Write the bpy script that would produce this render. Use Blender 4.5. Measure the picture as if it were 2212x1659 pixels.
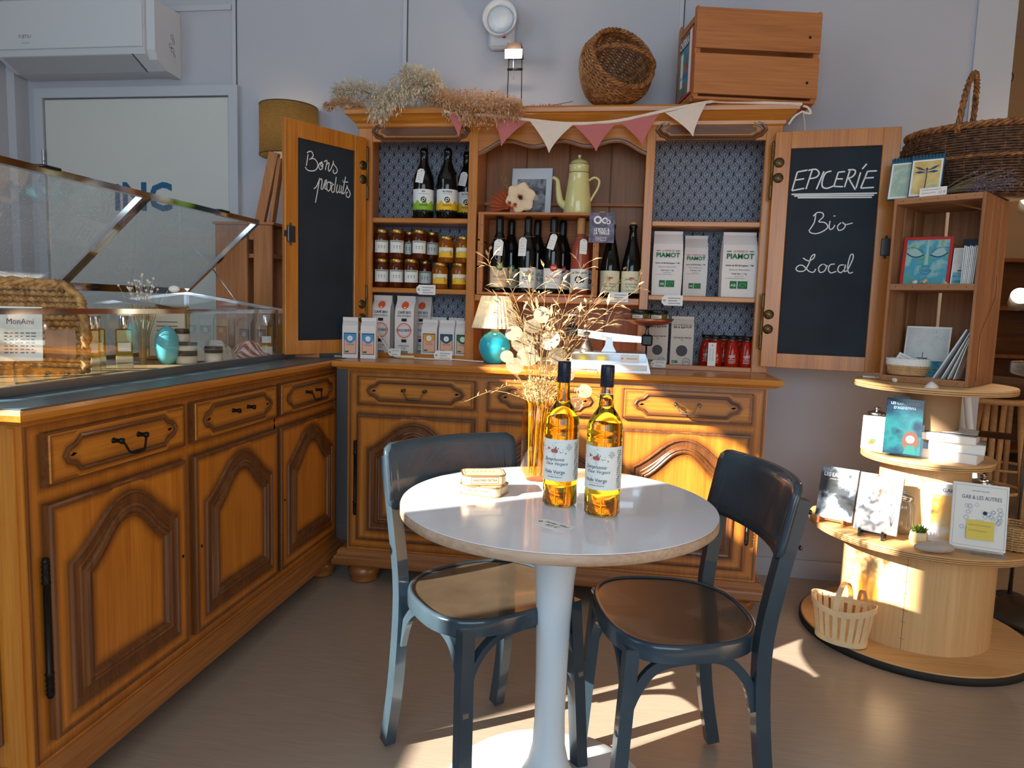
import bpy, math, random
from math import sin, cos, pi, radians, sqrt, atan2
from mathutils import Vector, Matrix

for _o in list(bpy.data.objects):
    bpy.data.objects.remove(_o)
SC = bpy.context.scene
COL = SC.collection

# ------------------------------------------------------------------ camera
CAM_POS = Vector((1.08, -2.8326, 1.1903))
FOCAL_PX = 1546.25                      # on a 2212 x 1659 frame
FWD = Vector((-0.15182, 0.98278, -0.10537)).normalized()
RGT = Vector((0.98730, 0.15583, 0.03091)).normalized()
UPV = RGT.cross(FWD).normalized()
cam = bpy.data.cameras.new('camera')
cam.sensor_fit = 'HORIZONTAL'
cam.sensor_width = 36.0
cam.lens = FOCAL_PX / 2212 * 36.0
cam.clip_start = 0.02
camo = bpy.data.objects.new('camera', cam)
COL.objects.link(camo)
M = Matrix((RGT, UPV, -FWD)).transposed().to_4x4()
M.translation = CAM_POS
camo.matrix_world = M
SC.camera = camo

# ------------------------------------------------------------------ sky, sun, daylight, exposure
SUN_AZ, SUN_EL = radians(36.9), radians(26.0)
SUN_DIR = Vector((cos(SUN_AZ) * cos(SUN_EL), sin(SUN_AZ) * cos(SUN_EL), -sin(SUN_EL)))
w = bpy.data.worlds.new('sky')
SC.world = w
w.use_nodes = True
bg = w.node_tree.nodes['Background']
bg.inputs[0].default_value = (0.62, 0.78, 1.0, 1)
bg.inputs[1].default_value = 0.9


def lamp(name, kind, loc, energy, color=(1, 1, 1), direction=None, **kw):
    l = bpy.data.lights.new(name, kind)
    l.energy = energy
    l.color = color
    for k, v in kw.items():
        setattr(l, k, v)
    o = bpy.data.objects.new(name, l)
    COL.objects.link(o)
    o.location = loc
    if direction is not None:
        o.rotation_euler = Vector(direction).to_track_quat('-Z', 'Y').to_euler()
    return o


lamp('sun', 'SUN', (-4, -4, 4), 23.0, (1.0, 0.91, 0.78), SUN_DIR, angle=radians(0.5))
# daylight of the shop front behind the camera and of the window in the side wall
lamp('shopfront_daylight', 'AREA', (1.3, -4.45, 1.7), 56.0, (0.70, 0.86, 1.0), (-0.42, 1, -0.12), shape='RECTANGLE', size=3.0, size_y=1.8)
lamp('side_window_daylight', 'AREA', (-1.93, -2.6, 2.45), 24.0, (0.70, 0.86, 1.0), (1, 0.55, -0.2), shape='RECTANGLE', size=1.5, size_y=1.5)
SC.view_settings.view_transform = 'Standard'
SC.view_settings.look = 'None'
SC.view_settings.gamma = 1.0
SC.view_settings.use_curve_mapping = False
SC.view_settings.exposure = 0.0
RND = random.Random(11)


def PY(x, y, Y):
    """point of the photograph on the upright plane at depth Y"""
    d = FWD + RGT * ((x - 1106) / FOCAL_PX) - UPV * ((y - 829.5) / FOCAL_PX)
    return CAM_POS + d * ((Y - CAM_POS.y) / d.y)


def PZ(x, y, Z):
    d = FWD + RGT * ((x - 1106) / FOCAL_PX) - UPV * ((y - 829.5) / FOCAL_PX)
    return CAM_POS + d * ((Z - CAM_POS.z) / d.z)


# ------------------------------------------------------------------ materials
def srgb(r, g, b):
    f = lambda c: (c / 12.92 if c <= 0.04045 else ((c + 0.055) / 1.055) ** 2.4)
    return (f(r / 255), f(g / 255), f(b / 255), 1.0)


MATS = {}


def _new(name):
    m = bpy.data.materials.new(name)
    m.use_nodes = True
    MATS[name] = m
    nt = m.node_tree
    return m, nt, nt.nodes['Principled BSDF']


def mat(name, rgb, rough=0.5, metal=0.0, spec=0.5, var=0.0, vscale=8.0, bump=0.0, bscale=60.0, emit=None, estr=0.0, coat=0.0, trans=0.0, ior=1.45, sheen=0.0, subs=0.0, alpha=1.0, stretch=(1, 1, 1)):
    """plain principled colour with optional noise variation and noise relief"""
    if name in MATS:
        return MATS[name]
    m, nt, b = _new(name)
    c = srgb(*rgb)
    b.inputs['Base Color'].default_value = c
    b.inputs['Roughness'].default_value = rough
    b.inputs['Metallic'].default_value = metal
    b.inputs['Specular IOR Level'].default_value = spec
    b.inputs['IOR'].default_value = ior
    b.inputs['Coat Weight'].default_value = coat
    b.inputs['Transmission Weight'].default_value = trans
    b.inputs['Sheen Weight'].default_value = sheen
    b.inputs['Alpha'].default_value = alpha
    if subs:
        b.inputs['Subsurface Weight'].default_value = subs
        b.inputs['Subsurface Scale'].default_value = 0.01
    if emit:
        b.inputs['Emission Color'].default_value = srgb(*emit)
        b.inputs['Emission Strength'].default_value = estr
    if var or bump:
        tc = nt.nodes.new('ShaderNodeTexCoord')
        mp = nt.nodes.new('ShaderNodeMapping')
        mp.inputs['Scale'].default_value = stretch
        nt.links.new(tc.outputs['Object'], mp.inputs[0])
    if var:
        n = nt.nodes.new('ShaderNodeTexNoise')
        n.inputs['Scale'].default_value = vscale
        n.inputs['Detail'].default_value = 4
        nt.links.new(mp.outputs[0], n.inputs['Vector'])
        r = nt.nodes.new('ShaderNodeValToRGB')
        r.color_ramp.elements[0].position = 0.3
        r.color_ramp.elements[1].position = 0.7
        r.color_ramp.elements[0].color = tuple(max(0, x * (1 - var)) for x in c[:3]) + (1,)
        r.color_ramp.elements[1].color = tuple(min(1, x * (1 + var)) for x in c[:3]) + (1,)
        nt.links.new(n.outputs['Fac'], r.inputs[0])
        nt.links.new(r.outputs[0], b.inputs['Base Color'])
    if bump:
        n2 = nt.nodes.new('ShaderNodeTexNoise')
        n2.inputs['Scale'].default_value = bscale
        n2.inputs['Detail'].default_value = 3
        nt.links.new(mp.outputs[0], n2.inputs['Vector'])
        bp = nt.nodes.new('ShaderNodeBump')
        bp.inputs['Strength'].default_value = bump
        bp.inputs['Distance'].default_value = 0.004
        nt.links.new(n2.outputs['Fac'], bp.inputs['Height'])
        nt.links.new(bp.outputs[0], b.inputs['Normal'])
    return m


def wood(name, c1, c2, axis='Z', scale=1.0, rough=0.38, coat=0.0, contrast=1.0, bump=0.08):
    """long grain along one local axis"""
    if name in MATS:
        return MATS[name]
    m, nt, b = _new(name)
    tc = nt.nodes.new('ShaderNodeTexCoord')
    mp = nt.nodes.new('ShaderNodeMapping')
    s = [26 * scale] * 3
    s['XYZ'.index(axis)] = 1.3 * scale
    mp.inputs['Scale'].default_value = s
    nt.links.new(tc.outputs['Object'], mp.inputs[0])
    n = nt.nodes.new('ShaderNodeTexNoise')
    n.inputs['Scale'].default_value = 1.0
    n.inputs['Detail'].default_value = 5
    n.inputs['Roughness'].default_value = 0.6
    n.inputs['Distortion'].default_value = 0.5
    nt.links.new(mp.outputs[0], n.inputs['Vector'])
    mp2 = nt.nodes.new('ShaderNodeMapping')
    s2 = [160 * scale] * 3
    s2['XYZ'.index(axis)] = 5 * scale
    mp2.inputs['Scale'].default_value = s2
    nt.links.new(tc.outputs['Object'], mp2.inputs[0])
    n2 = nt.nodes.new('ShaderNodeTexNoise')
    n2.inputs['Scale'].default_value = 1.0
    n2.inputs['Detail'].default_value = 2
    nt.links.new(mp2.outputs[0], n2.inputs['Vector'])
    mx = nt.nodes.new('ShaderNodeMix')
    mx.inputs[0].default_value = 0.4
    nt.links.new(n.outputs['Fac'], mx.inputs[2])
    nt.links.new(n2.outputs['Fac'], mx.inputs[3])
    r = nt.nodes.new('ShaderNodeValToRGB')
    r.color_ramp.elements[0].position = 0.5 - 0.18 / contrast
    r.color_ramp.elements[1].position = 0.5 + 0.16 / contrast
    r.color_ramp.elements[0].color = srgb(*c2)
    r.color_ramp.elements[1].color = srgb(*c1)
    nt.links.new(mx.outputs[0], r.inputs[0])
    # hand-rubbed brown glaze: an attribute carried by the bands beside the mouldings
    at = nt.nodes.new('ShaderNodeAttribute')
    at.attribute_name = 'stain'
    sm = nt.nodes.new('ShaderNodeMix')
    sm.data_type = 'RGBA'
    nt.links.new(at.outputs['Fac'], sm.inputs[0])
    nt.links.new(r.outputs[0], sm.inputs[6])
    sm.inputs[7].default_value = srgb(62, 30, 10)
    nt.links.new(sm.outputs[2], b.inputs['Base Color'])
    b.inputs['Roughness'].default_value = rough
    b.inputs['Coat Weight'].default_value = coat
    b.inputs['Coat Roughness'].default_value = 0.15
    if bump:
        bp = nt.nodes.new('ShaderNodeBump')
        bp.inputs['Strength'].default_value = bump
        bp.inputs['Distance'].default_value = 0.002
        nt.links.new(mx.outputs[0], bp.inputs['Height'])
        nt.links.new(bp.outputs[0], b.inputs['Normal'])
    return m


def thin_glass(name, tint=(255, 255, 255), refl=0.06, dust=0.0, rough=0.02, dustcol=(215, 220, 225)):
    """thin sheet: see-through plus a mirror reflection that grows at grazing angles, optional speckled dust"""
    if name in MATS:
        return MATS[name]
    m, nt, b = _new(name)
    nt.nodes.remove(b)
    out = nt.nodes['Material Output']
    tr = nt.nodes.new('ShaderNodeBsdfTransparent')
    tr.inputs[0].default_value = srgb(*tint)
    gl = nt.nodes.new('ShaderNodeBsdfGlossy')
    gl.inputs['Roughness'].default_value = rough
    gl.inputs[0].default_value = (1, 1, 1, 1)
    fr = nt.nodes.new('ShaderNodeLayerWeight')
    fr.inputs[0].default_value = 0.5
    pw = nt.nodes.new('ShaderNodeMath')
    pw.operation = 'POWER'
    pw.inputs[1].default_value = 4.0
    nt.links.new(fr.outputs['Facing'], pw.inputs[0])
    ma = nt.nodes.new('ShaderNodeMath')
    ma.operation = 'MULTIPLY_ADD'
    ma.inputs[1].default_value = 0.9
    ma.inputs[2].default_value = refl
    nt.links.new(pw.outputs[0], ma.inputs[0])
    mx = nt.nodes.new('ShaderNodeMixShader')
    nt.links.new(ma.outputs[0], mx.inputs[0])
    nt.links.new(tr.outputs[0], mx.inputs[1])
    nt.links.new(gl.outputs[0], mx.inputs[2])
    last = mx
    if dust:
        df = nt.nodes.new('ShaderNodeBsdfDiffuse')
        df.inputs[0].default_value = srgb(*dustcol)
        tl = nt.nodes.new('ShaderNodeBsdfTranslucent')
        tl.inputs[0].default_value = srgb(*dustcol)
        ad = nt.nodes.new('ShaderNodeMixShader')
        ad.inputs[0].default_value = 0.5
        nt.links.new(df.outputs[0], ad.inputs[1])
        nt.links.new(tl.outputs[0], ad.inputs[2])
        tc = nt.nodes.new('ShaderNodeTexCoord')
        n = nt.nodes.new('ShaderNodeTexNoise')
        n.inputs['Scale'].default_value = 4
        n.inputs['Detail'].default_value = 3
        nt.links.new(tc.outputs['Object'], n.inputs['Vector'])
        n2 = nt.nodes.new('ShaderNodeTexNoise')
        n2.inputs['Scale'].default_value = 210
        n2.inputs['Detail'].default_value = 1
        nt.links.new(tc.outputs['Object'], n2.inputs['Vector'])
        r2 = nt.nodes.new('ShaderNodeValToRGB')
        r2.color_ramp.elements[0].position = 0.62
        r2.color_ramp.elements[1].position = 0.72
        nt.links.new(n2.outputs['Fac'], r2.inputs[0])
        mm = nt.nodes.new('ShaderNodeMath')
        mm.operation = 'MULTIPLY_ADD'
        mm.inputs[1].default_value = 0.6
        nt.links.new(r2.outputs[0], mm.inputs[0])
        nt.links.new(n.outputs['Fac'], mm.inputs[2])
        m3 = nt.nodes.new('ShaderNodeMath')
        m3.operation = 'MULTIPLY'
        m3.inputs[1].default_value = dust
        nt.links.new(mm.outputs[0], m3.inputs[0])
        mx2 = nt.nodes.new('ShaderNodeMixShader')
        nt.links.new(m3.outputs[0], mx2.inputs[0])
        nt.links.new(mx.outputs[0], mx2.inputs[1])
        nt.links.new(ad.outputs[0], mx2.inputs[2])
        last = mx2
    nt.links.new(last.outputs[0], out.inputs[0])
    return m


def shade_cloth(name, rgb, var=0.15, stretch=(1, 1, 1), through=0.5):
    """woven shade that lets the light of its own bulb through"""
    m = mat(name, rgb, 0.9, var=var, vscale=45, stretch=stretch)
    nt = m.node_tree
    b = nt.nodes['Principled BSDF']
    tl = nt.nodes.new('ShaderNodeBsdfTranslucent')
    src = b.inputs['Base Color'].links[0].from_socket
    nt.links.new(src, tl.inputs[0])
    mx = nt.nodes.new('ShaderNodeMixShader')
    mx.inputs[0].default_value = through
    nt.links.new(b.outputs[0], mx.inputs[1])
    nt.links.new(tl.outputs[0], mx.inputs[2])
    nt.links.new(mx.outputs[0], nt.nodes['Material Output'].inputs[0])
    return m


def blotch(name, cols, scale=6.0, rough=0.55, stretch=(1, 1, 1), detail=4, seed=0.0, lo=0.32, hi=0.68):
    """several colours in painterly patches"""
    if name in MATS:
        return MATS[name]
    m, nt, b = _new(name)
    tc = nt.nodes.new('ShaderNodeTexCoord')
    mp = nt.nodes.new('ShaderNodeMapping')
    mp.inputs['Scale'].default_value = stretch
    mp.inputs['Location'].default_value = (seed, seed * 1.7, seed * 0.6)
    nt.links.new(tc.outputs['Object'], mp.inputs[0])
    n = nt.nodes.new('ShaderNodeTexNoise')
    n.inputs['Scale'].default_value = scale
    n.inputs['Detail'].default_value = detail
    nt.links.new(mp.outputs[0], n.inputs['Vector'])
    r = nt.nodes.new('ShaderNodeValToRGB')
    k = len(cols)
    while len(r.color_ramp.elements) < k:
        r.color_ramp.elements.new(0.5)
    for i, c in enumerate(cols):
        r.color_ramp.elements[i].position = lo + (hi - lo) * i / (k - 1)
        r.color_ramp.elements[i].color = srgb(*c)
    nt.links.new(n.outputs['Fac'], r.inputs[0])
    nt.links.new(r.outputs[0], b.inputs['Base Color'])
    b.inputs['Roughness'].default_value = rough
    return m


# ------------------------------------------------------------------ mesh building
class MB:
    def __init__(self):
        self.v = []
        self.f = []
        self.sm = []
        self.stain = {}

    def add(self, vs, fs, smooth=False, mx=None):
        o = len(self.v)
        if mx is not None:
            vs = [mx @ Vector(q) for q in vs]
        self.v += [tuple(q) for q in vs]
        self.f += [tuple(i + o for i in q) for q in fs]
        self.sm += [smooth] * len(fs)
        return self

    def box(self, x0, x1, y0, y1, z0, z1, mx=None, bev=0.0):
        if x0 > x1: x0, x1 = x1, x0
        if y0 > y1: y0, y1 = y1, y0
        if z0 > z1: z0, z1 = z1, z0
        if bev <= 0:
            vs = [(x, y, z) for x in (x0, x1) for y in (y0, y1) for z in (z0, z1)]
            return self.add(vs, [(0, 1, 3, 2), (4, 6, 7, 5), (0, 4, 5, 1), (2, 3, 7, 6), (0, 2, 6, 4), (1, 5, 7, 3)], False, mx)
        b = min(bev, (x1 - x0) * .45, (y1 - y0) * .45, (z1 - z0) * .45)
        vs = []
        X, Y_, Z_ = (x0, x1), (y0, y1), (z0, z1)
        idx = {}
        for i in (0, 1):
            for j in (0, 1):
                for k in (0, 1):
                    sx, sy, sz = (1, -1)[i], (1, -1)[j], (1, -1)[k]
                    for ax in range(3):
                        q = [X[i] + sx * b, Y_[j] + sy * b, Z_[k] + sz * b]
                        q[ax] = (X[i], Y_[j], Z_[k])[ax]
                        idx[(i, j, k, ax)] = len(vs)
                        vs.append(tuple(q))
        I = lambda i, j, k, a: idx[(i, j, k, a)]
        fs = []
        for i in (0, 1):
            q = [I(i, 0, 0, 0), I(i, 0, 1, 0), I(i, 1, 1, 0), I(i, 1, 0, 0)]
            fs.append(tuple(q if i == 0 else q[::-1]))
            q = [I(0, i, 0, 1), I(1, i, 0, 1), I(1, i, 1, 1), I(0, i, 1, 1)]
            fs.append(tuple(q if i == 0 else q[::-1]))
            q = [I(0, 0, i, 2), I(0, 1, i, 2), I(1, 1, i, 2), I(1, 0, i, 2)]
            fs.append(tuple(q if i == 0 else q[::-1]))
        for a in (0, 1):
            for c in (0, 1):
                fs.append((I(a, c, 0, 0), I(a, c, 1, 0), I(a, c, 1, 1), I(a, c, 0, 1)))
                fs.append((I(a, 0, c, 0), I(a, 1, c, 0), I(a, 1, c, 2), I(a, 0, c, 2)))
                fs.append((I(0, a, c, 1), I(1, a, c, 1), I(1, a, c, 2), I(0, a, c, 2)))
                for e in (0, 1):
                    fs.append((I(a, c, e, 0), I(a, c, e, 1), I(a, c, e, 2)))
        return self.add(vs, fs, False, mx)

    def lathe(self, prof, n=24, mx=None, smooth=True, rib=0, ribamp=0.0, a0=0.0, a1=2 * pi, squash=1.0):
        """profile [(r, z), ...] turned about the local z axis"""
        full = abs(a1 - a0 - 2 * pi) < 1e-6
        k = n if full else n + 1
        vs = []
        for (r, z) in prof:
            for i in range(k):
                a = a0 + (a1 - a0) * i / n
                rr = r * (1 + (ribamp * cos(rib * a) if rib else 0))
                vs.append((rr * cos(a), rr * sin(a) * squash, z))
        fs = []
        for j in range(len(prof) - 1):
            for i in range(n):
                i2 = (i + 1) % k if full else i + 1
                a, b2, c, d = j * k + i, j * k + i2, (j + 1) * k + i2, (j + 1) * k + i
                if prof[j][0] < 1e-7:
                    fs.append((a, c, d))
                elif prof[j + 1][0] < 1e-7:
                    fs.append((a, b2, d))
                else:
                    fs.append((a, b2, c, d))
        return self.add(vs, fs, smooth, mx)

    def tube(self, pts, r, n=8, closed=False, smooth=True, mx=None, caps=True, flat=None):
        """round (or flat=(w, h) rectangular) bar along a path; r number or list"""
        P = [Vector(q) for q in pts]
        m = len(P)
        rs = r if isinstance(r, (list, tuple)) else [r] * m
        tang = []
        for i in range(m):
            if closed:
                t = P[(i + 1) % m] - P[(i - 1) % m]
            else:
                t = P[min(i + 1, m - 1)] - P[max(i - 1, 0)]
            tang.append(t.normalized() if t.length > 1e-9 else Vector((0, 0, 1)))
        t0 = tang[0]
        ref = Vector((0, 0, 1)) if abs(t0.z) < 0.9 else Vector((0, 1, 0))
        nrm = (ref - t0 * ref.dot(t0)).normalized()
        vs = []
        for i in range(m):
            t = tang[i]
            nrm = nrm - t * nrm.dot(t)
            if nrm.length < 1e-6:
                nrm = t.orthogonal()
            nrm.normalize()
            bn = t.cross(nrm)
            if flat:
                wv, hv = flat
                for (sa, sb) in ((-1, -1), (1, -1), (1, 1), (-1, 1)):
                    vs.append(P[i] + bn * (sa * wv / 2) + nrm * (sb * hv / 2))
            else:
                for j in range(n):
                    a = 2 * pi * j / n
                    vs.append(P[i] + (nrm * cos(a) + bn * sin(a)) * rs[i])
        if flat:
            n = 4
            smooth = False
        fs = []
        for i in range(m if closed else m - 1):
            i2 = (i + 1) % m
            for j in range(n):
                j2 = (j + 1) % n
                fs.append((i * n + j, i * n + j2, i2 * n + j2, i2 * n + j))
        if caps and not closed:
            fs.append(tuple(range(n - 1, -1, -1)))
            fs.append(tuple((m - 1) * n + j for j in range(n)))
        return self.add(vs, fs, smooth, mx)

    def cyl(self, c, r, z0, z1, n=20, r2=None, smooth=True):
        r2 = r if r2 is None else r2
        m = Matrix.Translation((c[0], c[1], 0))
        self.lathe([(0, z0), (r, z0)], n, m, False)
        self.lathe([(r, z0), (r2, z1)], n, m, smooth)
        return self.lathe([(r2, z1), (0, z1)], n, m, False)

    def prism(self, poly, h0, h1, plane='XZ', mx=None, smooth=False):
        """polygon (a, b) extruded along the third axis from h0 to h1"""
        def pt(a, b, h):
            return {'XZ': (a, h, b), 'XY': (a, b, h), 'YZ': (h, a, b)}[plane]
        n = len(poly)
        vs = [pt(a, b, h0) for a, b in poly] + [pt(a, b, h1) for a, b in poly]
        fs = [tuple(range(n)), tuple(range(2 * n - 1, n - 1, -1))]
        self.add(vs, fs, False, mx)
        fs2 = [(i, n + i, n + (i + 1) % n, (i + 1) % n) for i in range(n)]
        o = len(self.v) - 2 * n
        self.f += [tuple(q + o for q in f) for f in fs2]
        self.sm += [smooth] * n
        return self

    def sweep(self, path, prof, closed=True, mx=None, smooth=False):
        """moulding: path (a, b) in the local XZ plane, profile (offset to the left of travel, height towards -y)"""
        m = len(path)
        vs = []
        for i in range(m):
            p = Vector(path[i])
            if closed or 0 < i < m - 1:
                d1 = (p - Vector(path[(i - 1) % m])).normalized()
                d2 = (Vector(path[(i + 1) % m]) - p).normalized()
            elif i == 0:
                d1 = d2 = (Vector(path[1]) - p).normalized()
            else:
                d1 = d2 = (p - Vector(path[i - 1])).normalized()
            n1 = Vector((-d1.y, d1.x))
            n2 = Vector((-d2.y, d2.x))
            nn = n1 + n2
            if nn.length < 1e-6:
                nn = n1
            nn.normalize()
            k = 1 / max(0.35, nn.dot(n1))
            for (o, h) in prof:
                q = p + nn * (o * k)
                vs.append((q.x, -h, q.y))
        n = len(prof)
        fs = []
        for i in range(m if closed else m - 1):
            i2 = (i + 1) % m
            for j in range(n - 1):
                fs.append((i * n + j, i2 * n + j, i2 * n + j + 1, i * n + j + 1))
        return self.add(vs, fs, smooth, mx)

    def strip(self, path, prof, h, closed=True):
        """flat band beside a moulding; prof = [(offset, amount of brown stain), ...]"""
        o = len(self.v)
        self.sweep(path, [(q[0], h) for q in prof], closed)
        n = len(prof)
        for i in range(len(self.v) - o):
            self.stain[o + i] = prof[i % n][1]
        return self

    def grid(self, nu, nv, fn, smooth=True, mx=None):
        vs = [fn(i / nu, j / nv) for i in range(nu + 1) for j in range(nv + 1)]
        fs = [(i * (nv + 1) + j, (i + 1) * (nv + 1) + j, (i + 1) * (nv + 1) + j + 1, i * (nv + 1) + j + 1) for i in range(nu) for j in range(nv)]
        return self.add(vs, fs, smooth, mx)

    def ball(self, c, r, n=12, m=8, mx=None):
        rx, ry, rz = r if isinstance(r, (tuple, list)) else (r, r, r)
        prof = [(sin(pi * j / m), -cos(pi * j / m)) for j in range(m + 1)]
        T = Matrix.Translation(c) @ Matrix.Diagonal((rx, ry, rz, 1))
        return self.lathe(prof, n, (mx @ T) if mx is not None else T)

    def arc_patch(self, R, a0, a1, z0, z1, n=12, mx=None):
        """piece of a cylinder wall; angle 0 faces -y"""
        vs = []
        for i in range(n + 1):
            a = a0 + (a1 - a0) * i / n
            for z in (z0, z1):
                vs.append((R * sin(a), -R * cos(a), z))
        return self.add(vs, [(2 * i, 2 * i + 2, 2 * i + 3, 2 * i + 1) for i in range(n)], True, mx)

    def build(self, name, material, parent=None, loc=None, rz=0.0, mw=None, recalc=True):
        me = bpy.data.meshes.new(name)
        me.from_pydata(self.v, [], self.f)
        if recalc:
            import bmesh
            bm = bmesh.new()
            bm.from_mesh(me)
            bmesh.ops.recalc_face_normals(bm, faces=bm.faces)
            bm.to_mesh(me)
            bm.free()
        me.polygons.foreach_set('use_smooth', self.sm)
        if self.stain:
            at = me.attributes.new('stain', 'FLOAT', 'POINT')
            at.data.foreach_set('value', [self.stain.get(i, 0.0) for i in range(len(self.v))])
        me.materials.append(material if not isinstance(material, str) else MATS[material])
        me.update()
        o = bpy.data.objects.new(name, me)
        COL.objects.link(o)
        o.parent = parent
        if loc is not None:
            o.location = loc
        if rz:
            o.rotation_euler = (0, 0, rz)
        if mw is not None:
            o.matrix_local = mw
        return o


def tag(o, label=None, cat=None, group=None, kind=None):
    if label: o['label'] = label
    if cat: o['category'] = cat
    if group: o['group'] = group
    if kind: o['kind'] = kind
    return o


def thing(name, label, cat, loc=(0, 0, 0), rz=0.0, group=None, rot=None):
    o = bpy.data.objects.new(name, None)
    o.empty_display_size = 0.05
    COL.objects.link(o)
    o.location = loc
    o.rotation_euler = rot if rot is not None else (0, 0, rz)
    return tag(o, label, cat, group)


def structure(name, mb, material, parent=None):
    o = mb.build(name, material, parent)
    if parent is None:
        o['kind'] = 'structure'
    return o


def copy_thing(root, loc, rz, label, group=None):
    r = root.copy()
    COL.objects.link(r)
    r.location = loc
    r.rotation_euler = (0, 0, rz)
    r['label'] = label
    if group: r['group'] = group
    for ch in list(root.children):
        c = ch.copy()
        COL.objects.link(c)
        c.parent = r
        for g in list(ch.children):
            d = g.copy()
            COL.objects.link(d)
            d.parent = c
    return r


# ------------------------------------------------------------------ flat print: lettering and pen strokes
_TXT = {}


def text_geo(s, size=1.0, spacing=1.0, shear=0.0, bold=0.0):
    key = (s, spacing, shear, bold)
    if key not in _TXT:
        cu = bpy.data.curves.new('t', 'FONT')
        cu.body = s
        cu.resolution_u = 2
        cu.align_x = 'CENTER'
        cu.align_y = 'CENTER'
        cu.space_character = spacing
        cu.shear = shear
        cu.offset = bold
        ob = bpy.data.objects.new('t', cu)
        COL.objects.link(ob)
        bpy.context.view_layer.update()
        dg = bpy.context.evaluated_depsgraph_get()
        me = bpy.data.meshes.new_from_object(ob.evaluated_get(dg))
        _TXT[key] = ([tuple(v.co) for v in me.vertices], [tuple(p.vertices) for p in me.polygons])
        bpy.data.objects.remove(ob)
        bpy.data.curves.remove(cu)
        bpy.data.meshes.remove(me)
    v, f = _TXT[key]
    return [(a * size, b * size) for a, b, _ in v], f


def flat_text(mb, s, cx, cz, size, y=-0.0006, mx=None, wfit=None, **kw):
    """letters on the local XZ plane facing -y"""
    v, f = text_geo(s, size, **kw)
    k = 1.0
    if wfit:
        ww = max(a for a, _ in v) - min(a for a, _ in v)
        k = wfit / ww
    mb.add([(cx + a * k, y, cz + b) for a, b in v], f, False, mx)
    return mb


def round_text(mb, s, R, a_c, cz, size, mx=None, wfit=None, **kw):
    v, f = text_geo(s, size, **kw)
    k = 1.0
    if wfit:
        k = wfit / (max(a for a, _ in v) - min(a for a, _ in v))
    R += 0.0005
    mb.add([(R * sin(a_c + a * k / R), -R * cos(a_c + a * k / R), cz + b) for a, b in v], f, False, mx)
    return mb


def ribbon(mb, pts, wd, y=-0.0008, mx=None, curve=None):
    """pen stroke on the XZ plane; curve=R wraps it on a cylinder"""
    m = len(pts)
    vs = []
    for i in range(m):
        p = Vector(pts[i])
        t = Vector(pts[min(i + 1, m - 1)]) - Vector(pts[max(i - 1, 0)])
        if t.length < 1e-9: t = Vector((1, 0))
        t.normalize()
        nn = Vector((-t.y, t.x)) * wd / 2
        for q in (p - nn, p + nn):
            if curve:
                vs.append(((curve + .0006) * sin(q.x / curve), -(curve + .0006) * cos(q.x / curve), q.y))
            else:
                vs.append((q.x, y, q.y))
    mb.add(vs, [(2 * i, 2 * i + 2, 2 * i + 3, 2 * i + 1) for i in range(m - 1)], False, mx)
    return mb


def bez(pts, n=6):
    """smooth curve through points (Catmull-Rom), any dimension"""
    P = [Vector(p) for p in pts]
    out = []
    for i in range(len(P) - 1):
        p0, p1, p2, p3 = P[max(i - 1, 0)], P[i], P[i + 1], P[min(i + 2, len(P) - 1)]
        for k in range(n):
            t = k / n
            out.append(0.5 * ((2 * p1) + (p2 - p0) * t + (2 * p0 - 5 * p1 + 4 * p2 - p3) * t * t + (3 * p1 - p0 - 3 * p2 + p3) * t ** 3))
    out.append(P[-1])
    return out


def scribble(mb, x0, x1, z, h, wd, rnd, mx=None, y=-0.0008, curve=None):
    """a line of illegible small handwriting"""
    pts = []
    x = x0
    k = 0
    while x < x1:
        pts.append((x, z + (h / 2 if k % 2 else -h / 2) * rnd.uniform(0.5, 1.0)))
        x += h * rnd.uniform(0.25, 0.5)
        k += 1
    if len(pts) > 2:
        ribbon(mb, bez(pts, 2), wd, y, mx, curve)
    return mb


def disc_flat(mb, cx, cz, r, y=-0.0006, n=16, mx=None, curve=None, r_in=0.0):
    vs = []
    for i in range(n):
        a = 2 * pi * i / n
        for rr in (r_in, r):
            px, pz = cx + rr * cos(a), cz + rr * sin(a)
            if curve:
                vs.append(((curve + .0005) * sin(px / curve), -(curve + .0005) * cos(px / curve), pz))
            else:
                vs.append((px, y, pz))
    mb.add(vs, [(2 * i, 2 * i + 1, 2 * ((i + 1) % n) + 1, 2 * ((i + 1) % n)) for i in range(n)], False, mx)
    return mb


def rect_flat(mb, x0, x1, z0, z1, y=-0.0006, mx=None):
    return mb.add([(x0, y, z0), (x1, y, z0), (x1, y, z1), (x0, y, z1)], [(0, 1, 2, 3)], False, mx)


def line_flat(mb, x0, x1, z0, z1, wd, y=-0.0007, mx=None):
    """outline of a rectangle"""
    rect_flat(mb, x0, x1, z0, z0 + wd, y, mx)
    rect_flat(mb, x0, x1, z1 - wd, z1, y, mx)
    rect_flat(mb, x0, x0 + wd, z0, z1, y, mx)
    return rect_flat(mb, x1 - wd, x1, z0, z1, y, mx)

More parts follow.
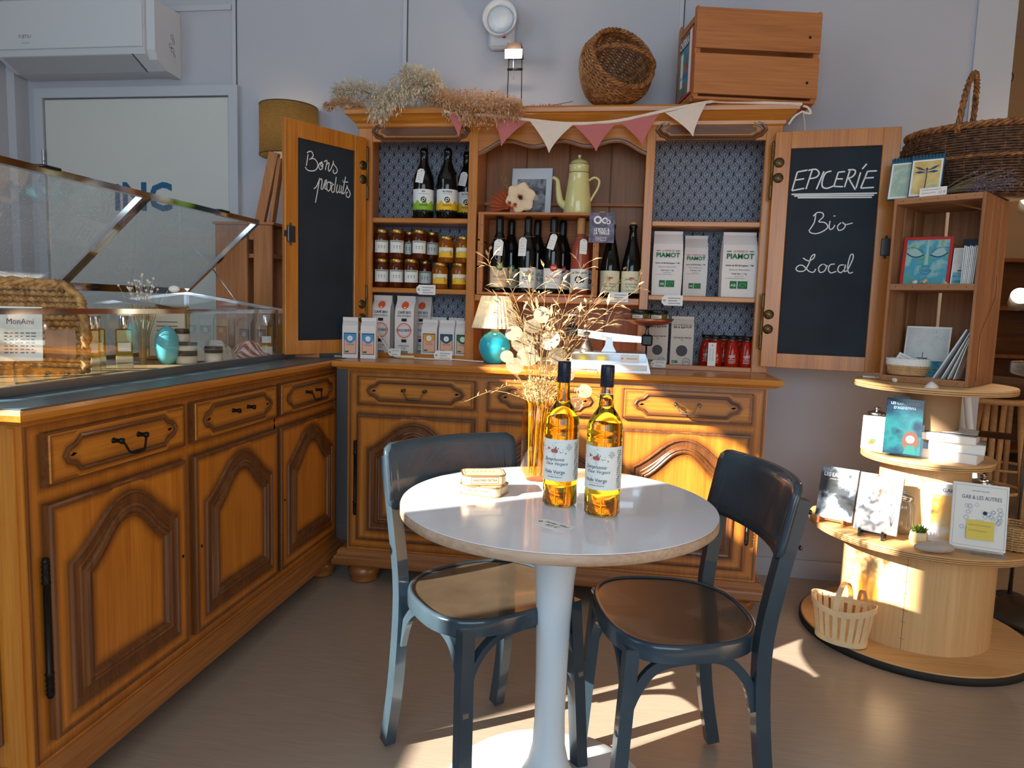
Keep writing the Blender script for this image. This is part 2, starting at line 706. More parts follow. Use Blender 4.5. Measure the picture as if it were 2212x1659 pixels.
# ================================================================== shared materials
wood('honey_v', (204, 130, 44), (166, 94, 24), 'Z', 1.0, 0.33, 0.25)
wood('honey_h', (204, 132, 46), (166, 96, 26), 'X', 1.0, 0.33, 0.25)
wood('honey_y', (204, 132, 46), (166, 96, 26), 'Y', 1.0, 0.33, 0.25)
wood('plinth_wood', (166, 108, 54), (120, 70, 30), 'X', 1.0, 0.33, 0.25)
wood('brown_edge', (122, 74, 36), (74, 40, 16), 'X', 1.0, 0.35, 0.2)
wood('brown_edge_v', (122, 74, 36), (74, 40, 16), 'Z', 1.0, 0.35, 0.2)
wood('back_plank', (150, 92, 40), (114, 66, 27), 'Z', 1.0, 0.45)
wood('crate_wood', (194, 126, 70), (154, 90, 42), 'X', 0.9, 0.6, 0.0, 1.0, 0.15)
wood('crate_wood_z', (194, 126, 70), (154, 90, 42), 'Z', 0.9, 0.6, 0.0, 1.0, 0.15)
wood('crate_wood_y', (194, 126, 70), (154, 90, 42), 'Y', 0.9, 0.6, 0.0, 1.0, 0.15)
wood('shelf_crate', (178, 124, 80), (136, 86, 50), 'Z', 0.8, 0.65, 0.0, 1.0, 0.15)
wood('shelf_crate_x', (186, 132, 88), (142, 92, 56), 'X', 0.8, 0.65, 0.0, 1.0, 0.15)
wood('plywood', (222, 180, 124), (192, 144, 88), 'X', 0.6, 0.55, 0.0, 0.9, 0.1)
wood('plywood_drum', (226, 190, 138), (200, 158, 104), 'Z', 0.6, 0.55, 0.0, 0.9, 0.1)
wood('plywood_edge', (150, 110, 70), (96, 64, 38), 'X', 2.0, 0.7, 0.0)
mat('dark_rubber', (40, 36, 34), 0.7)
mat('wall_paint', (180, 181, 188), 0.75, bump=0.05, bscale=300, var=0.015, vscale=3)
mat('door_paint', (204, 204, 196), 0.55)
mat('trim_paint', (186, 188, 194), 0.5)
mat('seam_dark', (84, 86, 92), 0.8)
mat('ceiling_paint', (225, 224, 220), 0.9)
mat('white_plastic', (204, 206, 209), 0.35)
mat('grey_plastic', (150, 152, 156), 0.45)
mat('dark_gap', (22, 18, 16), 0.8)
mat('iron', (34, 30, 28), 0.42, 0.7)
mat('old_brass', (104, 86, 58), 0.38, 0.85)
mat('pewter', (150, 138, 122), 0.35, 0.9)
mat('steel', (176, 178, 180), 0.22, 1.0)
mat('chrome', (220, 222, 226), 0.08, 1.0)
mat('steel_mid', (140, 144, 146), 0.3, 0.9)
mat('steel_dark', (92, 94, 96), 0.3, 0.9)
mat('alu', (205, 207, 210), 0.38, 0.95)
mat('chalkboard', (32, 41, 50), 0.82, var=0.25, vscale=5, bump=0.08, bscale=160)
mat('chalk', (228, 230, 228), 0.95)
mat('chalk_faint', (172, 176, 178), 0.95)
mat('paper', (240, 238, 232), 0.8)
mat('paper_cream', (232, 224, 204), 0.8)
mat('ink', (28, 28, 34), 0.7)
mat('ink_blue', (40, 52, 96), 0.7)
mat('ink_grey', (120, 120, 124), 0.7)
mat('ink_red', (190, 44, 40), 0.7)
mat('ink_green', (28, 112, 62), 0.7)
mat('leaf_green', (70, 160, 60), 0.7)
mat('blue_top', (74, 98, 110), 0.32, var=0.12, vscale=5)
mat('string', (160, 132, 96), 0.9)
mat('white_cable', (232, 226, 214), 0.5)


def vinyl_floor():
    m, nt, b = _new('vinyl_floor')
    tc = nt.nodes.new('ShaderNodeTexCoord')
    mp = nt.nodes.new('ShaderNodeMapping')
    mp.inputs['Scale'].default_value = (7, 800, 1)
    mp.inputs['Rotation'].default_value = (0, 0, radians(-4))
    nt.links.new(tc.outputs['Object'], mp.inputs[0])
    n = nt.nodes.new('ShaderNodeTexNoise')
    n.inputs['Scale'].default_value = 1
    n.inputs['Detail'].default_value = 4
    nt.links.new(mp.outputs[0], n.inputs['Vector'])
    r = nt.nodes.new('ShaderNodeValToRGB')
    r.color_ramp.elements[0].position = 0.25
    r.color_ramp.elements[1].position = 0.72
    r.color_ramp.elements[0].color = srgb(142, 126, 110)
    r.color_ramp.elements[1].color = srgb(176, 160, 143)
    nt.links.new(n.outputs['Fac'], r.inputs[0])
    nt.links.new(r.outputs[0], b.inputs['Base Color'])
    b.inputs['Roughness'].default_value = 0.27
    b.inputs['Specular IOR Level'].default_value = 0.5
    bp = nt.nodes.new('ShaderNodeBump')
    bp.inputs['Strength'].default_value = 0.1
    bp.inputs['Distance'].default_value = 0.001
    nt.links.new(n.outputs['Fac'], bp.inputs['Height'])
    nt.links.new(bp.outputs[0], b.inputs['Normal'])


vinyl_floor()


def fan_paper():
    """grey-blue wallpaper printed with rows of fans; local x across, z up"""
    m, nt, b = _new('fan_paper')
    N = nt.nodes
    L = nt.links

    def math_(op, a, b2=None, c=None):
        q = N.new('ShaderNodeMath')
        q.operation = op
        for i, s in enumerate((a, b2, c)):
            if s is None: continue
            if isinstance(s, (int, float)):
                q.inputs[i].default_value = s
            else:
                L.new(s, q.inputs[i])
        return q.outputs[0]
    tc = N.new('ShaderNodeTexCoord')
    sp = N.new('ShaderNodeSeparateXYZ')
    L.new(tc.outputs['Object'], sp.inputs[0])
    cw, ch = 0.046, 0.058

    def layer(shift):
        u = math_('ADD', math_('DIVIDE', sp.outputs['X'], cw), shift)
        v = math_('ADD', math_('DIVIDE', sp.outputs['Z'], ch), shift)
        fu = math_('SUBTRACT', math_('SUBTRACT', u, math_('FLOOR', u)), 0.5)
        fv = math_('SUBTRACT', v, math_('FLOOR', v))
        ang = math_('ARCTAN2', fu, math_('ADD', fv, 0.02))
        rad = math_('SQRT', math_('ADD', math_('MULTIPLY', fu, fu), math_('MULTIPLY', fv, fv)))
        ray = math_('GREATER_THAN', math_('SINE', math_('MULTIPLY', ang, 15.0)), 0.1)
        near = math_('LESS_THAN', rad, 0.66)
        far = math_('GREATER_THAN', rad, 0.16)
        stem = math_('MULTIPLY', math_('LESS_THAN', math_('ABSOLUTE', fu), 0.06), math_('LESS_THAN', fv, 0.30))
        return math_('MULTIPLY', math_('MULTIPLY', ray, near), far), stem
    a1, s1 = layer(0.0)
    a2, s2 = layer(0.5)
    pat = math_('MAXIMUM', a1, a2)
    st = math_('MAXIMUM', s1, s2)
    mx = N.new('ShaderNodeMix')
    mx.data_type = 'RGBA'
    mx.inputs[6].default_value = srgb(84, 90, 106)
    mx.inputs[7].default_value = srgb(148, 154, 166)
    L.new(pat, mx.inputs[0])
    m2 = N.new('ShaderNodeMix')
    m2.data_type = 'RGBA'
    L.new(st, m2.inputs[0])
    L.new(mx.outputs[2], m2.inputs[6])
    m2.inputs[7].default_value = srgb(26, 26, 32)
    L.new(m2.outputs[2], b.inputs['Base Color'])
    b.inputs['Roughness'].default_value = 0.6


fan_paper()

# ================================================================== the room
WALL_Y = 0.525
structure('floor', MB().box(-2.13, 4.9, -4.7, 4.2, -0.1, 0), 'vinyl_floor')
structure('ceiling', MB().box(-2.13, 4.9, -4.7, 4.2, 3.6, 3.7), 'ceiling_paint')
wb = structure('wall_back', MB().box(-2.03, 2.60, WALL_Y, WALL_Y + 0.12, 0, 3.6), 'wall_paint')
# panel joints of the partition wall
for x in (-0.835, 0.02, 1.274):
    s = MB().box(x - 0.004, x + 0.001, WALL_Y - 0.003, WALL_Y, 0 if x > -0.8 else 2.2, 3.6).build('panel_joint', MATS['seam_dark'], wb)
    MB().box(x - 0.022, x - 0.004, WALL_Y - 0.006, WALL_Y, 0.09 if x > -0.8 else 2.2, 3.6).build('joint_cover', MATS['trim_paint'], wb)
MB().box(2.455, 2.605, WALL_Y - 0.012, WALL_Y, 0, 3.6).build('corner_post', MATS['trim_paint'], wb)
MB().box(-2.03, -0.86, WALL_Y - 0.01, WALL_Y, 2.575, 2.60).build('picture_rail', MATS['trim_paint'], wb)
structure('baseboard_back', MB().box(-2.03, 2.6, WALL_Y - 0.014, WALL_Y, 0, 0.085), 'trim_paint')
# left wall: a tall narrow window and a clerestory window beside it let the sun in
WA = (-3.42, -2.96, 1.58, 3.46)
WB = (-2.90, -1.80, 1.80, 2.92)
wl = MB().box(-2.13, -2.03, -4.7, WA[0], 0, 3.6).box(-2.13, -2.03, WA[1], WB[0], 0, 3.6).box(-2.13, -2.03, WB[1], 0.65, 0, 3.6)
for q in (WA, WB):
    wl.box(-2.13, -2.03, q[0], q[1], 0, q[2]).box(-2.13, -2.03, q[0], q[1], q[3], 3.6)
structure('wall_left', wl, 'wall_paint')
structure('trim_1', MB().box(-2.03, -1.985, 0.44, WALL_Y, 0, 3.6), 'trim_paint')
for k, q in enumerate((WA, WB)):
    wf = MB()
    wf.box(-2.13, -2.02, q[0] - 0.03, q[0], q[2] - 0.03, q[3] + 0.03).box(-2.13, -2.02, q[1], q[1] + 0.03, q[2] - 0.03, q[3] + 0.03)
    wf.box(-2.13, -2.02, q[0], q[1], q[2] - 0.03, q[2]).box(-2.13, -2.02, q[0], q[1], q[3], q[3] + 0.03)
    w1 = structure('window_%d' % (k + 1), wf, 'white_plastic')
    if k == 1:
        MB().box(-2.10, -2.06, q[0], q[1], 2.09, 2.53).build('sun_block_panel', MATS['white_plastic'], w1)  # unseen opaque panel, added to keep sun off the sideboard's lower front
    MB().box(-2.084, -2.080, q[0], q[1], q[2], q[3]).build('window_pane', thin_glass('pane_glass', refl=0.02), w1)
# wall behind the camera with the shop front, wall of the right side, walls of the next room
structure('wall_rear', MB().box(-2.13, -0.3, -4.7, -4.6, 0, 3.6).box(3.2, 4.9, -4.7, -4.6, 0, 3.6).box(-0.3, 3.2, -4.7, -4.6, 0, 0.6).box(-0.3, 3.2, -4.7, -4.6, 2.7, 3.6), 'wall_paint')
structure('wall_right', MB().box(4.8, 4.9, -4.7, 4.2, 0, 3.6), mat('warm_wall', (206, 172, 130), 0.8))
structure('wall_far', MB().box(2.4, 4.9, 4.1, 4.2, 0, 3.6).box(2.48, 2.60, WALL_Y + 0.12, 4.2, 0, 3.6), 'warm_wall')

# door of the back wall
d1 = structure('door_1', MB().box(-1.876, -0.872, WALL_Y - 0.022, WALL_Y - 0.001, 0.01, 2.165, bev=0.003), 'door_paint')
fr = MB().box(-1.93, -1.882, WALL_Y - 0.03, WALL_Y, 0, 2.172).box(-0.866, -0.82, WALL_Y - 0.03, WALL_Y, 0, 2.172).box(-1.93, -0.82, WALL_Y - 0.03, WALL_Y, 2.172, 2.22)
fr.build('door_frame', MATS['trim_paint'], d1)
for z in (1.86, 0.4):
    h = MB()
    h.cyl((-1.879, WALL_Y - 0.036), 0.008, z - 0.055, z - 0.002, 10).cyl((-1.879, WALL_Y - 0.036), 0.008, z + 0.002, z + 0.055, 10)
    h.build('door_hinge', MATS['steel'], d1)
t = MB()
flat_text(t, 'iNC', 0, 0, 0.19, 0, bold=0.03)
q = PY(309, 428, WALL_Y - 0.0235)
t.build('lettering', mat('sign_blue', (28, 92, 132), 0.5), d1, loc=q)

# ------------------------------------------------------------------ air conditioner
ac = thing('air_conditioner', 'white wall mounted air conditioner above the white door', 'air conditioner', (-1.13, WALL_Y, 2.262))
prof = [(-0.002, 0.0), (-0.10, 0.004), (-0.205, 0.05), (-0.215, 0.075), (-0.215, 0.30), (-0.19, 0.315), (-0.002, 0.315)]
MB().prism(prof, -0.83, -0.045, 'YZ').build('body', MATS['white_plastic'], ac)
MB().prism([(-0.002, -0.006), (-0.115, 0.0), (-0.18, 0.03), (-0.2, 0.07), (-0.2, 0.29), (-0.002, 0.30)], -0.044, 0.0, 'YZ').build('end_cap', MATS['white_plastic'], ac)
MB().box(-0.825, -0.05, -0.222, -0.2155, 0.078, 0.30, bev=0.003).build('front_panel', MATS['white_plastic'], ac)
MB().prism([(-0.106, 0.0005), (-0.206, 0.046), (-0.209, 0.05), (-0.104, 0.003)], -0.80, -0.115, 'YZ').build('air_flap', mat('flap_grey', (176, 178, 182), 0.4), ac)
MB().prism([(-0.1, 0.0), (-0.208, 0.049), (-0.2085, 0.0505), (-0.1, 0.0015)], -0.112, -0.109, 'YZ').build('flap_gap', MATS['dark_gap'], ac)
t = MB()
flat_text(t, 'FUJITSU', -0.66, 0.135, 0.022, -0.2225, spacing=0.9)
flat_text(t, 'nocria', -0.66, 0.107, 0.014, -0.2225, spacing=1.1)
t.build('lettering', MATS['ink_grey'], ac)
t = MB()
for i, (yy, zz, s) in enumerate([(-0.07, 0.17, 0.02), (-0.06, 0.15, 0.015), (-0.085, 0.125, 0.02), (-0.07, 0.11, 0.022), (-0.055, 0.09, 0.014)]):
    line_flat(t, -s / 2, s / 2, -s / 2, s / 2, 0.0025, 0, Matrix.Translation((0.0006, yy, zz)) @ Matrix.Rotation(radians(90), 4, 'Z'))
t.build('side_marking', MATS['ink_grey'], ac)

# ------------------------------------------------------------------ alarm sounder on the wall
q = PY(1087, 60, WALL_Y)
al = thing('alarm_sounder', 'round white alarm sounder on a square base high on the back wall', 'alarm', (q.x, WALL_Y, q.z - 0.05))
MB().box(-0.058, 0.06, -0.05, -0.001, -0.055, 0.06, bev=0.012).build('base', MATS['white_plastic'], al)
T = Matrix.Translation((-0.002, -0.02, 0.062)) @ Matrix.Rotation(radians(90), 4, 'X')
MB().lathe([(0.066, 0.0), (0.078, 0.07), (0.075, 0.075), (0.06, 0.045), (0.058, 0.04)], 32, T).build('horn', MATS['white_plastic'], al)
MB().lathe([(0.058, 0.040), (0.056, 0.048), (0.03, 0.062), (0.0, 0.065)], 28, T).build('dome', mat('sounder_dome', (206, 212, 218), 0.25), al)
MB().box(0.008, 0.022, -0.054, -0.05, -0.014, -0.006).build('led', mat('led_red', (200, 50, 40), 0.4), al)

# ================================================================== sideboard and shop counter (same maker)
def arch_path(x0, x1, z0, zs, amp, n=18):
    """closed outline: straight sides, arched top with hollow shoulders"""
    P = [(x0, z0), (x1, z0), (x1, zs)]
    c, a = (x0 + x1) / 2, (x1 - x0) / 2
    for i in range(1, n):
        x = x1 - (x1 - x0) * i / n
        u = abs(x - c) / a
        if u < 0.52:
            f = 1 - 0.42 * (u / 0.52) ** 2
        else:
            k = (u - 0.52) / 0.48
            f = 0.58 * (1 - k) ** 1.0 * (1 - 0.35 * sin(pi * k))
            f = 0.50 * (1 - k) ** 1.25 + 0.08 * (1 - k)
        P.append((x, zs + amp * f))
    P.append((x0, zs))
    return P


def notch_path(x0, x1, z0, z1, c=0.03):
    """drawer-front moulding: long octagon with bracketed ends"""
    zm = (z0 + z1) / 2
    P = [(x0 + c * 1.6, z0), (x1 - c * 1.6, z0)]
    e = [(x1 - c * 1.05, z0 + (zm - z0) * 0.42), (x1 - c * 0.3, z0 + (zm - z0) * 0.62), (x1, zm)]
    P += e + [(a, 2 * zm - b) for a, b in e[-2::-1]]
    P += [(x1 - c * 1.6, z1), (x0 + c * 1.6, z1)]
    e = [(x0 + c * 1.05, z0 + (zm - z0) * 0.42), (x0 + c * 0.3, z0 + (zm - z0) * 0.62), (x0, zm)]
    P += [(a, 2 * zm - b) for a, b in e] + e[-2::-1]
    return P


OGEE = [(0.0, 0.0), (0.0, 0.006), (-0.006, 0.0075), (-0.010, 0.004), (-0.013, 0.007), (-0.018, 0.0075), (-0.021, 0.003), (-0.021, 0.0)]
BEAD = [(0.004, 0.0), (0.004, 0.003), (0.001, 0.0055), (-0.002, 0.0055), (-0.005, 0.003), (-0.005, 0.0)]


def shift(prof, do, dh):
    return [(o + do, h + dh) for o, h in prof]


def bail_handle(parent, cx, cz, y, material='iron', wide=0.045, bail=True):
    for s in (-1, 1):
        prof = [(0.0075, 0.0), (0.006, 0.003), (0.005, 0.016), (0.0075, 0.02), (0.0075, 0.026), (0.0, 0.029)]
        MB().lathe(prof, 10, Matrix.Translation((cx + s * wide, y, cz)) @ Matrix.Rotation(radians(90), 4, 'X')).build('handle_post', MATS[material], parent)
    if bail:
        P = []
        for s in (-1, 1):
            seg = [(cx + s * wide, y - 0.022, cz), (cx + s * wide * 0.86, y - 0.026, cz - 0.008), (cx + s * wide * 0.66, y - 0.03, cz - 0.026), (cx + s * wide * 0.45, y - 0.033, cz - 0.032)]
            P = P + seg if s < 0 else P + seg[::-1]
        Q = bez(P, 4)
        k = len(Q)
        R = [0.0028 + 0.0028 * max(0, 1 - abs(i / (k - 1) - 0.5) / 0.13) for i in range(k)]
        MB().tube(Q, R, 8).build('handle', MATS[material], parent)


def hinge_rod(parent, x, y, z0, z1, name='hinge', material='iron', r=0.0085):
    h = z1 - z0
    p = [(0, 0), (r * .6, 0.0), (r, 0.01), (r * .7, 0.014), (r * 1.05, 0.018), (r * .75, 0.024), (r * 1.05, 0.03), (r * .75, 0.036), (r * 1.05, 0.042), (r * .8, 0.05), (r * 1.2, 0.056), (r * .8, 0.06)]
    k = min(1.0, h / 0.2)
    lo = [(a, b * k) for a, b in p]
    prof = lo + [(a, h - b) for a, b in lo[::-1]]
    return MB().lathe(prof, 10, Matrix.Translation((x, y, z0))).build(name, MATS[material], parent)


def u_mould(mb, x0, x1, yb, yf, prof):
    """moulding round three sides (left, front, right); prof = [(out, z), ...]"""
    n = len(prof)
    vs = []
    for (o, z) in prof:
        vs += [(x0 - o, yb, z), (x0 - o, yf - o, z), (x1 + o, yf - o, z), (x1 + o, yb, z)]
    fs = []
    for j in range(n - 1):
        for i in range(3):
            fs.append((j * 4 + i, j * 4 + i + 1, (j + 1) * 4 + i + 1, (j + 1) * 4 + i))
    fs.append((0, 1, 2, 3))
    fs.append(tuple((n - 1) * 4 + i for i in (3, 2, 1, 0)))
    return mb.add(vs, fs)


def make_buffet(name, label, cat, loc, rz, width, depth, cols, handles, rods, top_mat, end_panel=False, ov=(0.0, 0.0)):
    """local: x along the front from 0, y = 0 front face (outward -y), z up"""
    t = thing(name, label, cat, loc, rz)
    bd = MB().box(0, width, 0, depth, 0.14, 0.925)
    for (x0, x1) in cols:
        for (z0, z1) in ((0.777, 0.89), (0.2, 0.73)):
            bd.strip([(x0, z0), (x1, z0), (x1, z1), (x0, z1)], [(0.002, 0.9), (-0.006, 0.6), (-0.016, 0.18), (-0.022, 0.0)], 0.0004)
    bd.strip([(0.004, 0.156), (width - 0.004, 0.156), (width - 0.004, 0.912), (0.004, 0.912)], [(0.0, 0.7), (0.008, 0.45), (0.022, 0.0)], 0.0005)
    bd.build('body', MATS['honey_v'], t)
    tp = MB()
    u_mould(tp, -ov[0], width + ov[1], depth, 0, [(0.0, 0.915), (0.012, 0.918), (0.02, 0.925), (0.032, 0.929), (0.034, 0.942), (0.028, 0.950), (0.02, 0.952)])
    tp.build('countertop', MATS['honey_h'], t)
    if top_mat:
        MB().box(-0.022, width + 0.02, -0.024, depth, 0.952, 0.9545).build('top_sheet', MATS[top_mat], t)
    pl = MB()
    u_mould(pl, -ov[0], width + ov[1], depth, 0, [(0.028, 0.082), (0.032, 0.088), (0.032, 0.104), (0.026, 0.110), (0.024, 0.118), (0.014, 0.126), (0.012, 0.138), (0.004, 0.148), (0.0, 0.15)])
    pl.build('plinth', MATS['plinth_wood'], t)
    for (fx, fy) in ((0.06, 0.045), (width - 0.06, 0.045), (0.06, depth - 0.07), (width - 0.06, depth - 0.07)):
        MB().lathe([(0, 0), (0.055, 0), (0.06, 0.012), (0.055, 0.022), (0.066, 0.034), (0.07, 0.05), (0.06, 0.068), (0.045, 0.0815), (0, 0.0815)], 20, Matrix.Translation((fx, fy, 0))).build('bun_foot', MATS['plinth_wood'], t)
    # thin dark line framing the corner posts
    for x in (0.012, width - 0.012):
        MB().box(x - 0.002, x + 0.002, -0.0015, 0, 0.155, 0.91).build('corner_bead', MATS['brown_edge_v'], t)
    for i, (x0, x1) in enumerate(cols):
        # drawer
        d = MB().box(x0, x1, -0.02, -0.0005, 0.777, 0.89, bev=0.005)
        P = notch_path(x0 + 0.045, x1 - 0.045, 0.797, 0.871)
        d.strip(P, [(-0.004, 0.85), (-0.010, 0.35), (-0.017, 0.0)], 0.0203).strip(P, [(0.003, 0.9), (0.010, 0.4), (0.022, 0.0)], 0.0203)
        d.strip([(x0 + .005, 0.782), (x1 - .005, 0.782), (x1 - .005, 0.885), (x0 + .005, 0.885)], [(0.0, 0.8), (0.005, 0.45), (0.012, 0.0)], 0.0202)
        d = d.build('drawer', MATS['honey_h'], t)
        e = MB()
        e.box(x0 - 0.003, x0 + 0.001, -0.018, 0, 0.774, 0.893).box(x1 - 0.001, x1 + 0.003, -0.018, 0, 0.774, 0.893)
        e.box(x0, x1, -0.018, 0, 0.774, 0.778).box(x0, x1, -0.018, 0, 0.889, 0.893)
        e.build('drawer_edge', MATS['brown_edge'], d)
        P = notch_path(x0 + 0.045, x1 - 0.045, 0.797, 0.871)
        MB().sweep(P, shift(BEAD, 0, 0.02)).build('moulding', MATS['brown_edge'], d)
        kind = handles[i]
        if kind:
            bail_handle(d, (x0 + x1) / 2, 0.842, -0.02, kind[0], 0.045, kind[1])
        # door
        A = arch_path(x0 + 0.048, x1 - 0.048, 0.245, 0.585, 0.118)
        d = MB().box(x0, x1, -0.02, -0.0005, 0.2, 0.73, bev=0.004)
        d.strip(A, [(0.001, 0.95), (-0.008, 0.6), (-0.020, 0.2), (-0.030, 0.0)], 0.0203)
        d.strip([(x0 + .006, 0.206), (x1 - .006, 0.206), (x1 - .006, 0.724), (x0 + .006, 0.724)], [(0.0, 0.75), (0.006, 0.4), (0.015, 0.0)], 0.0202)
        d = d.build('door', MATS['honey_v'], t)
        e = MB()
        e.sweep([(x0, 0.2), (x1, 0.2), (x1, 0.73), (x0, 0.73)], [(-0.004, 0.0), (-0.004, 0.017), (0.0, 0.021), (0.005, 0.0215), (0.007, 0.0195)])
        e.build('door_edge', MATS['brown_edge_v'], d)
        B = arch_path(x0 + 0.098, x1 - 0.098, 0.295, 0.55, 0.105)
        # stained ridge, sunk frieze, ogee moulding and raised field
        MB().sweep(A, [(-0.004, 0.0195), (-0.001, 0.026), (0.003, 0.0265), (0.006, 0.022), (0.012, 0.0205), (0.026, 0.0205), (0.030, 0.023), (0.034, 0.0205)]).build('arch_frieze', MATS['brown_edge_v'], d)
        MB().sweep(B, [(-0.020, 0.0203), (-0.018, 0.028), (-0.012, 0.031), (-0.008, 0.027), (-0.003, 0.0305), (0.003, 0.029), (0.007, 0.022), (0.010, 0.0206)]).build('arch_moulding', MATS['brown_edge_v'], d)
        Bi = arch_path(x0 + 0.108, x1 - 0.108, 0.305, 0.542, 0.102)
        MB().prism(Bi, -0.0225, -0.02, 'XZ').strip(Bi, [(0.0, 0.85), (0.008, 0.5), (0.020, 0.12), (0.028, 0.0)], 0.0228).build('field', MATS['honey_v'], d)
        rod = rods[i]
        if rod:
            xr = x0 - 0.012 if rod == 'L' else x1 + 0.012
            hinge_rod(d, xr, -0.012, 0.30, 0.62 if rod != 'S' else 0.4)
        # key hole
        xk = x1 - 0.022 if rod == 'L' else x0 + 0.022
        MB().lathe([(0, 0), (0.0045, 0), (0.0045, 0.002), (0, 0.002)], 10, Matrix.Translation((xk, -0.02, 0.46)) @ Matrix.Rotation(radians(90), 4, 'X')).build('keyhole', MATS['dark_gap'], d)
    if end_panel:
        T = Matrix.Rotation(radians(-90), 4, 'Z')     # local drawing plane turned to face -x
        for (z0, z1, nm) in ((0.777, 0.89, 'end_drawer_panel'), (0.2, 0.73, 'end_panel')):
            e = MB().box(-0.012, 0, 0.07, depth - 0.06, z0, z1, bev=0.005).build(nm, MATS['brown_edge_v'], t)
            P = [(-depth + 0.10, z0 + 0.02), (-0.11, z0 + 0.02), (-0.11, z1 - 0.02), (-depth + 0.10, z1 - 0.02)]
            MB().sweep(P, shift(OGEE, 0, 0.012), mx=T).build('moulding', MATS['honey_v'], e)
        MB().box(-0.006, 0, 0.012, 0.03, 0.155, 0.91).build('corner_fillet', MATS['honey_v'], t)
    return t


sb = make_buffet('sideboard', 'honey wood sideboard with arched doors under the chalkboard dresser', 'sideboard', (-0.05, 0.0, 0), 0, 1.68, 0.515,
                 [(0.05, 0.54), (0.60, 1.06), (1.14, 1.625)], [('old_brass', True), ('old_brass', True), ('pewter', True)], ['L', None, 'R'], None, ov=(0.026, 0.018))
ct = make_buffet('shop_counter', 'long honey wood shop counter with blue top under the glass display case', 'counter', (-0.15, -1.54, 0), radians(90), 1.66, 0.70,
                 [(0.05, 0.535), (0.583, 1.077), (1.11, 1.605)], [('iron', True), ('iron', False), ('iron', True)], ['L', None, None], 'blue_top', True)

# ================================================================== dresser top with the two chalkboard doors
UF, UB = 0.30, 0.49
dt = thing('dresser_top', 'honey wood dresser top with open chalkboard doors and fan wallpaper', 'dresser', (0, 0, 0.952))
Z0 = 0.952


def upz(mb):     # helper: the dresser's own frame starts on the sideboard top
    mb.v = [(a, b, c - Z0) for a, b, c in mb.v]
    return mb


def up(mb, name, m, parent=None):
    return upz(mb).build(name, MATS[m], parent or dt)


for (x0, x1) in ((-0.12, -0.095), (1.65, 1.675)):
    up(MB().box(x0, x1, UF, UB, 0.952, 1.98), 'side_panel', 'honey_v')
for (x0, x1) in ((-0.12, -0.055), (1.61, 1.675)):
    up(MB().box(x0, x1, UF - 0.022, UF, 0.952, 1.98, bev=0.003), 'stile', 'honey_v')
for (x0, x1) in ((0.38, 0.42), (1.135, 1.172)):
    up(MB().box(x0, x1, UF - 0.022, UB - 0.012, 0.952, 1.98, bev=0.002), 'partition', 'honey_v')
for (x0, x1, nm) in ((-0.095, 0.38, 'a'), (1.172, 1.65, 'b')):
    up(MB().box(x0, x1, UB - 0.012, UB - 0.006, 0.97, 1.95), 'wallpaper', 'fan_paper')
    for z in (1.265, 1.575):
        up(MB().box(x0, x1, UF - 0.005, UB - 0.012, z - 0.022, z, bev=0.003), 'shelf', 'honey_h')
    up(MB().box(x0, x1, UF - 0.02, UB - 0.012, 0.952, 0.962), 'bottom_board', 'honey_h')
    up(MB().box(max(x0, -0.055), min(x1, 1.61), UF - 0.022, UF, 0.952, 0.972, bev=0.002), 'bottom_rail', 'honey_h')
    a0, a1 = max(x0, -0.055) + 0.02, min(x1, 1.61) - 0.02
    fz = MB().box(max(x0, -0.055), min(x1, 1.61), UF - 0.022, UF, 1.90, 1.98)
    fz.strip(notch_path(a0, a1, 1.917, 1.966, 0.022), [(0.0, 0.95), (-0.007, 0.6), (-0.016, 0.0)], 0.0223 - UF)
    fz = up(fz, 'frieze', 'honey_h')
    P = notch_path(a0, a1, 1.917, 1.966, 0.022)
    up(MB().sweep(P, shift(OGEE, 0, -UF + 0.022)).prism([(q[0], q[1]) for q in notch_path(a0 + 0.018, a1 - 0.018, 1.925, 1.958, 0.016)], UF - 0.029, UF - 0.022), 'frieze_panel', 'brown_edge', fz)
up(MB().box(-0.12, 1.675, UB - 0.006, UB + 0.004, 0.952, 1.98), 'back_board', 'back_plank')
for i, (x0, x1) in enumerate(((0.42, 0.605), (0.608, 0.80), (0.803, 0.985), (0.988, 1.135))):
    up(MB().box(x0, x1, UB - 0.014, UB - 0.006, 0.96, 1.95, bev=0.002), 'back_plank', 'back_plank')
up(MB().box(0.42, 1.135, UF - 0.02, UB - 0.014, 1.218, 1.247, bev=0.003), 'centre_shelf', 'honey_h')
up(MB().box(0.42, 1.135, UB - 0.04, UB - 0.014, 1.655, 1.668), 'batten', 'crate_wood')
# scalloped valance over the middle bay
top, N = 1.98, 40
P = []
for i in range(N + 1):
    u = i / N
    x = 0.42 + (1.135 - 0.42) * u
    s = abs(u - 0.5) * 2
    z = 1.885 + 0.012 * cos(pi * s * 3.1) - 0.030 * max(0, (s - 0.72) / 0.28) ** 1.4
    P.append((x, z))
va = up(MB().prism(P + [(1.135, top), (0.42, top)], UF - 0.016, UF + 0.004), 'valance', 'honey_h')
up(MB().sweep(P, [(0.002, 0.016 - UF), (0.002, 0.024 - UF), (0.008, 0.025 - UF), (0.012, 0.021 - UF), (0.012, 0.016 - UF)], closed=False), 'valance_bead', 'brown_edge', va)
up(MB().box(-0.12, 1.675, UF - 0.02, UB + 0.004, 1.965, 1.98), 'top_board', 'honey_h')
cn = MB()
u_mould(cn, -0.12, 1.675, UB + 0.01, UF - 0.022, [(0.0, 1.955), (0.006, 1.962), (0.008, 1.975), (0.022, 1.985), (0.034, 2.0), (0.04, 2.005), (0.048, 2.008), (0.05, 2.024), (0.046, 2.032), (0.04, 2.034)])
up(cn, 'cornice', 'honey_h')

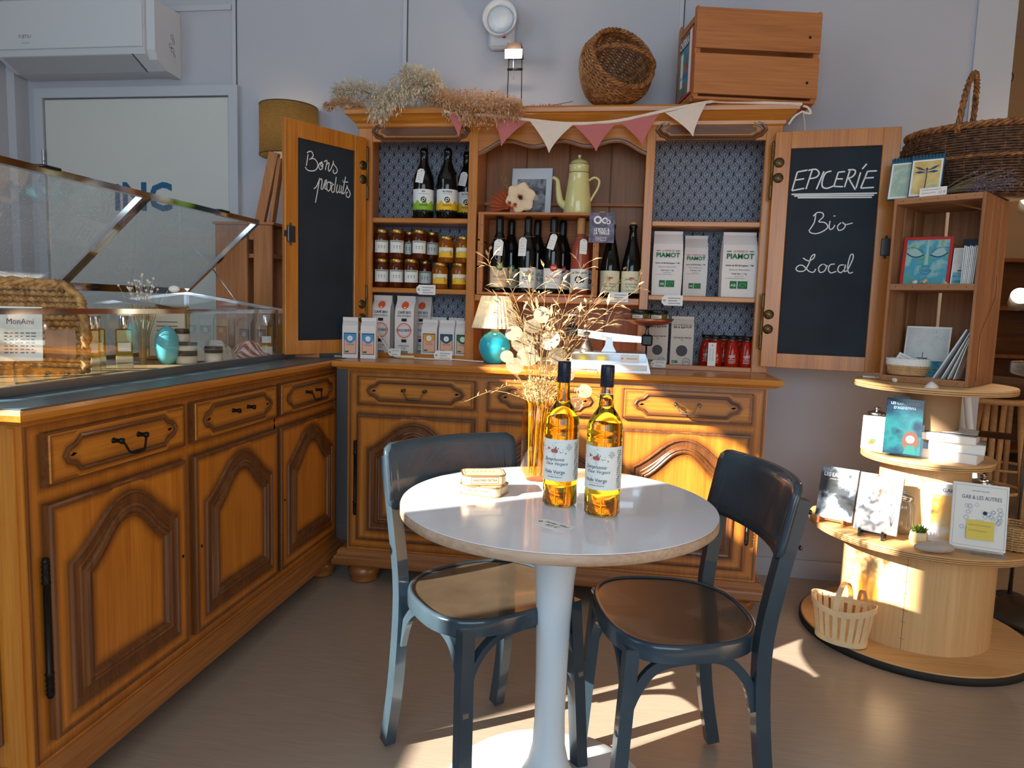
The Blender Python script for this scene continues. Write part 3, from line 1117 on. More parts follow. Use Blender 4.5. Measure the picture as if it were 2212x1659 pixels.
# stroke letters of the two boards (traced on the board, board units)
def unmap(px, py, c):
    """pixel inside the quad c = TL, TR, BL, BR to (u, v), v from the top"""
    u = v = 0.5
    for _ in range(25):
        x = (1 - v) * ((1 - u) * c[0][0] + u * c[1][0]) + v * ((1 - u) * c[2][0] + u * c[3][0])
        y = (1 - v) * ((1 - u) * c[0][1] + u * c[1][1]) + v * ((1 - u) * c[2][1] + u * c[3][1])
        wx = (1 - v) * (c[1][0] - c[0][0]) + v * (c[3][0] - c[2][0])
        hy = (1 - u) * (c[2][1] - c[0][1]) + u * (c[3][1] - c[1][1])
        u += (px - x) / wx
        v += (py - y) / hy
    return u, v


def chalk_door(loc, rz, wd, flip, strokes, quad, widths, hinge_at, latch_at):
    """frame with sunk chalkboard; local x 0..wd, z 0..h, faces -y"""
    h = 0.94
    T = Matrix.Translation((loc[0], loc[1], loc[2] - Z0)) @ Matrix.Rotation(rz, 4, 'Z')
    f = MB()
    s = 0.062
    f.box(0, s, -0.022, 0, 0, h, bev=0.002).box(wd - s, wd, -0.022, 0, 0, h, bev=0.002)
    f.box(s, wd - s, -0.021, 0, h - 0.066, h, bev=0.001).box(s, wd - s, -0.021, 0, 0, 0.058, bev=0.001)
    d = f.build('chalkboard_door', MATS['honey_v'], dt, mw=T)
    x0, x1, z0, z1 = s, wd - s, 0.058, h - 0.066
    MB().box(x0 - 0.004, x1 + 0.004, -0.012, -0.005, z0 - 0.004, z1 + 0.004).build('chalkboard', MATS['chalkboard'], d)
    for (pts, wdt) in zip(strokes, widths):
        b = MB()
        for st in pts:
            Q = [unmap(a, c, quad) for a, c in st]
            Q = [(x0 + u * (x1 - x0), z1 - v * (z1 - z0)) for u, v in Q]
            ribbon(b, bez(Q, 5) if len(Q) > 2 else Q, wdt, -0.0126)
        b.build('chalk_writing', MATS['chalk'], d, recalc=False)
    for (zc) in (0.79, 0.185):
        xh = wd if hinge_at == 'R' else 0.0
        sg = -1 if hinge_at == 'R' else 1
        hinge_rod(d, xh - sg * 0.006, -0.02, zc - 0.115, zc + 0.115, 'hinge', 'old_brass', 0.0065)
        for dz in (0.03, -0.03):
            T2 = Matrix.Translation((xh + sg * 0.02, -0.022, zc + dz)) @ Matrix.Rotation(radians(90), 4, 'X')
            p = MB().lathe([(0, 0), (0.02, 0), (0.02, 0.002), (0, 0.002)], 18, T2)
            for a in range(3):
                p.ball((xh + sg * 0.02 + 0.011 * cos(a * 2.1), -0.0245, zc + dz + 0.011 * sin(a * 2.1)), (0.003, 0.0012, 0.003), 8, 4)
            p.build('hinge_plate', MATS['old_brass'], d)
    xl = wd - 0.024 if hinge_at == 'L' else 0.024
    l = MB().box(xl - 0.017, xl + 0.017, -0.034, -0.022, 0.455, 0.52, bev=0.002)
    l.ball((xl, -0.024, 0.527), (0.006, 0.003, 0.006), 8, 5).ball((xl, -0.024, 0.448), (0.006, 0.003, 0.006), 8, 5)
    k = 1 if hinge_at == 'L' else -1
    l.box(xl + k * 0.015, xl + k * 0.03, -0.03, -0.024, 0.476, 0.5)
    l.build('latch', MATS['steel_dark'], d)
    return d


EPI = [[(340, 333), (272, 345)], [(272, 345), (235, 458)], [(235, 458), (318, 443)], [(252, 395), (318, 385)],
       [(372, 332), (330, 448)], [(345, 335), (395, 328), (418, 350), (400, 375), (355, 385)], [(450, 340), (400, 448)],
       [(500, 338), (462, 350), (440, 395), (440, 432), (470, 442), (512, 428)],
       [(590, 340), (545, 345)], [(545, 345), (515, 430)], [(515, 430), (575, 432)], [(535, 385), (575, 385)],
       [(620, 335), (585, 435)], [(608, 330), (650, 330), (655, 350), (635, 372), (610, 380)], [(612, 380), (655, 450)],
       [(690, 345), (660, 440)], [(700, 325), (730, 293)],
       [(795, 335), (735, 338)], [(735, 338), (690, 440)], [(690, 440), (775, 435)], [(712, 380), (775, 375)],
       [(232, 480), (795, 470)], [(250, 490), (775, 482)], [(275, 500), (762, 495)]]
BIO = [[(395, 600), (385, 650), (352, 698)], [(378, 612), (405, 590), (440, 592), (445, 615), (415, 645), (455, 650), (475, 675), (450, 700), (400, 718), (360, 712), (350, 695)],
       [(490, 640), (484, 675), (490, 692), (508, 686), (522, 665)], [(513, 611), (526, 609)],
       [(562, 650), (540, 672), (546, 697), (575, 690), (590, 665), (570, 648), (592, 662), (638, 652)],
       [(310, 868), (345, 885), (380, 870), (388, 845), (365, 860), (350, 900), (320, 945), (280, 950), (262, 935), (280, 915), (310, 915), (350, 950), (380, 955), (395, 935)],
       [(440, 905), (415, 925), (420, 955), (450, 950), (465, 920), (445, 905), (475, 920)],
       [(520, 905), (490, 910), (478, 940), (495, 960), (530, 950)],
       [(580, 910), (550, 915), (540, 945), (560, 958), (585, 935), (590, 908), (582, 950), (602, 945)],
       [(602, 945), (635, 880), (640, 848), (622, 852), (604, 920), (612, 960), (638, 955)]]
chalk_door((1.643, 0.262, 0.982), atan2(0.19 - 0.262, 2.088 - 1.643), 0.452, False, [EPI, BIO[:5], BIO[5:]], [(230, 207), (830, 183), (132, 1462), (710, 1490)], [0.0055, 0.0042, 0.0042], 'L', 'R')
BON = [[(465, 665), (510, 635), (560, 650), (585, 710), (550, 760), (512, 780)], [(485, 690), (455, 890)],
       [(512, 775), (590, 765), (650, 810), (680, 890), (640, 965), (550, 985), (470, 960), (432, 908)],
       [(770, 830), (720, 850), (695, 910), (730, 965), (775, 930), (765, 850), (735, 870), (750, 910), (790, 870)],
       [(800, 830), (860, 810), (845, 900), (832, 975)], [(845, 890), (890, 850), (905, 870), (890, 960), (910, 1000), (945, 960)],
       [(945, 960), (985, 870), (990, 820), (1000, 880), (1060, 950), (1075, 1010), (1030, 1045), (990, 1020), (1000, 975)],
       [(605, 1300), (650, 1270), (700, 1170), (720, 1110)], [(720, 1110), (690, 1290), (640, 1550)], [(718, 1150), (760, 1130), (765, 1200), (750, 1300), (780, 1310), (800, 1260)],
       [(800, 1260), (835, 1160), (860, 1170), (825, 1260), (835, 1310), (860, 1310)],
       [(940, 1190), (880, 1200), (865, 1290), (895, 1350), (940, 1310), (945, 1220), (920, 1200), (985, 1215)],
       [(1015, 1230), (970, 1260), (965, 1340), (990, 1375), (1025, 1330), (1055, 1105)], [(1040, 1230), (1020, 1330), (1030, 1365)],
       [(1085, 1240), (1065, 1340), (1080, 1385), (1115, 1350), (1145, 1250)], [(1145, 1250), (1120, 1340), (1130, 1385), (1155, 1370)],
       [(1180, 1270), (1165, 1350), (1180, 1405), (1200, 1390)], [(1188, 1175), (1198, 1168)],
       [(1252, 1110), (1215, 1290), (1200, 1380), (1215, 1405), (1240, 1385)], [(1200, 1200), (1310, 1205)],
       [(1245, 1385), (1285, 1290), (1290, 1260), (1300, 1310), (1350, 1380), (1355, 1440), (1320, 1475), (1280, 1450), (1275, 1395), (1310, 1380)]]
# board corners of the left door in the same tracing frame
chalk_door((-0.30, -0.085, 0.972), atan2(0.272 + 0.085, -0.095 + 0.30), 0.412, True, [BON[:7], BON[7:]], [(272, 385), (1425, 675), (305, 4075), (1480, 4010)], [0.0042, 0.0042], 'R', 'L')

# ================================================================== pedestal table and the two bistro chairs
TX, TY = 0.943, -1.178
tb = thing('bistro_table', 'round white pedestal bistro table between the two blue chairs', 'table', (TX, TY, 0))
wood('table_band', (196, 170, 146), (164, 132, 104), 'X', 1.0, 0.5)
mat('table_white', (234, 237, 244), 0.16, coat=0.3, var=0.03, vscale=7)
mat('pedestal_paint', (212, 222, 228), 0.3)
MB().lathe([(0, 0.738), (0.362, 0.738), (0.368, 0.7385), (0.368, 0.74), (0.0, 0.74)], 96, smooth=False).build('top_laminate', MATS['table_white'], tb)
MB().lathe([(0, 0.715), (0.366, 0.715), (0.3695, 0.718), (0.3695, 0.736), (0.367, 0.738), (0, 0.738)], 96).build('edge_band', MATS['table_band'], tb)
MB().lathe([(0, 0.7145), (0.0625, 0.7145), (0.061, 0.68), (0.055, 0.62), (0.047, 0.55), (0.0415, 0.45), (0.038, 0.32), (0.037, 0.2), (0.040, 0.13), (0.050, 0.085), (0.068, 0.05), (0.098, 0.027)], 40).build('pedestal', MATS['pedestal_paint'], tb)
MB().lathe([(0.098, 0.027), (0.13, 0.02), (0.2, 0.014), (0.255, 0.010), (0.262, 0.004), (0.262, 0.0)], 64).build('base_plate', MATS['pedestal_paint'], tb)

mat('chair_blue', (51, 67, 78), 0.22, coat=0.35, var=0.12, vscale=10, bump=0.06, bscale=40)
mat('seat_brown', (70, 60, 48), 0.24, coat=0.5, var=0.35, vscale=7, bump=0.04, bscale=50)


def seat_outline(k=1.0, n=48):
    P = []
    for i in range(n):
        a = 2 * pi * i / n
        c, s = cos(a), sin(a)
        e = 2.7
        r = (abs(c) ** e + abs(s) ** e) ** (-1 / e)
        x, y = 0.205 * r * c, 0.182 * r * s
        x *= 1.0 - 0.10 * (y / 0.205)       # a little wider in front (-y)
        P.append((x * k, y * k))
    return P


def make_chair(label, loc, rz):
    t = thing('bistro_chair', label, 'chair', loc, rz, 'blue bistro chairs')
    O = seat_outline()
    I = seat_outline(0.93)
    sr = MB()
    n = len(O)
    rings = [(1.0, 0.440), (1.0, 0.472), (0.985, 0.480), (0.955, 0.481), (0.935, 0.477)]
    vs = []
    for k, z in rings:
        vs += [(x * k, y * k, z) for x, y in O]
    fs = [(j * n + i, j * n + (i + 1) % n, (j + 1) * n + (i + 1) % n, (j + 1) * n + i) for j in range(len(rings) - 1) for i in range(n)]
    sr.add(vs, fs, True)
    sr.build('seat_rim', MATS['chair_blue'], t)
    sp = MB()
    rr = [0.935, 0.7, 0.45, 0.2, 0.0]
    vs = []
    for k in rr[:-1]:
        vs += [(x * k, y * k, 0.4765 - 0.006 * (1 - k * k)) for x, y in O]
    vs.append((0, 0, 0.4705))
    fs = [(j * n + i, j * n + (i + 1) % n, (j + 1) * n + (i + 1) % n, (j + 1) * n + i) for j in range(3) for i in range(n)]
    fs += [(3 * n + i, 3 * n + (i + 1) % n, 4 * n) for i in range(n)]
    sp.add(vs, fs, True)
    sp.add([(x * 0.99, y * 0.99, 0.442) for x, y in O], [tuple(range(n))])
    sp.build('seat_panel', MATS['seat_brown'], t)
    for s in (-1, 1):
        # front leg
        MB().tube([(s * 0.160, -0.145, 0.458), (s * 0.168, -0.155, 0.32), (s * 0.180, -0.175, 0.012)], 0.017, flat=(0.034, 0.030)).build('leg', MATS['chair_blue'], t)
        # back leg runs up to carry the backrest
        P = bez([(s * 0.180, 0.200, 0.012), (s * 0.176, 0.165, 0.20), (s * 0.172, 0.150, 0.44), (s * 0.178, 0.172, 0.62), (s * 0.186, 0.208, 0.80)], 4)
        MB().tube(P, 0.017, flat=(0.030, 0.034)).build('leg', MATS['chair_blue'], t)
        # bentwood brackets
        for path in ([(s * 0.174, -0.165, 0.26), (s * 0.168, -0.140, 0.345), (s * 0.164, -0.09, 0.412), (s * 0.164, 0.0, 0.432), (s * 0.164, 0.07, 0.426), (s * 0.167, 0.120, 0.378), (s * 0.172, 0.140, 0.31)],
                     ):
            MB().tube(bez(path, 5), 0.01, flat=(0.016, 0.022)).build('bracket', MATS['chair_blue'], t)
        for zz in (0.69, 0.77):
            MB().ball((s * 0.186, 0.188 + (zz - 0.62) * 0.2 + 0.012, zz), (0.006, 0.004, 0.006), 8, 5).build('bolt', MATS['steel_dark'], t)
    fb = bez([(-0.170, -0.160, 0.26), (-0.150, -0.152, 0.355), (-0.09, -0.15, 0.418), (0, -0.15, 0.432), (0.09, -0.15, 0.418), (0.150, -0.152, 0.355), (0.170, -0.160, 0.26)], 5)
    MB().tube(fb, 0.01, flat=(0.016, 0.022)).build('front_bracket', MATS['chair_blue'], t)
    # curved backrest board
    def back(u, v, off):
        a = (u - 0.5) * 2
        x = 0.205 * a
        z = 0.665 + 0.168 * v
        y = 0.180 + (z - 0.62) * 0.20 - 0.045 * a * a + 0.022
        return (x, y - off, z)
    b = MB()
    nu, nv = 20, 6
    A = [[back(i / nu, j / nv, 0.016) for j in range(nv + 1)] for i in range(nu + 1)]
    Bk = [[back(i / nu, j / nv, 0.0) for j in range(nv + 1)] for i in range(nu + 1)]
    rim = []
    idx = {}
    vs = []
    for side, G in ((0, A), (1, Bk)):
        for i in range(nu + 1):
            for j in range(nv + 1):
                idx[(side, i, j)] = len(vs)
                # round the corners
                x, y, z = G[i][j]
                if j in (0, nv) and i in (0, nu):
                    z += 0.012 if j == 0 else -0.012
                    x *= 0.985
                vs.append((x, y, z))
    fs = []
    for i in range(nu):
        for j in range(nv):
            fs.append((idx[(0, i, j)], idx[(0, i + 1, j)], idx[(0, i + 1, j + 1)], idx[(0, i, j + 1)]))
            fs.append((idx[(1, i, j)], idx[(1, i, j + 1)], idx[(1, i + 1, j + 1)], idx[(1, i + 1, j)]))
    for i in range(nu):
        for j in (0, nv):
            fs.append((idx[(0, i, j)], idx[(0, i + 1, j)], idx[(1, i + 1, j)], idx[(1, i, j)]))
    for j in range(nv):
        for i in (0, nu):
            fs.append((idx[(0, i, j)], idx[(0, i, j + 1)], idx[(1, i, j + 1)], idx[(1, i, j)]))
    b.add(vs, fs, True)
    b.build('backrest', MATS['chair_blue'], t)
    return t


make_chair('blue bistro chair left of the table, its back towards the counter', (0.765, -1.085, 0), radians(45))
make_chair('dark blue bistro chair right of the table beside the cable spools', (1.226, -1.112, 0), radians(-75))

# ------------------------------------------------------------------ things on the table
TT = 0.74


def glassy(name, rgb, rough=0.0, ior=1.47):
    m = mat(name, rgb, rough, trans=1.0, ior=ior)
    return m


glassy('oil', (255, 210, 44), 0.0, 1.46)
glassy('clear_glass', (246, 248, 246), 0.0, 1.45)
mat('cap_navy', (22, 30, 48), 0.35)
mat('label_white', (232, 234, 228), 0.6)


def oil_bottle(label, p, rz, full):
    t = thing('oil_bottle', label, 'bottle', (p[0], p[1], TT), rz, 'oil bottles on the table')
    R = 0.0395
    body = [(0, 0.004), (0.028, 0.002), (0.034, 0.0005), (R, 0.006), (R, 0.05), (R + .0004, 0.052), (R, 0.054), (R, 0.165), (R + .0006, 0.167), (R, 0.170), (R, 0.188), (R + .0008, 0.190), (R, 0.194), (0.0378, 0.205), (0.029, 0.222), (0.019, 0.237), (0.0165, 0.243), (0.0165, 0.248), (0.0155, 0.252)]
    neck_f = [(0.0135, 0.285), (0.0132, 0.300)] if full else [(0.0148, 0.268), (0.0, 0.2685)]
    if full:
        MB().lathe(body + neck_f + [(0, 0.300)], 48).build('oil_filled_glass', MATS['oil'], t)
    else:
        MB().lathe(body + neck_f, 48).build('oil_filled_glass', MATS['oil'], t)
        MB().lathe([(0.0149, 0.269), (0.0138, 0.285), (0.0132, 0.300), (0.0118, 0.300), (0.0124, 0.285), (0.0135, 0.2695)], 32).build('empty_neck', thin_glass('neck_glass', (240, 235, 220), 0.05), t)
    cp = MB().lathe([(0.0145, 0.285), (0.0152, 0.286), (0.0152, 0.328), (0.0145, 0.333), (0.0, 0.334)], 28)
    for zz in (0.298, 0.308):
        cp.tube([(0.0154 * cos(a * pi / 12), 0.0154 * sin(a * pi / 12), zz) for a in range(24)], 0.0006, 4, closed=True)
    cp.build('cap', MATS['cap_navy'], t)
    lb = MB().arc_patch(R + 0.0006, -1.75, 1.75, 0.062, 0.158, 32).build('label', MATS['label_white'], t)
    RR = R + 0.0008
    a = MB()
    rnd = random.Random(4)
    for k in range(26):
        an = rnd.uniform(0, 2 * pi)
        d = abs(rnd.gauss(0, 0.010))
        cx, cz = -0.012 + d * 1.7 * cos(an), 0.130 + d * 0.9 * sin(an) + 0.006
        disc_flat(a, cx, cz, rnd.uniform(0.0008, 0.0018), n=6, curve=RR)
    for k in range(8):
        an = rnd.uniform(0, 2 * pi)
        ribbon(a, [(-0.012, 0.132), (-0.012 + 0.022 * cos(an), 0.134 + 0.016 * sin(an))], 0.0004, curve=RR)
    a.build('leaf_print', mat('print_olive', (112, 116, 84), 0.7), lb, recalc=False)
    a = MB()
    for (cx, cz, r) in ((-0.016, 0.132, 0.0042), (-0.008, 0.1315, 0.0044), (-0.027, 0.137, 0.003)):
        disc_flat(a, cx, cz, r, n=10, curve=RR)
    a.build('flower_print', mat('print_rose', (206, 76, 82), 0.7), lb, recalc=False)
    a = MB()
    round_text(a, 'Symphonie', RR, -0.35, 0.1125, 0.0115, shear=0.45)
    round_text(a, "d'aux Vergers", RR, -0.20, 0.1025, 0.010, shear=0.45)
    round_text(a, 'Huile Vierge', RR, -0.30, 0.0835, 0.0112, spacing=0.95)
    round_text(a, 'PREMIERE PRESSION', RR, -0.25, 0.0715, 0.0042)
    for k, s in enumerate(('Une', 'richesse', 'inestimable', 'à goûter', 'ici')):
        round_text(a, s, RR, 0.55, 0.1475 - k * 0.0035, 0.0036)
    ribbon(a, [(-0.03 + i * 0.006, 0.077) for i in range(8)], 0.0004, curve=RR)
    for k in range(5):
        an = 0.95 + 0.06 * k
        for z in range(18):
            if (z * 7 + k * 3) % 5:
                rect_flat(a, -0.0005, 0.0005, 0.066 + z * 0.0048, 0.0695 + z * 0.0048, 0, Matrix.Rotation(an, 4, 'Z') @ Matrix.Translation((0, -RR - 0.0004, 0)))
    a.build('lettering', MATS['ink'], lb, recalc=False)
    return t


FACE = atan2(1.08 - 1.0, 1.2)
q = PZ(1208, 1088, TT)
oil_bottle('full oil bottle nearest the tall ribbed vase', (q.x, q.y), -0.02, True)
q = PZ(1299, 1109, TT)
oil_bottle('oil bottle with an empty neck, right of the pair', (q.x, q.y), -0.10, False)

# ribbed amber vase with the dried bouquet
q = PZ(1158, 1036, TT)
VX, VY = q.x, q.y
vs_ = thing('ribbed_vase', 'tall ribbed amber glass vase holding dried flowers', 'vase', (VX, VY, TT))
VP = [(0, 0.002), (0.028, 0.0), (0.032, 0.006), (0.034, 0.014), (0.0415, 0.028), (0.0415, 0.10), (0.0415, 0.165), (0.040, 0.178), (0.034, 0.19), (0.0345, 0.205), (0.0355, 0.212)]
MB().lathe(VP, 96, rib=32, ribamp=0.012).build('glass', thin_glass('amber_glass', (238, 205, 120), 0.05, 0.0, 0.08), vs_)


def leafshape(mb, p, d, L, W, up=(0, 0, 1), bend=0.2):
    """small pointed blade from p along d"""
    d = Vector(d).normalized()
    s = d.cross(Vector(up))
    if s.length < 1e-3: s = d.cross(Vector((1, 0, 0)))
    s.normalize()
    n = s.cross(d)
    p = Vector(p)
    vs = [p, p + d * L * 0.35 + s * W + n * W * 0.3, p + d * L, p + d * L * 0.35 - s * W + n * W * 0.3, p + d * L * 0.45 + n * W * 0.9]
    mb.add(vs, [(0, 1, 4), (1, 2, 4), (2, 3, 4), (3, 0, 4)], True)


mat('oat', (190, 158, 112), 0.75)
mat('straw', (160, 124, 74), 0.75)
thin_glass('lunaria', (250, 244, 230), 0.02, 1.35, 0.3, (214, 200, 172))
mat('dry_flower', (222, 190, 130), 0.8)
bq = thing('dried_bouquet', 'dried oats, honesty discs and pale flowers in the amber vase', 'dried flowers', (VX, VY, TT + 0.01))
rnd = random.Random(5)
stems = MB()
oats = []
# oat stalks: pixel targets of the panicles, spread round the vase in depth
OT = [(1052, 560), (1090, 590), (1140, 610), (1180, 600), (1215, 610), (1262, 570), (1300, 640), (1345, 600), (1385, 620), (1240, 680), (1120, 690), (1330, 690), (1195, 690), (1275, 700), (1080, 660), (1160, 650)]
for (px, py) in OT:
    dy = rnd.uniform(-0.10, 0.10)
    tip = PY(px, py, VY + dy) - Vector((VX, VY, TT + 0.01))
    r0 = 0.02
    a = rnd.uniform(0, 2 * pi)
    base = Vector((r0 * cos(a), r0 * sin(a), 0.004))
    mid = Vector((base.x * 0.5 + tip.x * 0.08, base.y * 0.5 + tip.y * 0.08, 0.205))
    m2 = mid.lerp(tip, 0.55) + Vector((tip.x * -0.12, 0, 0.02))
    P = bez([base, mid, m2, tip], 5)
    stems.tube(P, [0.0010 - 0.0005 * i / (len(P) - 1) for i in range(len(P))], 4, caps=False)
    om = MB()
    for k in range(rnd.randint(13, 18)):
        f = rnd.uniform(0.55, 1.0)
        i = min(len(P) - 2, int(f * (len(P) - 1)))
        o = P[i].lerp(P[i + 1], rnd.random())
        d = (P[i + 1] - P[i]).normalized() + Vector((rnd.uniform(-1, 1), rnd.uniform(-1, 1), rnd.uniform(-0.5, 0.4))) * 0.95
        d.normalize()
        e = o + d * rnd.uniform(0.015, 0.04)
        om.tube([o, o.lerp(e, 0.5) + Vector((0, 0, 0.004)), e], 0.0003, 3, caps=False)
        leafshape(om, e, (d + Vector((0, 0, -0.45))).normalized(), rnd.uniform(0.028, 0.038), 0.0046)
    om.build('oat_spray', MATS['oat'], bq, recalc=False)['kind'] = 'stuff'
stems.build('stems', MATS['straw'], bq, recalc=False)['kind'] = 'stuff'
for (px, py, r) in [(1130, 740, 22), (1188, 735, 20), (1150, 705, 14), (1112, 790, 16), (1140, 770, 20), (1180, 790, 18), (1205, 770, 17), (1110, 720, 15), (1170, 680, 16), (1262, 845, 14), (1245, 870, 13), (1095, 770, 12), (1225, 810, 13)]:
    c = PY(px, py, VY + rnd.uniform(-0.07, 0.05)) - Vector((VX, VY, TT + 0.01))
    R = r / 1546 * 2.3
    T = Matrix.Translation(c) @ Matrix.Rotation(rnd.uniform(-0.5, 0.5), 4, 'Z') @ Matrix.Rotation(radians(90) + rnd.uniform(-0.5, 0.5), 4, 'X')
    b = MB()
    b.lathe([(0, 0.0), (R * 0.7, 0.001), (R, 0.0)], 18, T, squash=0.88)
    b.tube([T @ Vector((R * cos(k_ * pi / 9), R * .88 * sin(k_ * pi / 9), 0)) for k_ in range(18)], 0.0006, 3, closed=True)
    b.tube([c + Vector((0, 0, -R * 0.8)), c * 0.5 + Vector((0, 0, 0.09)), Vector((0, 0, 0.18))], 0.0006, 3, caps=False)
    b.build('honesty_disc', MATS['lunaria'], bq, recalc=False)
fl = MB()
for k in range(420):
    a = rnd.uniform(0, 2 * pi)
    rr = abs(rnd.gauss(0, 0.030))
    z = 0.205 + abs(rnd.gauss(0, 0.035))
    c = Vector((rr * cos(a) * 1.2, rr * sin(a), z))
    d = Vector((cos(a) * rnd.random(), sin(a) * rnd.random(), rnd.uniform(0.1, 1)))
    leafshape(fl, c, d, rnd.uniform(0.006, 0.014), rnd.uniform(0.002, 0.004))
for k in range(34):
    a = rnd.uniform(0, 2 * pi)
    fl.tube([(0.022 * cos(a), 0.022 * sin(a), 0.01 + rnd.random() * 0.03), (0.026 * cos(a + 0.3), 0.026 * sin(a + 0.3), 0.19), (0.04 * cos(a), 0.04 * sin(a), 0.23)], 0.0007, 3, caps=False)
fl.build('small_dry_flowers', MATS['dry_flower'], bq, recalc=False)['kind'] = 'stuff'
gr = MB()
for (px, py) in [(1000, 870), (1060, 800), (1290, 800), (1240, 760), (1300, 860), (1060, 850)]:
    e = PY(px, py, VY + rnd.uniform(-0.05, 0.05)) - Vector((VX, VY, TT + 0.01))
    P = bez([Vector((0, 0, 0.19)), e * 0.55 + Vector((0, 0, 0.12)), e], 4)
    gr.tube(P, 0.0008, 3, caps=False)
    for k in range(9):
        o = P[rnd.randint(4, len(P) - 1)]
        leafshape(gr, o, (rnd.uniform(-1, 1), rnd.uniform(-1, 1), rnd.uniform(-0.3, 0.8)), 0.016, 0.002)
gr.build('drooping_grass', MATS['straw'], bq, recalc=False)['kind'] = 'stuff'

# sardine tins
mat('tin_cream', (226, 204, 164), 0.38, 0.2)
mat('tin_red', (186, 76, 62), 0.5)
mat('tin_brass', (176, 136, 78), 0.3, 0.8)


def rounded_rect(w_, d_, r, n=5):
    P = []
    for (cx, cy, a0) in ((w_ - r, d_ - r, 0), (-w_ + r, d_ - r, 90), (-w_ + r, -d_ + r, 180), (w_ - r, -d_ + r, 270)):
        for i in range(n + 1):
            a = radians(a0 + 90 * i / n)
            P.append((cx + r * cos(a), cy + r * sin(a)))
    return P


def tin(label, p, z, rz):
    t = thing('sardine_tin', label, 'tin', (p.x, p.y, z), rz, 'sardine tins on the table')
    w_, d_ = 0.052, 0.037
    MB().prism(rounded_rect(w_, d_, 0.016), 0.0015, 0.0235, 'XY').build('body', MATS['tin_cream'], t)
    r = MB()
    for zz in (0.0, 0.0225):
        r.prism(rounded_rect(w_ + 0.0016, d_ + 0.0016, 0.0168), zz, zz + 0.0022, 'XY')
    r.build('seam', MATS['tin_brass'], t)
    MB().prism(rounded_rect(w_ - 0.002, d_ - 0.002, 0.015), 0.0247, 0.0251, 'XY').build('lid', mat('tin_lid', (222, 196, 160), 0.35, 0.2), t)
    a = MB()
    line_flat(a, -0.033, 0.033, 0.0045, 0.0205, 0.0009, -d_ - 0.0004)
    T = Matrix.Rotation(radians(-90), 4, 'Z')
    line_flat(a, -0.019, 0.019, 0.0045, 0.0205, 0.0009, -w_ - 0.0004, T)
    T = Matrix.Rotation(radians(90), 4, 'Z')
    line_flat(a, -0.019, 0.019, 0.0045, 0.0205, 0.0009, -w_ - 0.0004, T)
    T = Matrix.Translation((0, 0, 0.0253)) @ Matrix.Rotation(radians(-90), 4, 'X')
    for s in range(3):
        disc_flat(a, -0.02 + s * 0.02, 0.004 * (s % 2), 0.007, 0, 12, T, r_in=0.0055)
    line_flat(a, -0.046, 0.046, -0.031, 0.031, 0.0012, 0, T)
    a.build('red_print', MATS['tin_red'], t, recalc=False)
    a = MB()
    flat_text(a, 'SARDINES EXTRA', 0, 0.0125, 0.0085, -d_ - 0.0006, wfit=0.058)
    flat_text(a, 'FAVORITE', 0, 0.0125, 0.007, -w_ - 0.0006, Matrix.Rotation(radians(-90), 4, 'Z'), wfit=0.03)
    a.build('lettering', MATS['ink'], t, recalc=False)
    return t


q = PZ(1046, 1064, TT)
tin('lower cream sardine tin lying on the white table', q, TT, radians(-14))
tin('upper cream sardine tin stacked askew on the other', q + Vector((-0.004, 0.004, 0)), TT + 0.0256, radians(17))


# tag shaped price cards
def price_tag(label, loc, rot, w_=0.052, h_=0.026, lines=2, material='paper', hole='L', group='handwritten price tags', seed=1, ink='ink_blue', text=None):
    t = thing('price_tag', label, 'price tag', loc, 0, group, rot=rot)
    c = h_ * 0.28
    P = [(-w_ / 2 + c, -h_ / 2), (w_ / 2, -h_ / 2), (w_ / 2, h_ / 2), (-w_ / 2 + c, h_ / 2), (-w_ / 2, h_ / 2 - c), (-w_ / 2, -h_ / 2 + c)]
    MB().prism(P, 0, 0.0006, 'XZ').build('card', MATS[material], t)
    a = MB()
    disc_flat(a, -w_ / 2 + h_ * 0.25, 0, h_ * 0.11, -0.0004, 12, r_in=h_ * 0.05)
    a.build('eyelet', MATS['old_brass'], t, recalc=False)
    a = MB()
    rn = random.Random(seed)
    if text:
        for i, s in enumerate(text):
            flat_text(a, s, w_ * 0.06, h_ * (0.16 - 0.36 * i), h_ * 0.30, -0.0004, shear=0.4)
    else:
        for i in range(lines):
            scribble(a, -w_ * 0.18, w_ * (0.40 - 0.15 * (i % 2)), h_ * (0.22 - 0.5 * i / max(1, lines - 1) if lines > 1 else 0), h_ * 0.13, h_ * 0.03, rn, y=-0.0004)
    a.build('handwriting', MATS[ink], t, recalc=False)
    return t


q = PZ(1193, 1134, TT)
price_tag('white handwritten price tag lying on the round table', (q.x, q.y, TT + 0.0008), (radians(-90), 0, radians(-33)), 0.086, 0.046, text=('huiles 50cl', '8.5 €'), ink='ink', seed=3)

# ================================================================== goods on the dresser
mat('dark_glass', (12, 14, 12), 0.06, spec=0.6)
mat('amber_dark', (70, 26, 6), 0.08, trans=0.25)
mat('honey_dark', (112, 44, 8), 0.08, trans=0.45, ior=1.4)
mat('honey_gold', (176, 96, 14), 0.08, trans=0.45, ior=1.4)
mat('lid_gold', (190, 150, 80), 0.3, 0.9)
mat('lid_black', (18, 18, 20), 0.35)
mat('rose_wine', (214, 110, 84), 0.05, trans=0.55, ior=1.35)
mat('cork', (190, 140, 88), 0.8)
mat('bag_white', (226, 220, 216), 0.55, bump=0.25, bscale=22)
mat('bag_kraft', (206, 196, 184), 0.6, bump=0.2, bscale=30)
mat('orange_print', (226, 92, 44), 0.6)
mat('yellow_print', (236, 186, 34), 0.6)
mat('lime_print', (140, 184, 44), 0.6)
mat('teal_print', (36, 86, 110), 0.6)
mat('blue_print', (70, 150, 204), 0.6)
mat('peach_print', (232, 176, 148), 0.6)
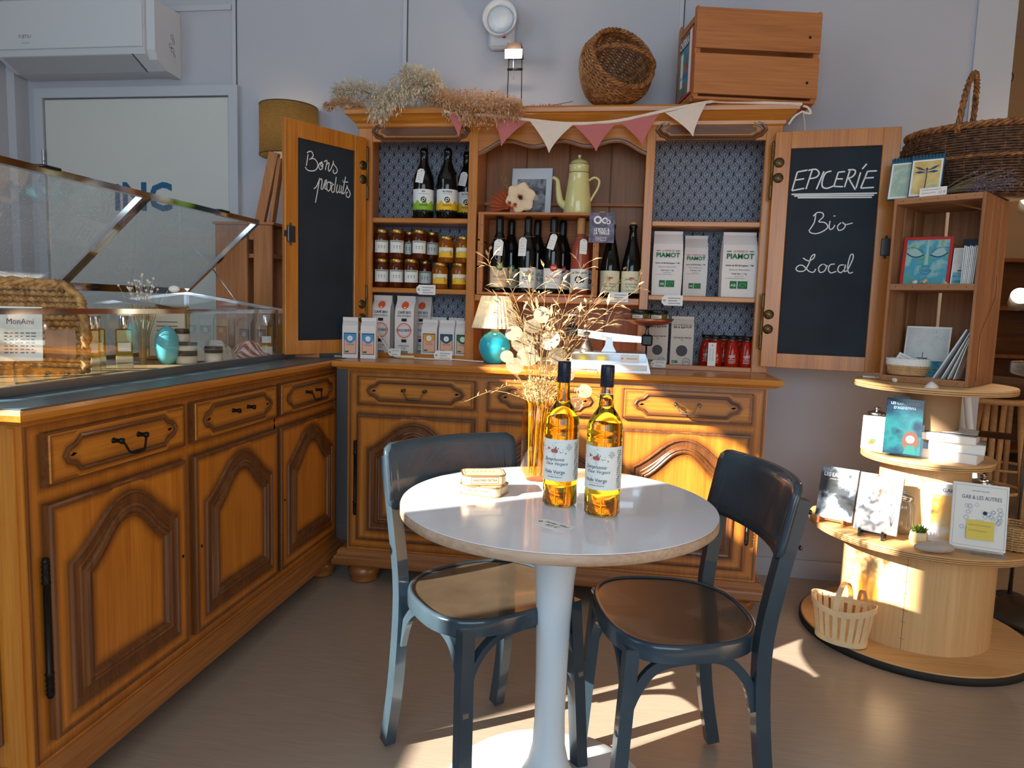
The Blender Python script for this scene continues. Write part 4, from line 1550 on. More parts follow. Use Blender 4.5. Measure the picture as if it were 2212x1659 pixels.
mat('mustard_print', (222, 158, 60), 0.6)
mat('charcoal_print', (66, 66, 70), 0.6)
mat('tomato', (176, 34, 16), 0.12, trans=0.1)


def on(px, Y, z):
    """stand at pixel column px, depth Y, height z: column x of the photograph at that height"""
    y0 = 800.0
    for _ in range(4):
        q = PY(px, y0, Y)
        y0 += (q.z - z) * FOCAL_PX / 3.15
    return Vector((PY(px, y0, Y).x, Y, z))


def hang_tag(parent, R, zc, lean=0.15, w_=0.028, h_=0.052, ang=-0.25, seed=0, flower=False, zs=None, rb=0.042):
    """card tag tied round a bottle neck"""
    # pivot at the foot of the card, which rests on the widest glass; the top leans in to the neck
    T = Matrix.Rotation(ang, 4, 'Z') @ Matrix.Translation((0, -rb - 0.0015, zc - h_)) @ Matrix.Rotation(radians(-4), 4, 'X') @ Matrix.Rotation(lean, 4, 'Y') @ Matrix.Translation((0, 0, h_))
    c = w_ * 0.28
    P = [(-w_ / 2, -h_), (w_ / 2, -h_), (w_ / 2, -c), (w_ / 2 - c, 0), (-w_ / 2 + c, 0), (-w_ / 2, -c)]
    b = MB()
    b.prism(P, -0.0008, 0, 'XZ', T)
    o = b.build('hang_tag', MATS['paper'], parent)
    a = MB()
    rn = random.Random(seed)
    if flower:
        for k in range(16):
            disc_flat(a, rn.uniform(-w_ * .4, w_ * .4), -h_ * 0.10 - rn.random() * h_ * 0.25, rn.uniform(0.0006, 0.0014), -0.0012, 6, T)
    for k in range(3):
        scribble(a, -w_ * 0.36, w_ * rn.uniform(0.1, 0.36), -h_ * (0.45 + 0.16 * k), 0.003, 0.0006, rn, T, -0.0012)
    disc_flat(a, 0, -c * 0.7, 0.0022, -0.0012, 8, T)
    a.build('handwriting', MATS['ink_grey'], o, recalc=False)
    zt = zc if zs is None else zs
    MB().tube([((R + .001) * cos(k * pi / 8), (R + .001) * sin(k * pi / 8), zt + 0.004 * sin(k * pi / 8)) for k in range(16)], 0.0007, 4, closed=True).build('tag_string', MATS['string'], parent)
    return o


def bottle(name, label, p, prof, m, group, rz=0.0, n=32, cat='bottle'):
    t = thing(name, label, cat, p, rz, group)
    MB().lathe(prof, n).build('glass_body', MATS[m], t)
    return t


def face_cam(p):
    """turn so that local -y looks at the camera"""
    return atan2(p.x - CAM_POS.x, -(CAM_POS.y - p.y)) * -1.0


def beer(label, px, kind, tagged, Y=0.352):
    p = on(px, Y, 1.575)
    R = 0.0465
    t = bottle('beer_bottle', label, p, [(0, 0.003), (R - .006, 0), (R, 0.006), (R, 0.165), (R * .94, 0.19), (R * .62, 0.225), (R * .40, 0.25), (R * .36, 0.285), (R * .40, 0.287), (R * .40, 0.30), (R * .3, 0.312), (0, 0.313)], 'dark_glass', 'beer bottles on the top shelf', face_cam(p))
    RR = R + 0.0006
    lb = MB().arc_patch(RR, -1.5, 1.5, 0.03, 0.128, 28).build('label', MATS['label_white'], t)
    c = 'lime_print' if kind == 'IPA' else 'yellow_print'
    a = MB()
    rn = random.Random(3)
    # jagged landscape band at the foot of the label
    N = 24
    top = [0.072 + 0.008 * sin(i * 1.1) for i in range(N + 1)]
    vs = []
    for i in range(N + 1):
        an = -1.5 + 3.0 * i / N
        for z in (0.030, top[i]):
            vs.append(((RR + .0004) * sin(an), -(RR + .0004) * cos(an), z))
    a.add(vs, [(2 * i, 2 * i + 2, 2 * i + 3, 2 * i + 1) for i in range(N)], True)
    a.build('colour_band', MATS[c], lb, recalc=False)
    a = MB()
    vs = []
    for i in range(N + 1):
        an = -1.5 + 3.0 * i / N
        for z in (0.030, 0.034 + 0.006 * abs(sin(i * 1.9))):
            vs.append(((RR + .0007) * sin(an), -(RR + .0007) * cos(an), z))
    a.add(vs, [(2 * i, 2 * i + 2, 2 * i + 3, 2 * i + 1) for i in range(N)], True)
    round_text(a, kind, RR + .0003, 0, 0.117, 0.011, bold=0.02)
    ribbon(a, [(-0.022 + i * 0.0055, 0.107) for i in range(9)], 0.001, curve=RR + .0003)
    disc_flat(a, 0, 0.082, 0.0125, n=24, curve=RR + .0005, r_in=0.0075)
    disc_flat(a, 0, 0.082, 0.004, n=12, curve=RR + .0005)
    round_text(a, 'DULION', RR + .0005, 0, 0.058, 0.010, bold=0.02)
    a.build('lettering', MATS['ink'], lb, recalc=False)
    a = MB()
    for k in range(2):
        an = 0.6 + k * pi
        ribbon(a, [(0.0072 * cos(an), 0.082 + 0.0072 * sin(an)), (0.013 * cos(an + 0.35), 0.082 + 0.013 * sin(an + 0.35))], 0.0025, curve=RR + .0009)
    a.build('roundel_gap', MATS['label_white'], lb, recalc=False)
    if tagged:
        hang_tag(t, 0.024, 0.216, 0.18, 0.036, 0.062, -0.45, px, True, 0.236, 0.0475)
    return t


beer('beer bottle with the lime green label and a hanging tag', 914, 'IPA', True)
beer('beer bottle with the yellow label in the middle of the three', 965, 'BLONDE', False)
beer('beer bottle with a yellow label and tag beside the partition', 1006, 'BLONDE', True, 0.428)


def jar(name, label, p, R, H, m, lid, lab, group, rz):
    t = thing(name, label, 'jar', p, rz, group)
    prof = [(0, 0.002), (R * .9, 0), (R, 0.006), (R, H * .70), (R * .95, H * .78), (R * .82, H * .85), (R * .82, H * .88)]
    MB().lathe(prof + [(0, H * .88)], 28).build('filled_glass', MATS[m], t)
    MB().lathe([(R * .86, H * .865), (R * .88, H * .87), (R * .88, H * .985), (R * .84, H), (0, H)], 28).build('lid', MATS[lid], t)
    if lab == 'white':
        lb = MB().arc_patch(R + .0006, -0.95, 0.95, H * .20, H * .62, 16).build('label', MATS['label_white'], t)
        a = MB()
        for k in (-1, 0, 1):
            disc_flat(a, k * R * .36, H * .42, R * .11, n=4, curve=R + .0008)
            disc_flat(a, k * R * .36, H * .36, R * .08, n=6, curve=R + .0008)
        ribbon(a, [(-R * .8 + i * R * .16, H * .585) for i in range(11)], H * .05, curve=R + .0008)
        a.build('diamond_print', mat('sage_print', (150, 152, 132), 0.7), lb, recalc=False)
    else:
        lb = MB().arc_patch(R + .0006, -0.95, 0.95, H * .20, H * .58, 16).build('label', MATS['yellow_print'], t)
        a = MB()
        for i in range(13):
            pass
        round_text(a, 'Miel de printemps', R + .0008, 0, H * .42, R * .17)
        for k in range(4):
            ribbon(a, [(R * .5, H * (.30 + .05 * k)), (R * .7, H * (.30 + .05 * k))], H * .018, curve=R + .0008)
        a.build('lettering', MATS['ink'], lb, recalc=False)
        MB().arc_patch(R + .0008, -0.95, 0.95, H * .40, H * .56, 16).build('cream_band', MATS['paper_cream'], lb)
    return t


HJ = 0.131
for (px, z, Y, who) in [
    (824, 0, .345, 'lower honey jar with white label beside the left door'), (856, 0, .345, 'lower honey jar with white label, second from the left door'),
    (888, 0, .345, 'lower honey jar with white label, third from the left door'), (915, 0, .415, 'lower honey jar behind, next to the third front jar'),
    (926, 0, .432, 'lower honey jar tucked furthest back in its row'),
    (824, 1, .345, 'upper honey jar with white label beside the left door'), (857, 1, .345, 'upper honey jar with white label, second from the left door'),
    (884, 1, .425, 'upper honey jar half hidden behind its neighbour'), (905, 1, .350, 'upper honey jar with white label, third in the front row'),
        (932, 1, .425, 'upper honey jar peeping out at the back right')]:
    p = on(px, Y, 1.265 + z * HJ)
    if px == 926:
        p.x += 0.062
        p.y = 0.43
    if px == 915:
        p.y = 0.43
    jar('honey_jar', 'dark ' + who, p, 0.0355, HJ, 'honey_dark', 'lid_gold', 'white', 'honey jars on the middle shelf', face_cam(p))
for (px, z, who) in [(950, 0, 'lower golden honey jar with yellow label, left one'), (992, 0, 'lower golden honey jar with yellow label beside the partition'),
                     (963, 1, 'upper golden honey jar with yellow label, left one'), (1000, 1, 'upper golden honey jar with yellow label beside the partition')]:
    p = on(px, 0.335, 1.265 + z * 0.117)
    jar('honey_jar', who, p, 0.0375, 0.117, 'honey_gold', 'lid_gold', 'yellow', 'honey jars on the middle shelf', face_cam(p))


def bag(name, label, p, w_, d_, h_, m, group, rz=0.0, fold=0.02, puff=0.0, cat='bag'):
    """stand-up paper bag: square bottom, gathered to a flat folded top"""
    t = thing(name, label, cat, p, rz, group)
    b = MB()
    rings = []
    for z, kx, ky in ((0, 1, 1), (0.01 * h_, 1.0, 1.0), (0.35 * h_, 1 + puff, 1 + puff), (0.68 * h_, 1 + puff * .6, 1.0), (0.80 * h_, 1, 0.80), (h_ - fold, 0.98, 0.10), (h_, 0.98, 0.10)):
        n = 10
        ring = []
        for (x, y) in [(-1, -1), (-0.33, -1), (0.33, -1), (1, -1), (1, 0), (1, 1), (0.33, 1), (-0.33, 1), (-1, 1), (-1, 0)]:
            gx = x * kx
            if y == 0 and 0.2 * h_ < z < h_ - fold * 1.01:
                gx *= 0.90                     # gusset pulled in at the sides
            ring.append((gx * w_ / 2, y * ky * d_ / 2, z))
        rings += ring
    fs = [(j * 10 + i, j * 10 + (i + 1) % 10, (j + 1) * 10 + (i + 1) % 10, (j + 1) * 10 + i) for j in range(6) for i in range(10)]
    fs += [tuple(range(10)), tuple(range(60, 70))]
    b.add(rings, fs, False)
    b.build('paper_body', MATS[m], t)
    f = MB().box(-w_ * .49, w_ * .49, -d_ * 0.05 - 0.004, -d_ * 0.05, h_ - fold, h_ + 0.0005)
    f.build('folded_top', MATS[m], t)
    return t


def on_bag(mb, d_, h_, fold=0.02, lift=0.0012):
    """lay flat print on the front of a bag, following its sloping upper part"""
    K = [(0.0, 1.0), (0.68 * h_, 1.0), (0.80 * h_, 0.80), (h_ - fold, 0.10), (h_, 0.10)]
    out = []
    for (x, y, z) in mb.v:
        k = 1.0
        for (z0, k0), (z1, k1) in zip(K, K[1:]):
            if z0 <= z <= z1:
                k = k0 + (k1 - k0) * (z - z0) / (z1 - z0)
        out.append((x, -d_ / 2 * k - lift, z))
    mb.v = out
    return mb


for i, (px, Y, who) in enumerate([(827, 0.345, 'white coffee bag half behind the left door post'), (877, 0.345, 'white coffee bag in full view on the bottom shelf'),
                              (912, 0.43, 'white coffee bag standing back in the shade')]):
    p = on(px, Y, 0.962)
    w_, h_ = 0.088, 0.268
    t = bag('coffee_bag', who, p, w_, 0.07 if i < 2 else 0.05, h_, 'bag_white', 'coffee bags on the bottom shelf', 0.0)
    f = MB()
    y = -0.0362
    dd_ = 0.07 if i < 2 else 0.05
    disc_flat(f, 0.0, 0.226, 0.017, y, 18)
    on_bag(f, dd_, h_).build('orange_roundel', MATS['orange_print'], t, recalc=False)
    g = MB()
    disc_flat(g, 0.0, 0.112, 0.034, y, 28, r_in=0.030)
    disc_flat(g, 0.0, 0.112, 0.026, y, 28, r_in=0.025)
    on_bag(g, dd_, h_).build('ring_print', MATS['orange_print'], t, recalc=False)
    g = MB()
    flat_text(g, 'DAGOBERT', 0, 0.112, 0.016, y - 0.0004, wfit=0.07, bold=0.01)
    flat_text(g, 'CAFÉ BIO', 0, 0.193, 0.016, y + 0.005, wfit=0.062, bold=0.02)
    flat_text(g, 'ÉQUITABLE', 0, 0.178, 0.012, y + 0.0015, wfit=0.062)
    flat_text(g, 'COLOMBIE' if i == 0 else 'HONDURAS', 0, 0.042, 0.010, y, wfit=0.05)
    flat_text(g, 'Arabica', 0, 0.032, 0.007, y)
    rect_flat(g, -0.012, 0.012, 0.153, 0.166, y)
    rect_flat(g, -0.012, 0.012, 0.058, 0.072, y)
    for k in range(14):
        rect_flat(g, -0.022 + k * 0.003, -0.0208 + k * 0.003 + (k % 3) * 0.0004, 0.008, 0.02, y)
    on_bag(g, dd_, h_, lift=0.0018).build('lettering', MATS['ink'], t, recalc=False)


def tea_bag(label, p, w_, h_, top, body, rz, group, name='tea_bag', d_=0.045):
    t = bag(name, label, p, w_, d_, h_, 'bag_white', group, rz, 0.016)
    y = -d_ / 2 - 0.0008
    g = MB()
    rect_flat(g, -w_ * .40, w_ * .40, h_ * .10, h_ * .62, y)
    lb = g.build('label', MATS['ink'], t, recalc=False)
    g = MB()
    rect_flat(g, -w_ * .37, w_ * .37, h_ * .115, h_ * .60, y - 0.0003)
    g.build('label_field', MATS[body], lb, recalc=False)
    g = MB()
    N = 10
    P = [(-w_ * .37, h_ * .60)] + [(-w_ * .37 + w_ * .74 * i / N, h_ * (.46 - .10 * sin(pi * i / N))) for i in range(N + 1)] + [(w_ * .37, h_ * .60)]
    g.add([(a, y - 0.0006, b) for a, b in P], [tuple(range(len(P)))])
    g.build('label_crest', MATS[top], lb, recalc=False)
    g = MB()
    disc_flat(g, 0, h_ * .49, w_ * .17, y - 0.0009, 18)
    g.build('oval_badge', MATS['paper'], lb, recalc=False)
    g = MB()
    flat_text(g, 'TISANE', 0, h_ * .33, w_ * .13, y - 0.0008, wfit=w_ * .5)
    scribble(g, -w_ * .06, w_ * .07, h_ * .49, w_ * .08, w_ * .01, random.Random(2), y=y - 0.0012)
    g.build('lettering', MATS['teal_print'], lb, recalc=False)
    g = MB()
    rect_flat(g, -w_ * .33, -w_ * .08, h_ * .14, h_ * .18, y - 0.0008)
    g.build('organic_mark', MATS['ink_green'], lb, recalc=False)
    return t


for (px, top, body, who) in [(929, 'mustard_print', 'peach_print', 'white tea bag with the mustard yellow label'), (966, 'teal_print', 'peach_print', 'white tea bag with the dark teal label'),
                             (1001, 'ink_green', 'peach_print', 'white tea bag with the green label beside the partition')]:
    p = on(px, 0.335, 0.962)
    tea_bag(who, p, 0.072, 0.165, top, body, 0.0, 'tea bags on the bottom shelf')
for (px, who) in [(947, 'plain white bag behind the mustard and teal tea bags'), (985, 'plain white bag behind the teal and green tea bags')]:
    p = on(px, 0.425, 0.962)
    bag('tea_bag', who, p, 0.075, 0.05, 0.175, 'bag_white', 'tea bags on the bottom shelf')
q = PZ(757, 772, 0.953)
for (px, who, rz) in [(757, 'white bag with sky blue label at the corner by the chalkboard door', 0.30), (797, 'white bag with sky blue label nearer the honey shelf', 0.18)]:
    p = on(px, 0.155, 0.953)
    tea_bag(who, p, 0.066, 0.176, 'blue_print', 'peach_print', rz, 'blue labelled bags on the sideboard', d_=0.055)

# ------------------------------------------------------------------ wine crate in the middle bay
CX0, CX1, CZ0, CZ1 = 0.432, 0.955, 1.2475, 1.600
wc = thing('wine_crate', 'open fronted wooden wine crate lying on the dresser shelf', 'crate', ((CX0 + CX1) / 2, 0.36, CZ0))
hw, hh = (CX1 - CX0) / 2, CZ1 - CZ0
MB().box(-hw, hw, -0.10, 0.105, 0, 0.010, bev=0.001).build('bottom_board', MATS['crate_wood'], wc)
MB().box(-hw, hw, -0.10, 0.105, hh - 0.010, hh, bev=0.001).build('top_board', MATS['crate_wood'], wc)
for s in (-1, 1):
    for k, (z0, z1) in enumerate(((0.010, 0.115), (0.122, 0.23), (0.237, hh - 0.010))):
        MB().box(s * hw, s * (hw - 0.009), -0.098, 0.105, z0, z1).build('end_slat', MATS['crate_wood_y'], wc)
    MB().box(s * (hw - 0.009), s * (hw - 0.024), -0.10, -0.078, 0.010, hh - 0.010, bev=0.001).build('corner_post', MATS['crate_wood_z'], wc)
    for k in range(4):
        MB().ball((s * (hw - 0.018), -0.1004, 0.05 + k * 0.082), (0.0022, 0.001, 0.0022), 6, 4).build('nail', MATS['iron'], wc)
for k in range(3):
    MB().box(-hw + 0.01, hw - 0.01, 0.106, 0.112, 0.005 + k * 0.117, 0.110 + k * 0.117).build('back_slat', MATS['crate_wood'], wc)
WZ = CZ0 + 0.0105


def wine(label, px, Y, z, kind, tagged=None, shape='bordeaux'):
    p = on(px, Y, z)
    R = 0.0405
    if shape == 'bordeaux':
        prof = [(0, 0.004), (R - .004, 0), (R, 0.006), (R, 0.175), (R * .93, 0.20), (R * .62, 0.235), (R * .40, 0.262), (R * .37, 0.30), (R * .41, 0.302), (R * .41, 0.312), (R * .36, 0.3135), (R * .34, 0.325), (0, 0.326)]
    else:
        prof = [(0, 0.004), (R - .004, 0), (R + .002, 0.006), (R + .002, 0.13), (R * .92, 0.165), (R * .66, 0.215), (R * .44, 0.255), (R * .36, 0.295), (R * .44, 0.299), (R * .44, 0.31), (R * .38, 0.312), (R * .36, 0.318), (0, 0.319)]
    m = 'rose_wine' if kind == 'rose' else 'dark_glass'
    t = bottle('wine_bottle', label, p, prof, m, 'wine and cider bottles in the middle bay', face_cam(p))
    if kind == 'rose':
        MB().lathe([(R * .43, 0.255), (R * .43, 0.313), (R * .38, 0.327), (0, 0.327)], 20).build('capsule', MATS['cork'], t)
    elif shape == 'bordeaux':
        MB().lathe([(R * .43, 0.262), (R * .43, 0.314), (R * .38, 0.3275), (0, 0.3275)], 20).build('capsule', MATS['lid_black'], t)
    else:
        MB().ball((0, 0, 0.318), (R * .40, R * .40, 0.010), 14, 8).build('cork', MATS['cork'], t)
    RR = R + (.0026 if shape == 'cider' else .0006)
    lm = {'foli': 'label_tan', 'cider': 'label_cream'}.get(kind, 'label_white')
    mat('label_tan', (214, 190, 160), 0.65)
    mat('label_cream', (226, 220, 186), 0.65)
    lb = MB().arc_patch(RR, -1.3, 1.3, 0.022, 0.108 if kind != 'cider' else 0.115, 24).build('label', MATS[lm], t)
    a = MB()
    if kind == 'foli':
        round_text(a, 'FOLIGRET', RR, 0, 0.066, 0.014, wfit=0.052)
        round_text(a, 'LE BOUC & LA TREILLE', RR, 0, 0.05, 0.005)
    elif kind == 'bouc':
        round_text(a, 'BOUC À', RR, 0.12, 0.084, 0.021, wfit=0.054, bold=0.015)
        round_text(a, 'POIL(S)', RR, 0.12, 0.062, 0.021, wfit=0.054, bold=0.015)
        round_text(a, 'LE BOUC & LA TREILLE', RR, 0.12, 0.046, 0.0045)
        a.arc_patch(RR + .0003, -1.3, -0.92, 0.024, 0.106, 4)
    elif kind == 'terre':
        for k in range(2):
            ribbon(a, [(-0.035 + i * 0.006, 0.04 - k * 0.004 - i * 0.0007) for i in range(10)], 0.0006, curve=RR)
        round_text(a, 'LE BOUC & LA TREILLE', RR, 0, 0.048, 0.0045)
    elif kind == 'rose':
        round_text(a, 'La Gargagnole', RR, 0, 0.093, 0.014, wfit=0.07, bold=0.015)
        round_text(a, 'LE BOUC & LA TREILLE', RR, 0, 0.030, 0.0055)
        disc_flat(a, -0.004, 0.062, 0.016, n=18, curve=RR + .0003, r_in=0.010)
        disc_flat(a, 0.013, 0.060, 0.010, n=14, curve=RR + .0003, r_in=0.004)
    elif kind == 'cider':
        rn = random.Random(8)
        for k in range(22):
            an = rn.uniform(0, 2 * pi)
            d = abs(rn.gauss(0, 0.012))
            disc_flat(a, d * 1.4 * cos(an), 0.082 + d * .8 * sin(an), rn.uniform(0.0008, 0.0018), n=5, curve=RR)
        round_text(a, 'Symphonie', RR, 0, 0.060, 0.012, shear=0.4)
        round_text(a, 'des Vergers', RR, 0.08, 0.049, 0.011, shear=0.4)
        round_text(a, 'Cidre Brut', RR, 0, 0.033, 0.010)
    a.build('lettering', MATS['ink'], lb, recalc=False)
    if kind == 'terre':
        a = MB()
        round_text(a, 'TERRE GRASSE', RR, 0, 0.070, 0.015, wfit=0.066)
        a.build('red_lettering', MATS['ink_red'], lb, recalc=False)
    if kind in ('terre', 'foli'):
        a = MB()
        disc_flat(a, 0.004, 0.110, 0.0165, n=20, curve=RR + .0008)
        a.build('seal', MATS['ink_red' if kind == 'terre' else 'ink_green'], lb, recalc=False)
        a = MB()
        for s in (-1, 1):
            disc_flat(a, 0.004 + s * 0.005, 0.110, 0.0055, n=12, curve=RR + .0011, r_in=0.003)
        a.build('seal_mark', MATS['label_white'], lb, recalc=False)
    if kind == 'cider':
        a = MB()
        for (x, z, r) in ((-0.004, 0.082, 0.005), (0.005, 0.084, 0.004), (0.0, 0.076, 0.003)):
            disc_flat(a, x, z, r, n=9, curve=RR + .0004)
        a.build('flower_print', MATS['print_rose'], lb, recalc=False)
    if tagged:
        hang_tag(t, tagged[0], tagged[1], tagged[2], tagged[3], tagged[4], tagged[5], px, tagged[6], tagged[1] + 0.008)
    return t


wine('dark wine bottle with tan label and green seal in the crate', 1076, 0.315, WZ, 'foli', (0.030, 0.228, 0.06, 0.040, 0.070, -0.15, False))
wine('dark wine bottle with big black capitals on a white label', 1137, 0.315, WZ, 'bouc', (0.031, 0.238, 0.0, 0.040, 0.080, -0.6, True))
wine('dark wine bottle with red lettering and red seal', 1192, 0.315, WZ, 'terre', (0.030, 0.255, 0.28, 0.032, 0.066, -0.35, False))
wine('pink rosé bottle with a blue grey goat on its label', 1250, 0.315, WZ, 'rose', (0.028, 0.235, 0.05, 0.032, 0.064, 0.25, False))
wine('dark bottle behind the tan labelled wine', 1101, 0.418, WZ, 'foli')
wine('dark bottle behind the wine with big capitals', 1157, 0.418, WZ, 'bouc')
wine('dark bottle behind the wine with red lettering', 1211, 0.418, WZ, 'terre')
wine('second rosé bottle half hidden at the crate end', 1266, 0.418, WZ, 'rose')
wine('cider bottle with cream flower label beside the crate end', 1315, 0.335, 1.2475, 'cider', None, 'cider')
wine('cider bottle with cream flower label next to the partition', 1361, 0.335, 1.2475, 'cider', None, 'cider')

# sign card clipped to the crate
q = PY(1300, 492, 0.2525)
sg = thing('sign_card', 'dark purple sign card with a goat mark hung on the wine crate', 'sign', q, 0)
MB().box(-0.053, 0.053, 0, 0.0015, -0.062, 0.062).build('card', blotch('vine_photo', [(26, 20, 30), (58, 36, 52), (104, 84, 120), (40, 26, 40)], 30, 0.35), sg)
a = MB()
for (cx, cz, r) in ((-0.018, 0.032, 0.017), (0.012, 0.030, 0.013), (0.026, 0.024, 0.010)):
    disc_flat(a, cx, cz, r, -0.0006, 18, r_in=r * 0.55)
    for k in range(10):
        disc_flat(a, cx + r * .78 * cos(k * .63), cz + r * .78 * sin(k * .63), r * .12, -0.0008, 5)
flat_text(a, 'LE BOUC &', 0, -0.008, 0.017, -0.0006, wfit=0.064, bold=0.03)
flat_text(a, 'LA TREILLE', 0, -0.022, 0.017, -0.0006, wfit=0.064, bold=0.03)
line_flat(a, -0.024, -0.009, -0.054, -0.038, 0.001, -0.0006)
line_flat(a, -0.005, 0.020, -0.054, -0.038, 0.0016, -0.0006)
scribble(a, -0.001, 0.016, -0.046, 0.008, 0.001, random.Random(1), y=-0.0008)
flat_text(a, 'AB', -0.0165, -0.046, 0.010, -0.0006)
a.build('lettering', MATS['paper'], sg, recalc=False)
MB().box(-0.012, 0.012, -0.004, 0.012, 0.060, 0.068).build('clip', MATS['crate_wood'], sg)

# ------------------------------------------------------------------ things on the wine crate
q = PY(1145, 455, 0.425)
pf = thing('photo_print', 'framed black and white photograph of a stone bridge behind the flowers', 'picture', (q.x, 0.425, 1.6012), 0, rot=(radians(-8), 0, radians(-3)))
MB().box(-0.092, 0.092, 0, 0.006, 0, 0.222, bev=0.001).build('mount', mat('mount_white', (216, 220, 224), 0.4), pf)
MB().box(-0.066, 0.066, -0.0008, 0, 0.022, 0.172).build('photograph', blotch('bw_photo', [(24, 24, 26), (70, 70, 74), (150, 152, 156), (40, 40, 44)], 14, 0.4), pf)
a = MB()
P = [(-0.066, 0.118)] + [(-0.066 + 0.132 * i / 16, 0.128 + 0.012 * sin(pi * i / 16)) for i in range(17)] + [(0.066, 0.118)]
P2 = [(0.034 * cos(pi * i / 14), 0.075 + 0.038 * sin(pi * i / 14)) for i in range(15)]
a.add([(x, -0.0012, z) for x, z in P2], [tuple(range(15))])
a.build('bridge_arch', mat('photo_light', (184, 186, 190), 0.4), pf, recalc=False)
a = MB()
rect_flat(a, -0.066, 0.066, 0.118, 0.130, -0.0014)
a.build('bridge_deck', mat('photo_mid', (96, 96, 100), 0.4), pf, recalc=False)

mat('enamel', (216, 206, 140), 0.14, coat=0.4)
mat('enamel_band', (44, 66, 54), 0.3)
q = on(1247, 0.335, 1.6012)
pot = thing('coffee_pot', 'pale yellow enamel coffee pot on top of the wine crate', 'coffee pot', q, 0)
MB().lathe([(0, 0.001), (0.060, 0.0), (0.062, 0.004), (0.055, 0.07), (0.047, 0.135), (0.043, 0.165), (0.0445, 0.168), (0.0435, 0.172)], 36).build('pot_body', MATS['enamel'], pot)
MB().lathe([(0.0435, 0.172), (0.0455, 0.175), (0.043, 0.179), (0.0425, 0.205), (0.0455, 0.209), (0.0425, 0.213), (0.036, 0.224), (0.016, 0.234), (0.006, 0.237), (0.005, 0.241), (0.0085, 0.247), (0.006, 0.253), (0, 0.254)], 36).build('lid', MATS['enamel'], pot)
for z in (0.1755, 0.2095):
    MB().tube([(0.0453 * cos(k * pi / 16), 0.0453 * sin(k * pi / 16), z) for k in range(32)], 0.0012, 6, closed=True).build('band', MATS['enamel_band'], pot)
MB().tube(bez([(-0.050, 0, 0.035), (-0.075, 0, 0.055), (-0.085, 0, 0.10), (-0.092, 0, 0.145), (-0.112, 0, 0.158)], 6), [0.020 - 0.0125 * min(1, i / 20) for i in range(25)], 12).build('spout', MATS['enamel'], pot)
MB().tube(bez([(0.044, 0, 0.145), (0.068, 0, 0.158), (0.088, 0, 0.145), (0.084, 0, 0.115), (0.062, 0, 0.075), (0.05, 0, 0.050)], 6), 0.0052, 10).build('handle', MATS['enamel'], pot)

# dried flower arrangement
q = PY(1125, 455, 0.30)
mat('palm_rust', (176, 74, 28), 0.7)
mat('petal_cream', (232, 204, 168), 0.6)
mat('petal_core', (140, 62, 28), 0.7)
mat('star_orange', (206, 98, 48), 0.65)
fa = thing('flower_arrangement', 'dried arrangement of a cream flower and rust palm leaf beside the coffee pot', 'dried flowers', (q.x, 0.30, 1.6012))
b = MB()
for k in range(13):
    an = radians(150 + (k - 6) * 7)
    L = 0.12
    c = Vector((-0.035, 0.02, 0.03))
    e = c + Vector((cos(an) * L, 0.01 * (k % 2), sin(an) * L * 0.8))
    s = Vector((-sin(an), 0, cos(an))) * 0.007
    b.add([c, c.lerp(e, .6) + s, e, c.lerp(e, .6) - s + Vector((0, 0.006, 0))], [(0, 1, 2), (0, 2, 3)])
b.build('palm_leaf', MATS['palm_rust'], fa, recalc=False)
fc = Vector((0.0, -0.02, 0.062))
for k in range(6):
    an = k * pi / 3 + 0.3
    pm = MB()

    def pet(u, v, an=an):
        r = 0.008 + 0.058 * u
        wv = (v - 0.5) * 2 * 0.032 * sin(pi * min(1, u * .85 + .12)) ** 0.7
        d = Vector((cos(an), 0, sin(an)))
        s = Vector((-sin(an), 0, cos(an)))
        return fc + d * r + s * wv + Vector((0, -0.012 * sin(u * 2.4) + 0.010 * (v - .5) ** 2 * 4 - 0.004 * sin(v * 9), 0))
    pm.grid(6, 6, pet)
    pm.build('petal', MATS['petal_cream'], fa, recalc=False)
b = MB()
rn = random.Random(2)
for k in range(40):
    d = Vector((rn.gauss(0, 1), -1.2, rn.gauss(0, 1))).normalized()
    leafshape(b, fc + Vector((0, -0.004, 0)), d, rn.uniform(0.012, 0.024), 0.002)
b.build('flower_heart', MATS['petal_core'], fa, recalc=False)['kind'] = 'stuff'
for (dx, dz) in ((-0.055, 0.02), (-0.035, 0.012), (-0.045, 0.035), (-0.020, 0.028)):
    b = MB()
    for k in range(12):
        an = k * pi / 6
        leafshape(b, (dx, -0.035, dz), (cos(an), -0.5 - 0.3 * (k % 2), sin(an)), 0.016, 0.003)
    b.build('star_flower', MATS['star_orange'], fa, recalc=False)
b = MB()
for k in range(7):
    e = Vector((-0.06 + 0.02 * rn.random() - k * 0.006, 0.01, 0.085 + 0.008 * k))
    b.tube([(-0.02, 0.0, 0.03), e * .7 + Vector((0, 0, 0.01)), e], 0.0006, 3, caps=False)
    leafshape(b, e, (rn.uniform(-.6, .4), 0, 1), 0.04, 0.006)
b.build('oat_sprig', MATS['oat'], fa, recalc=False)

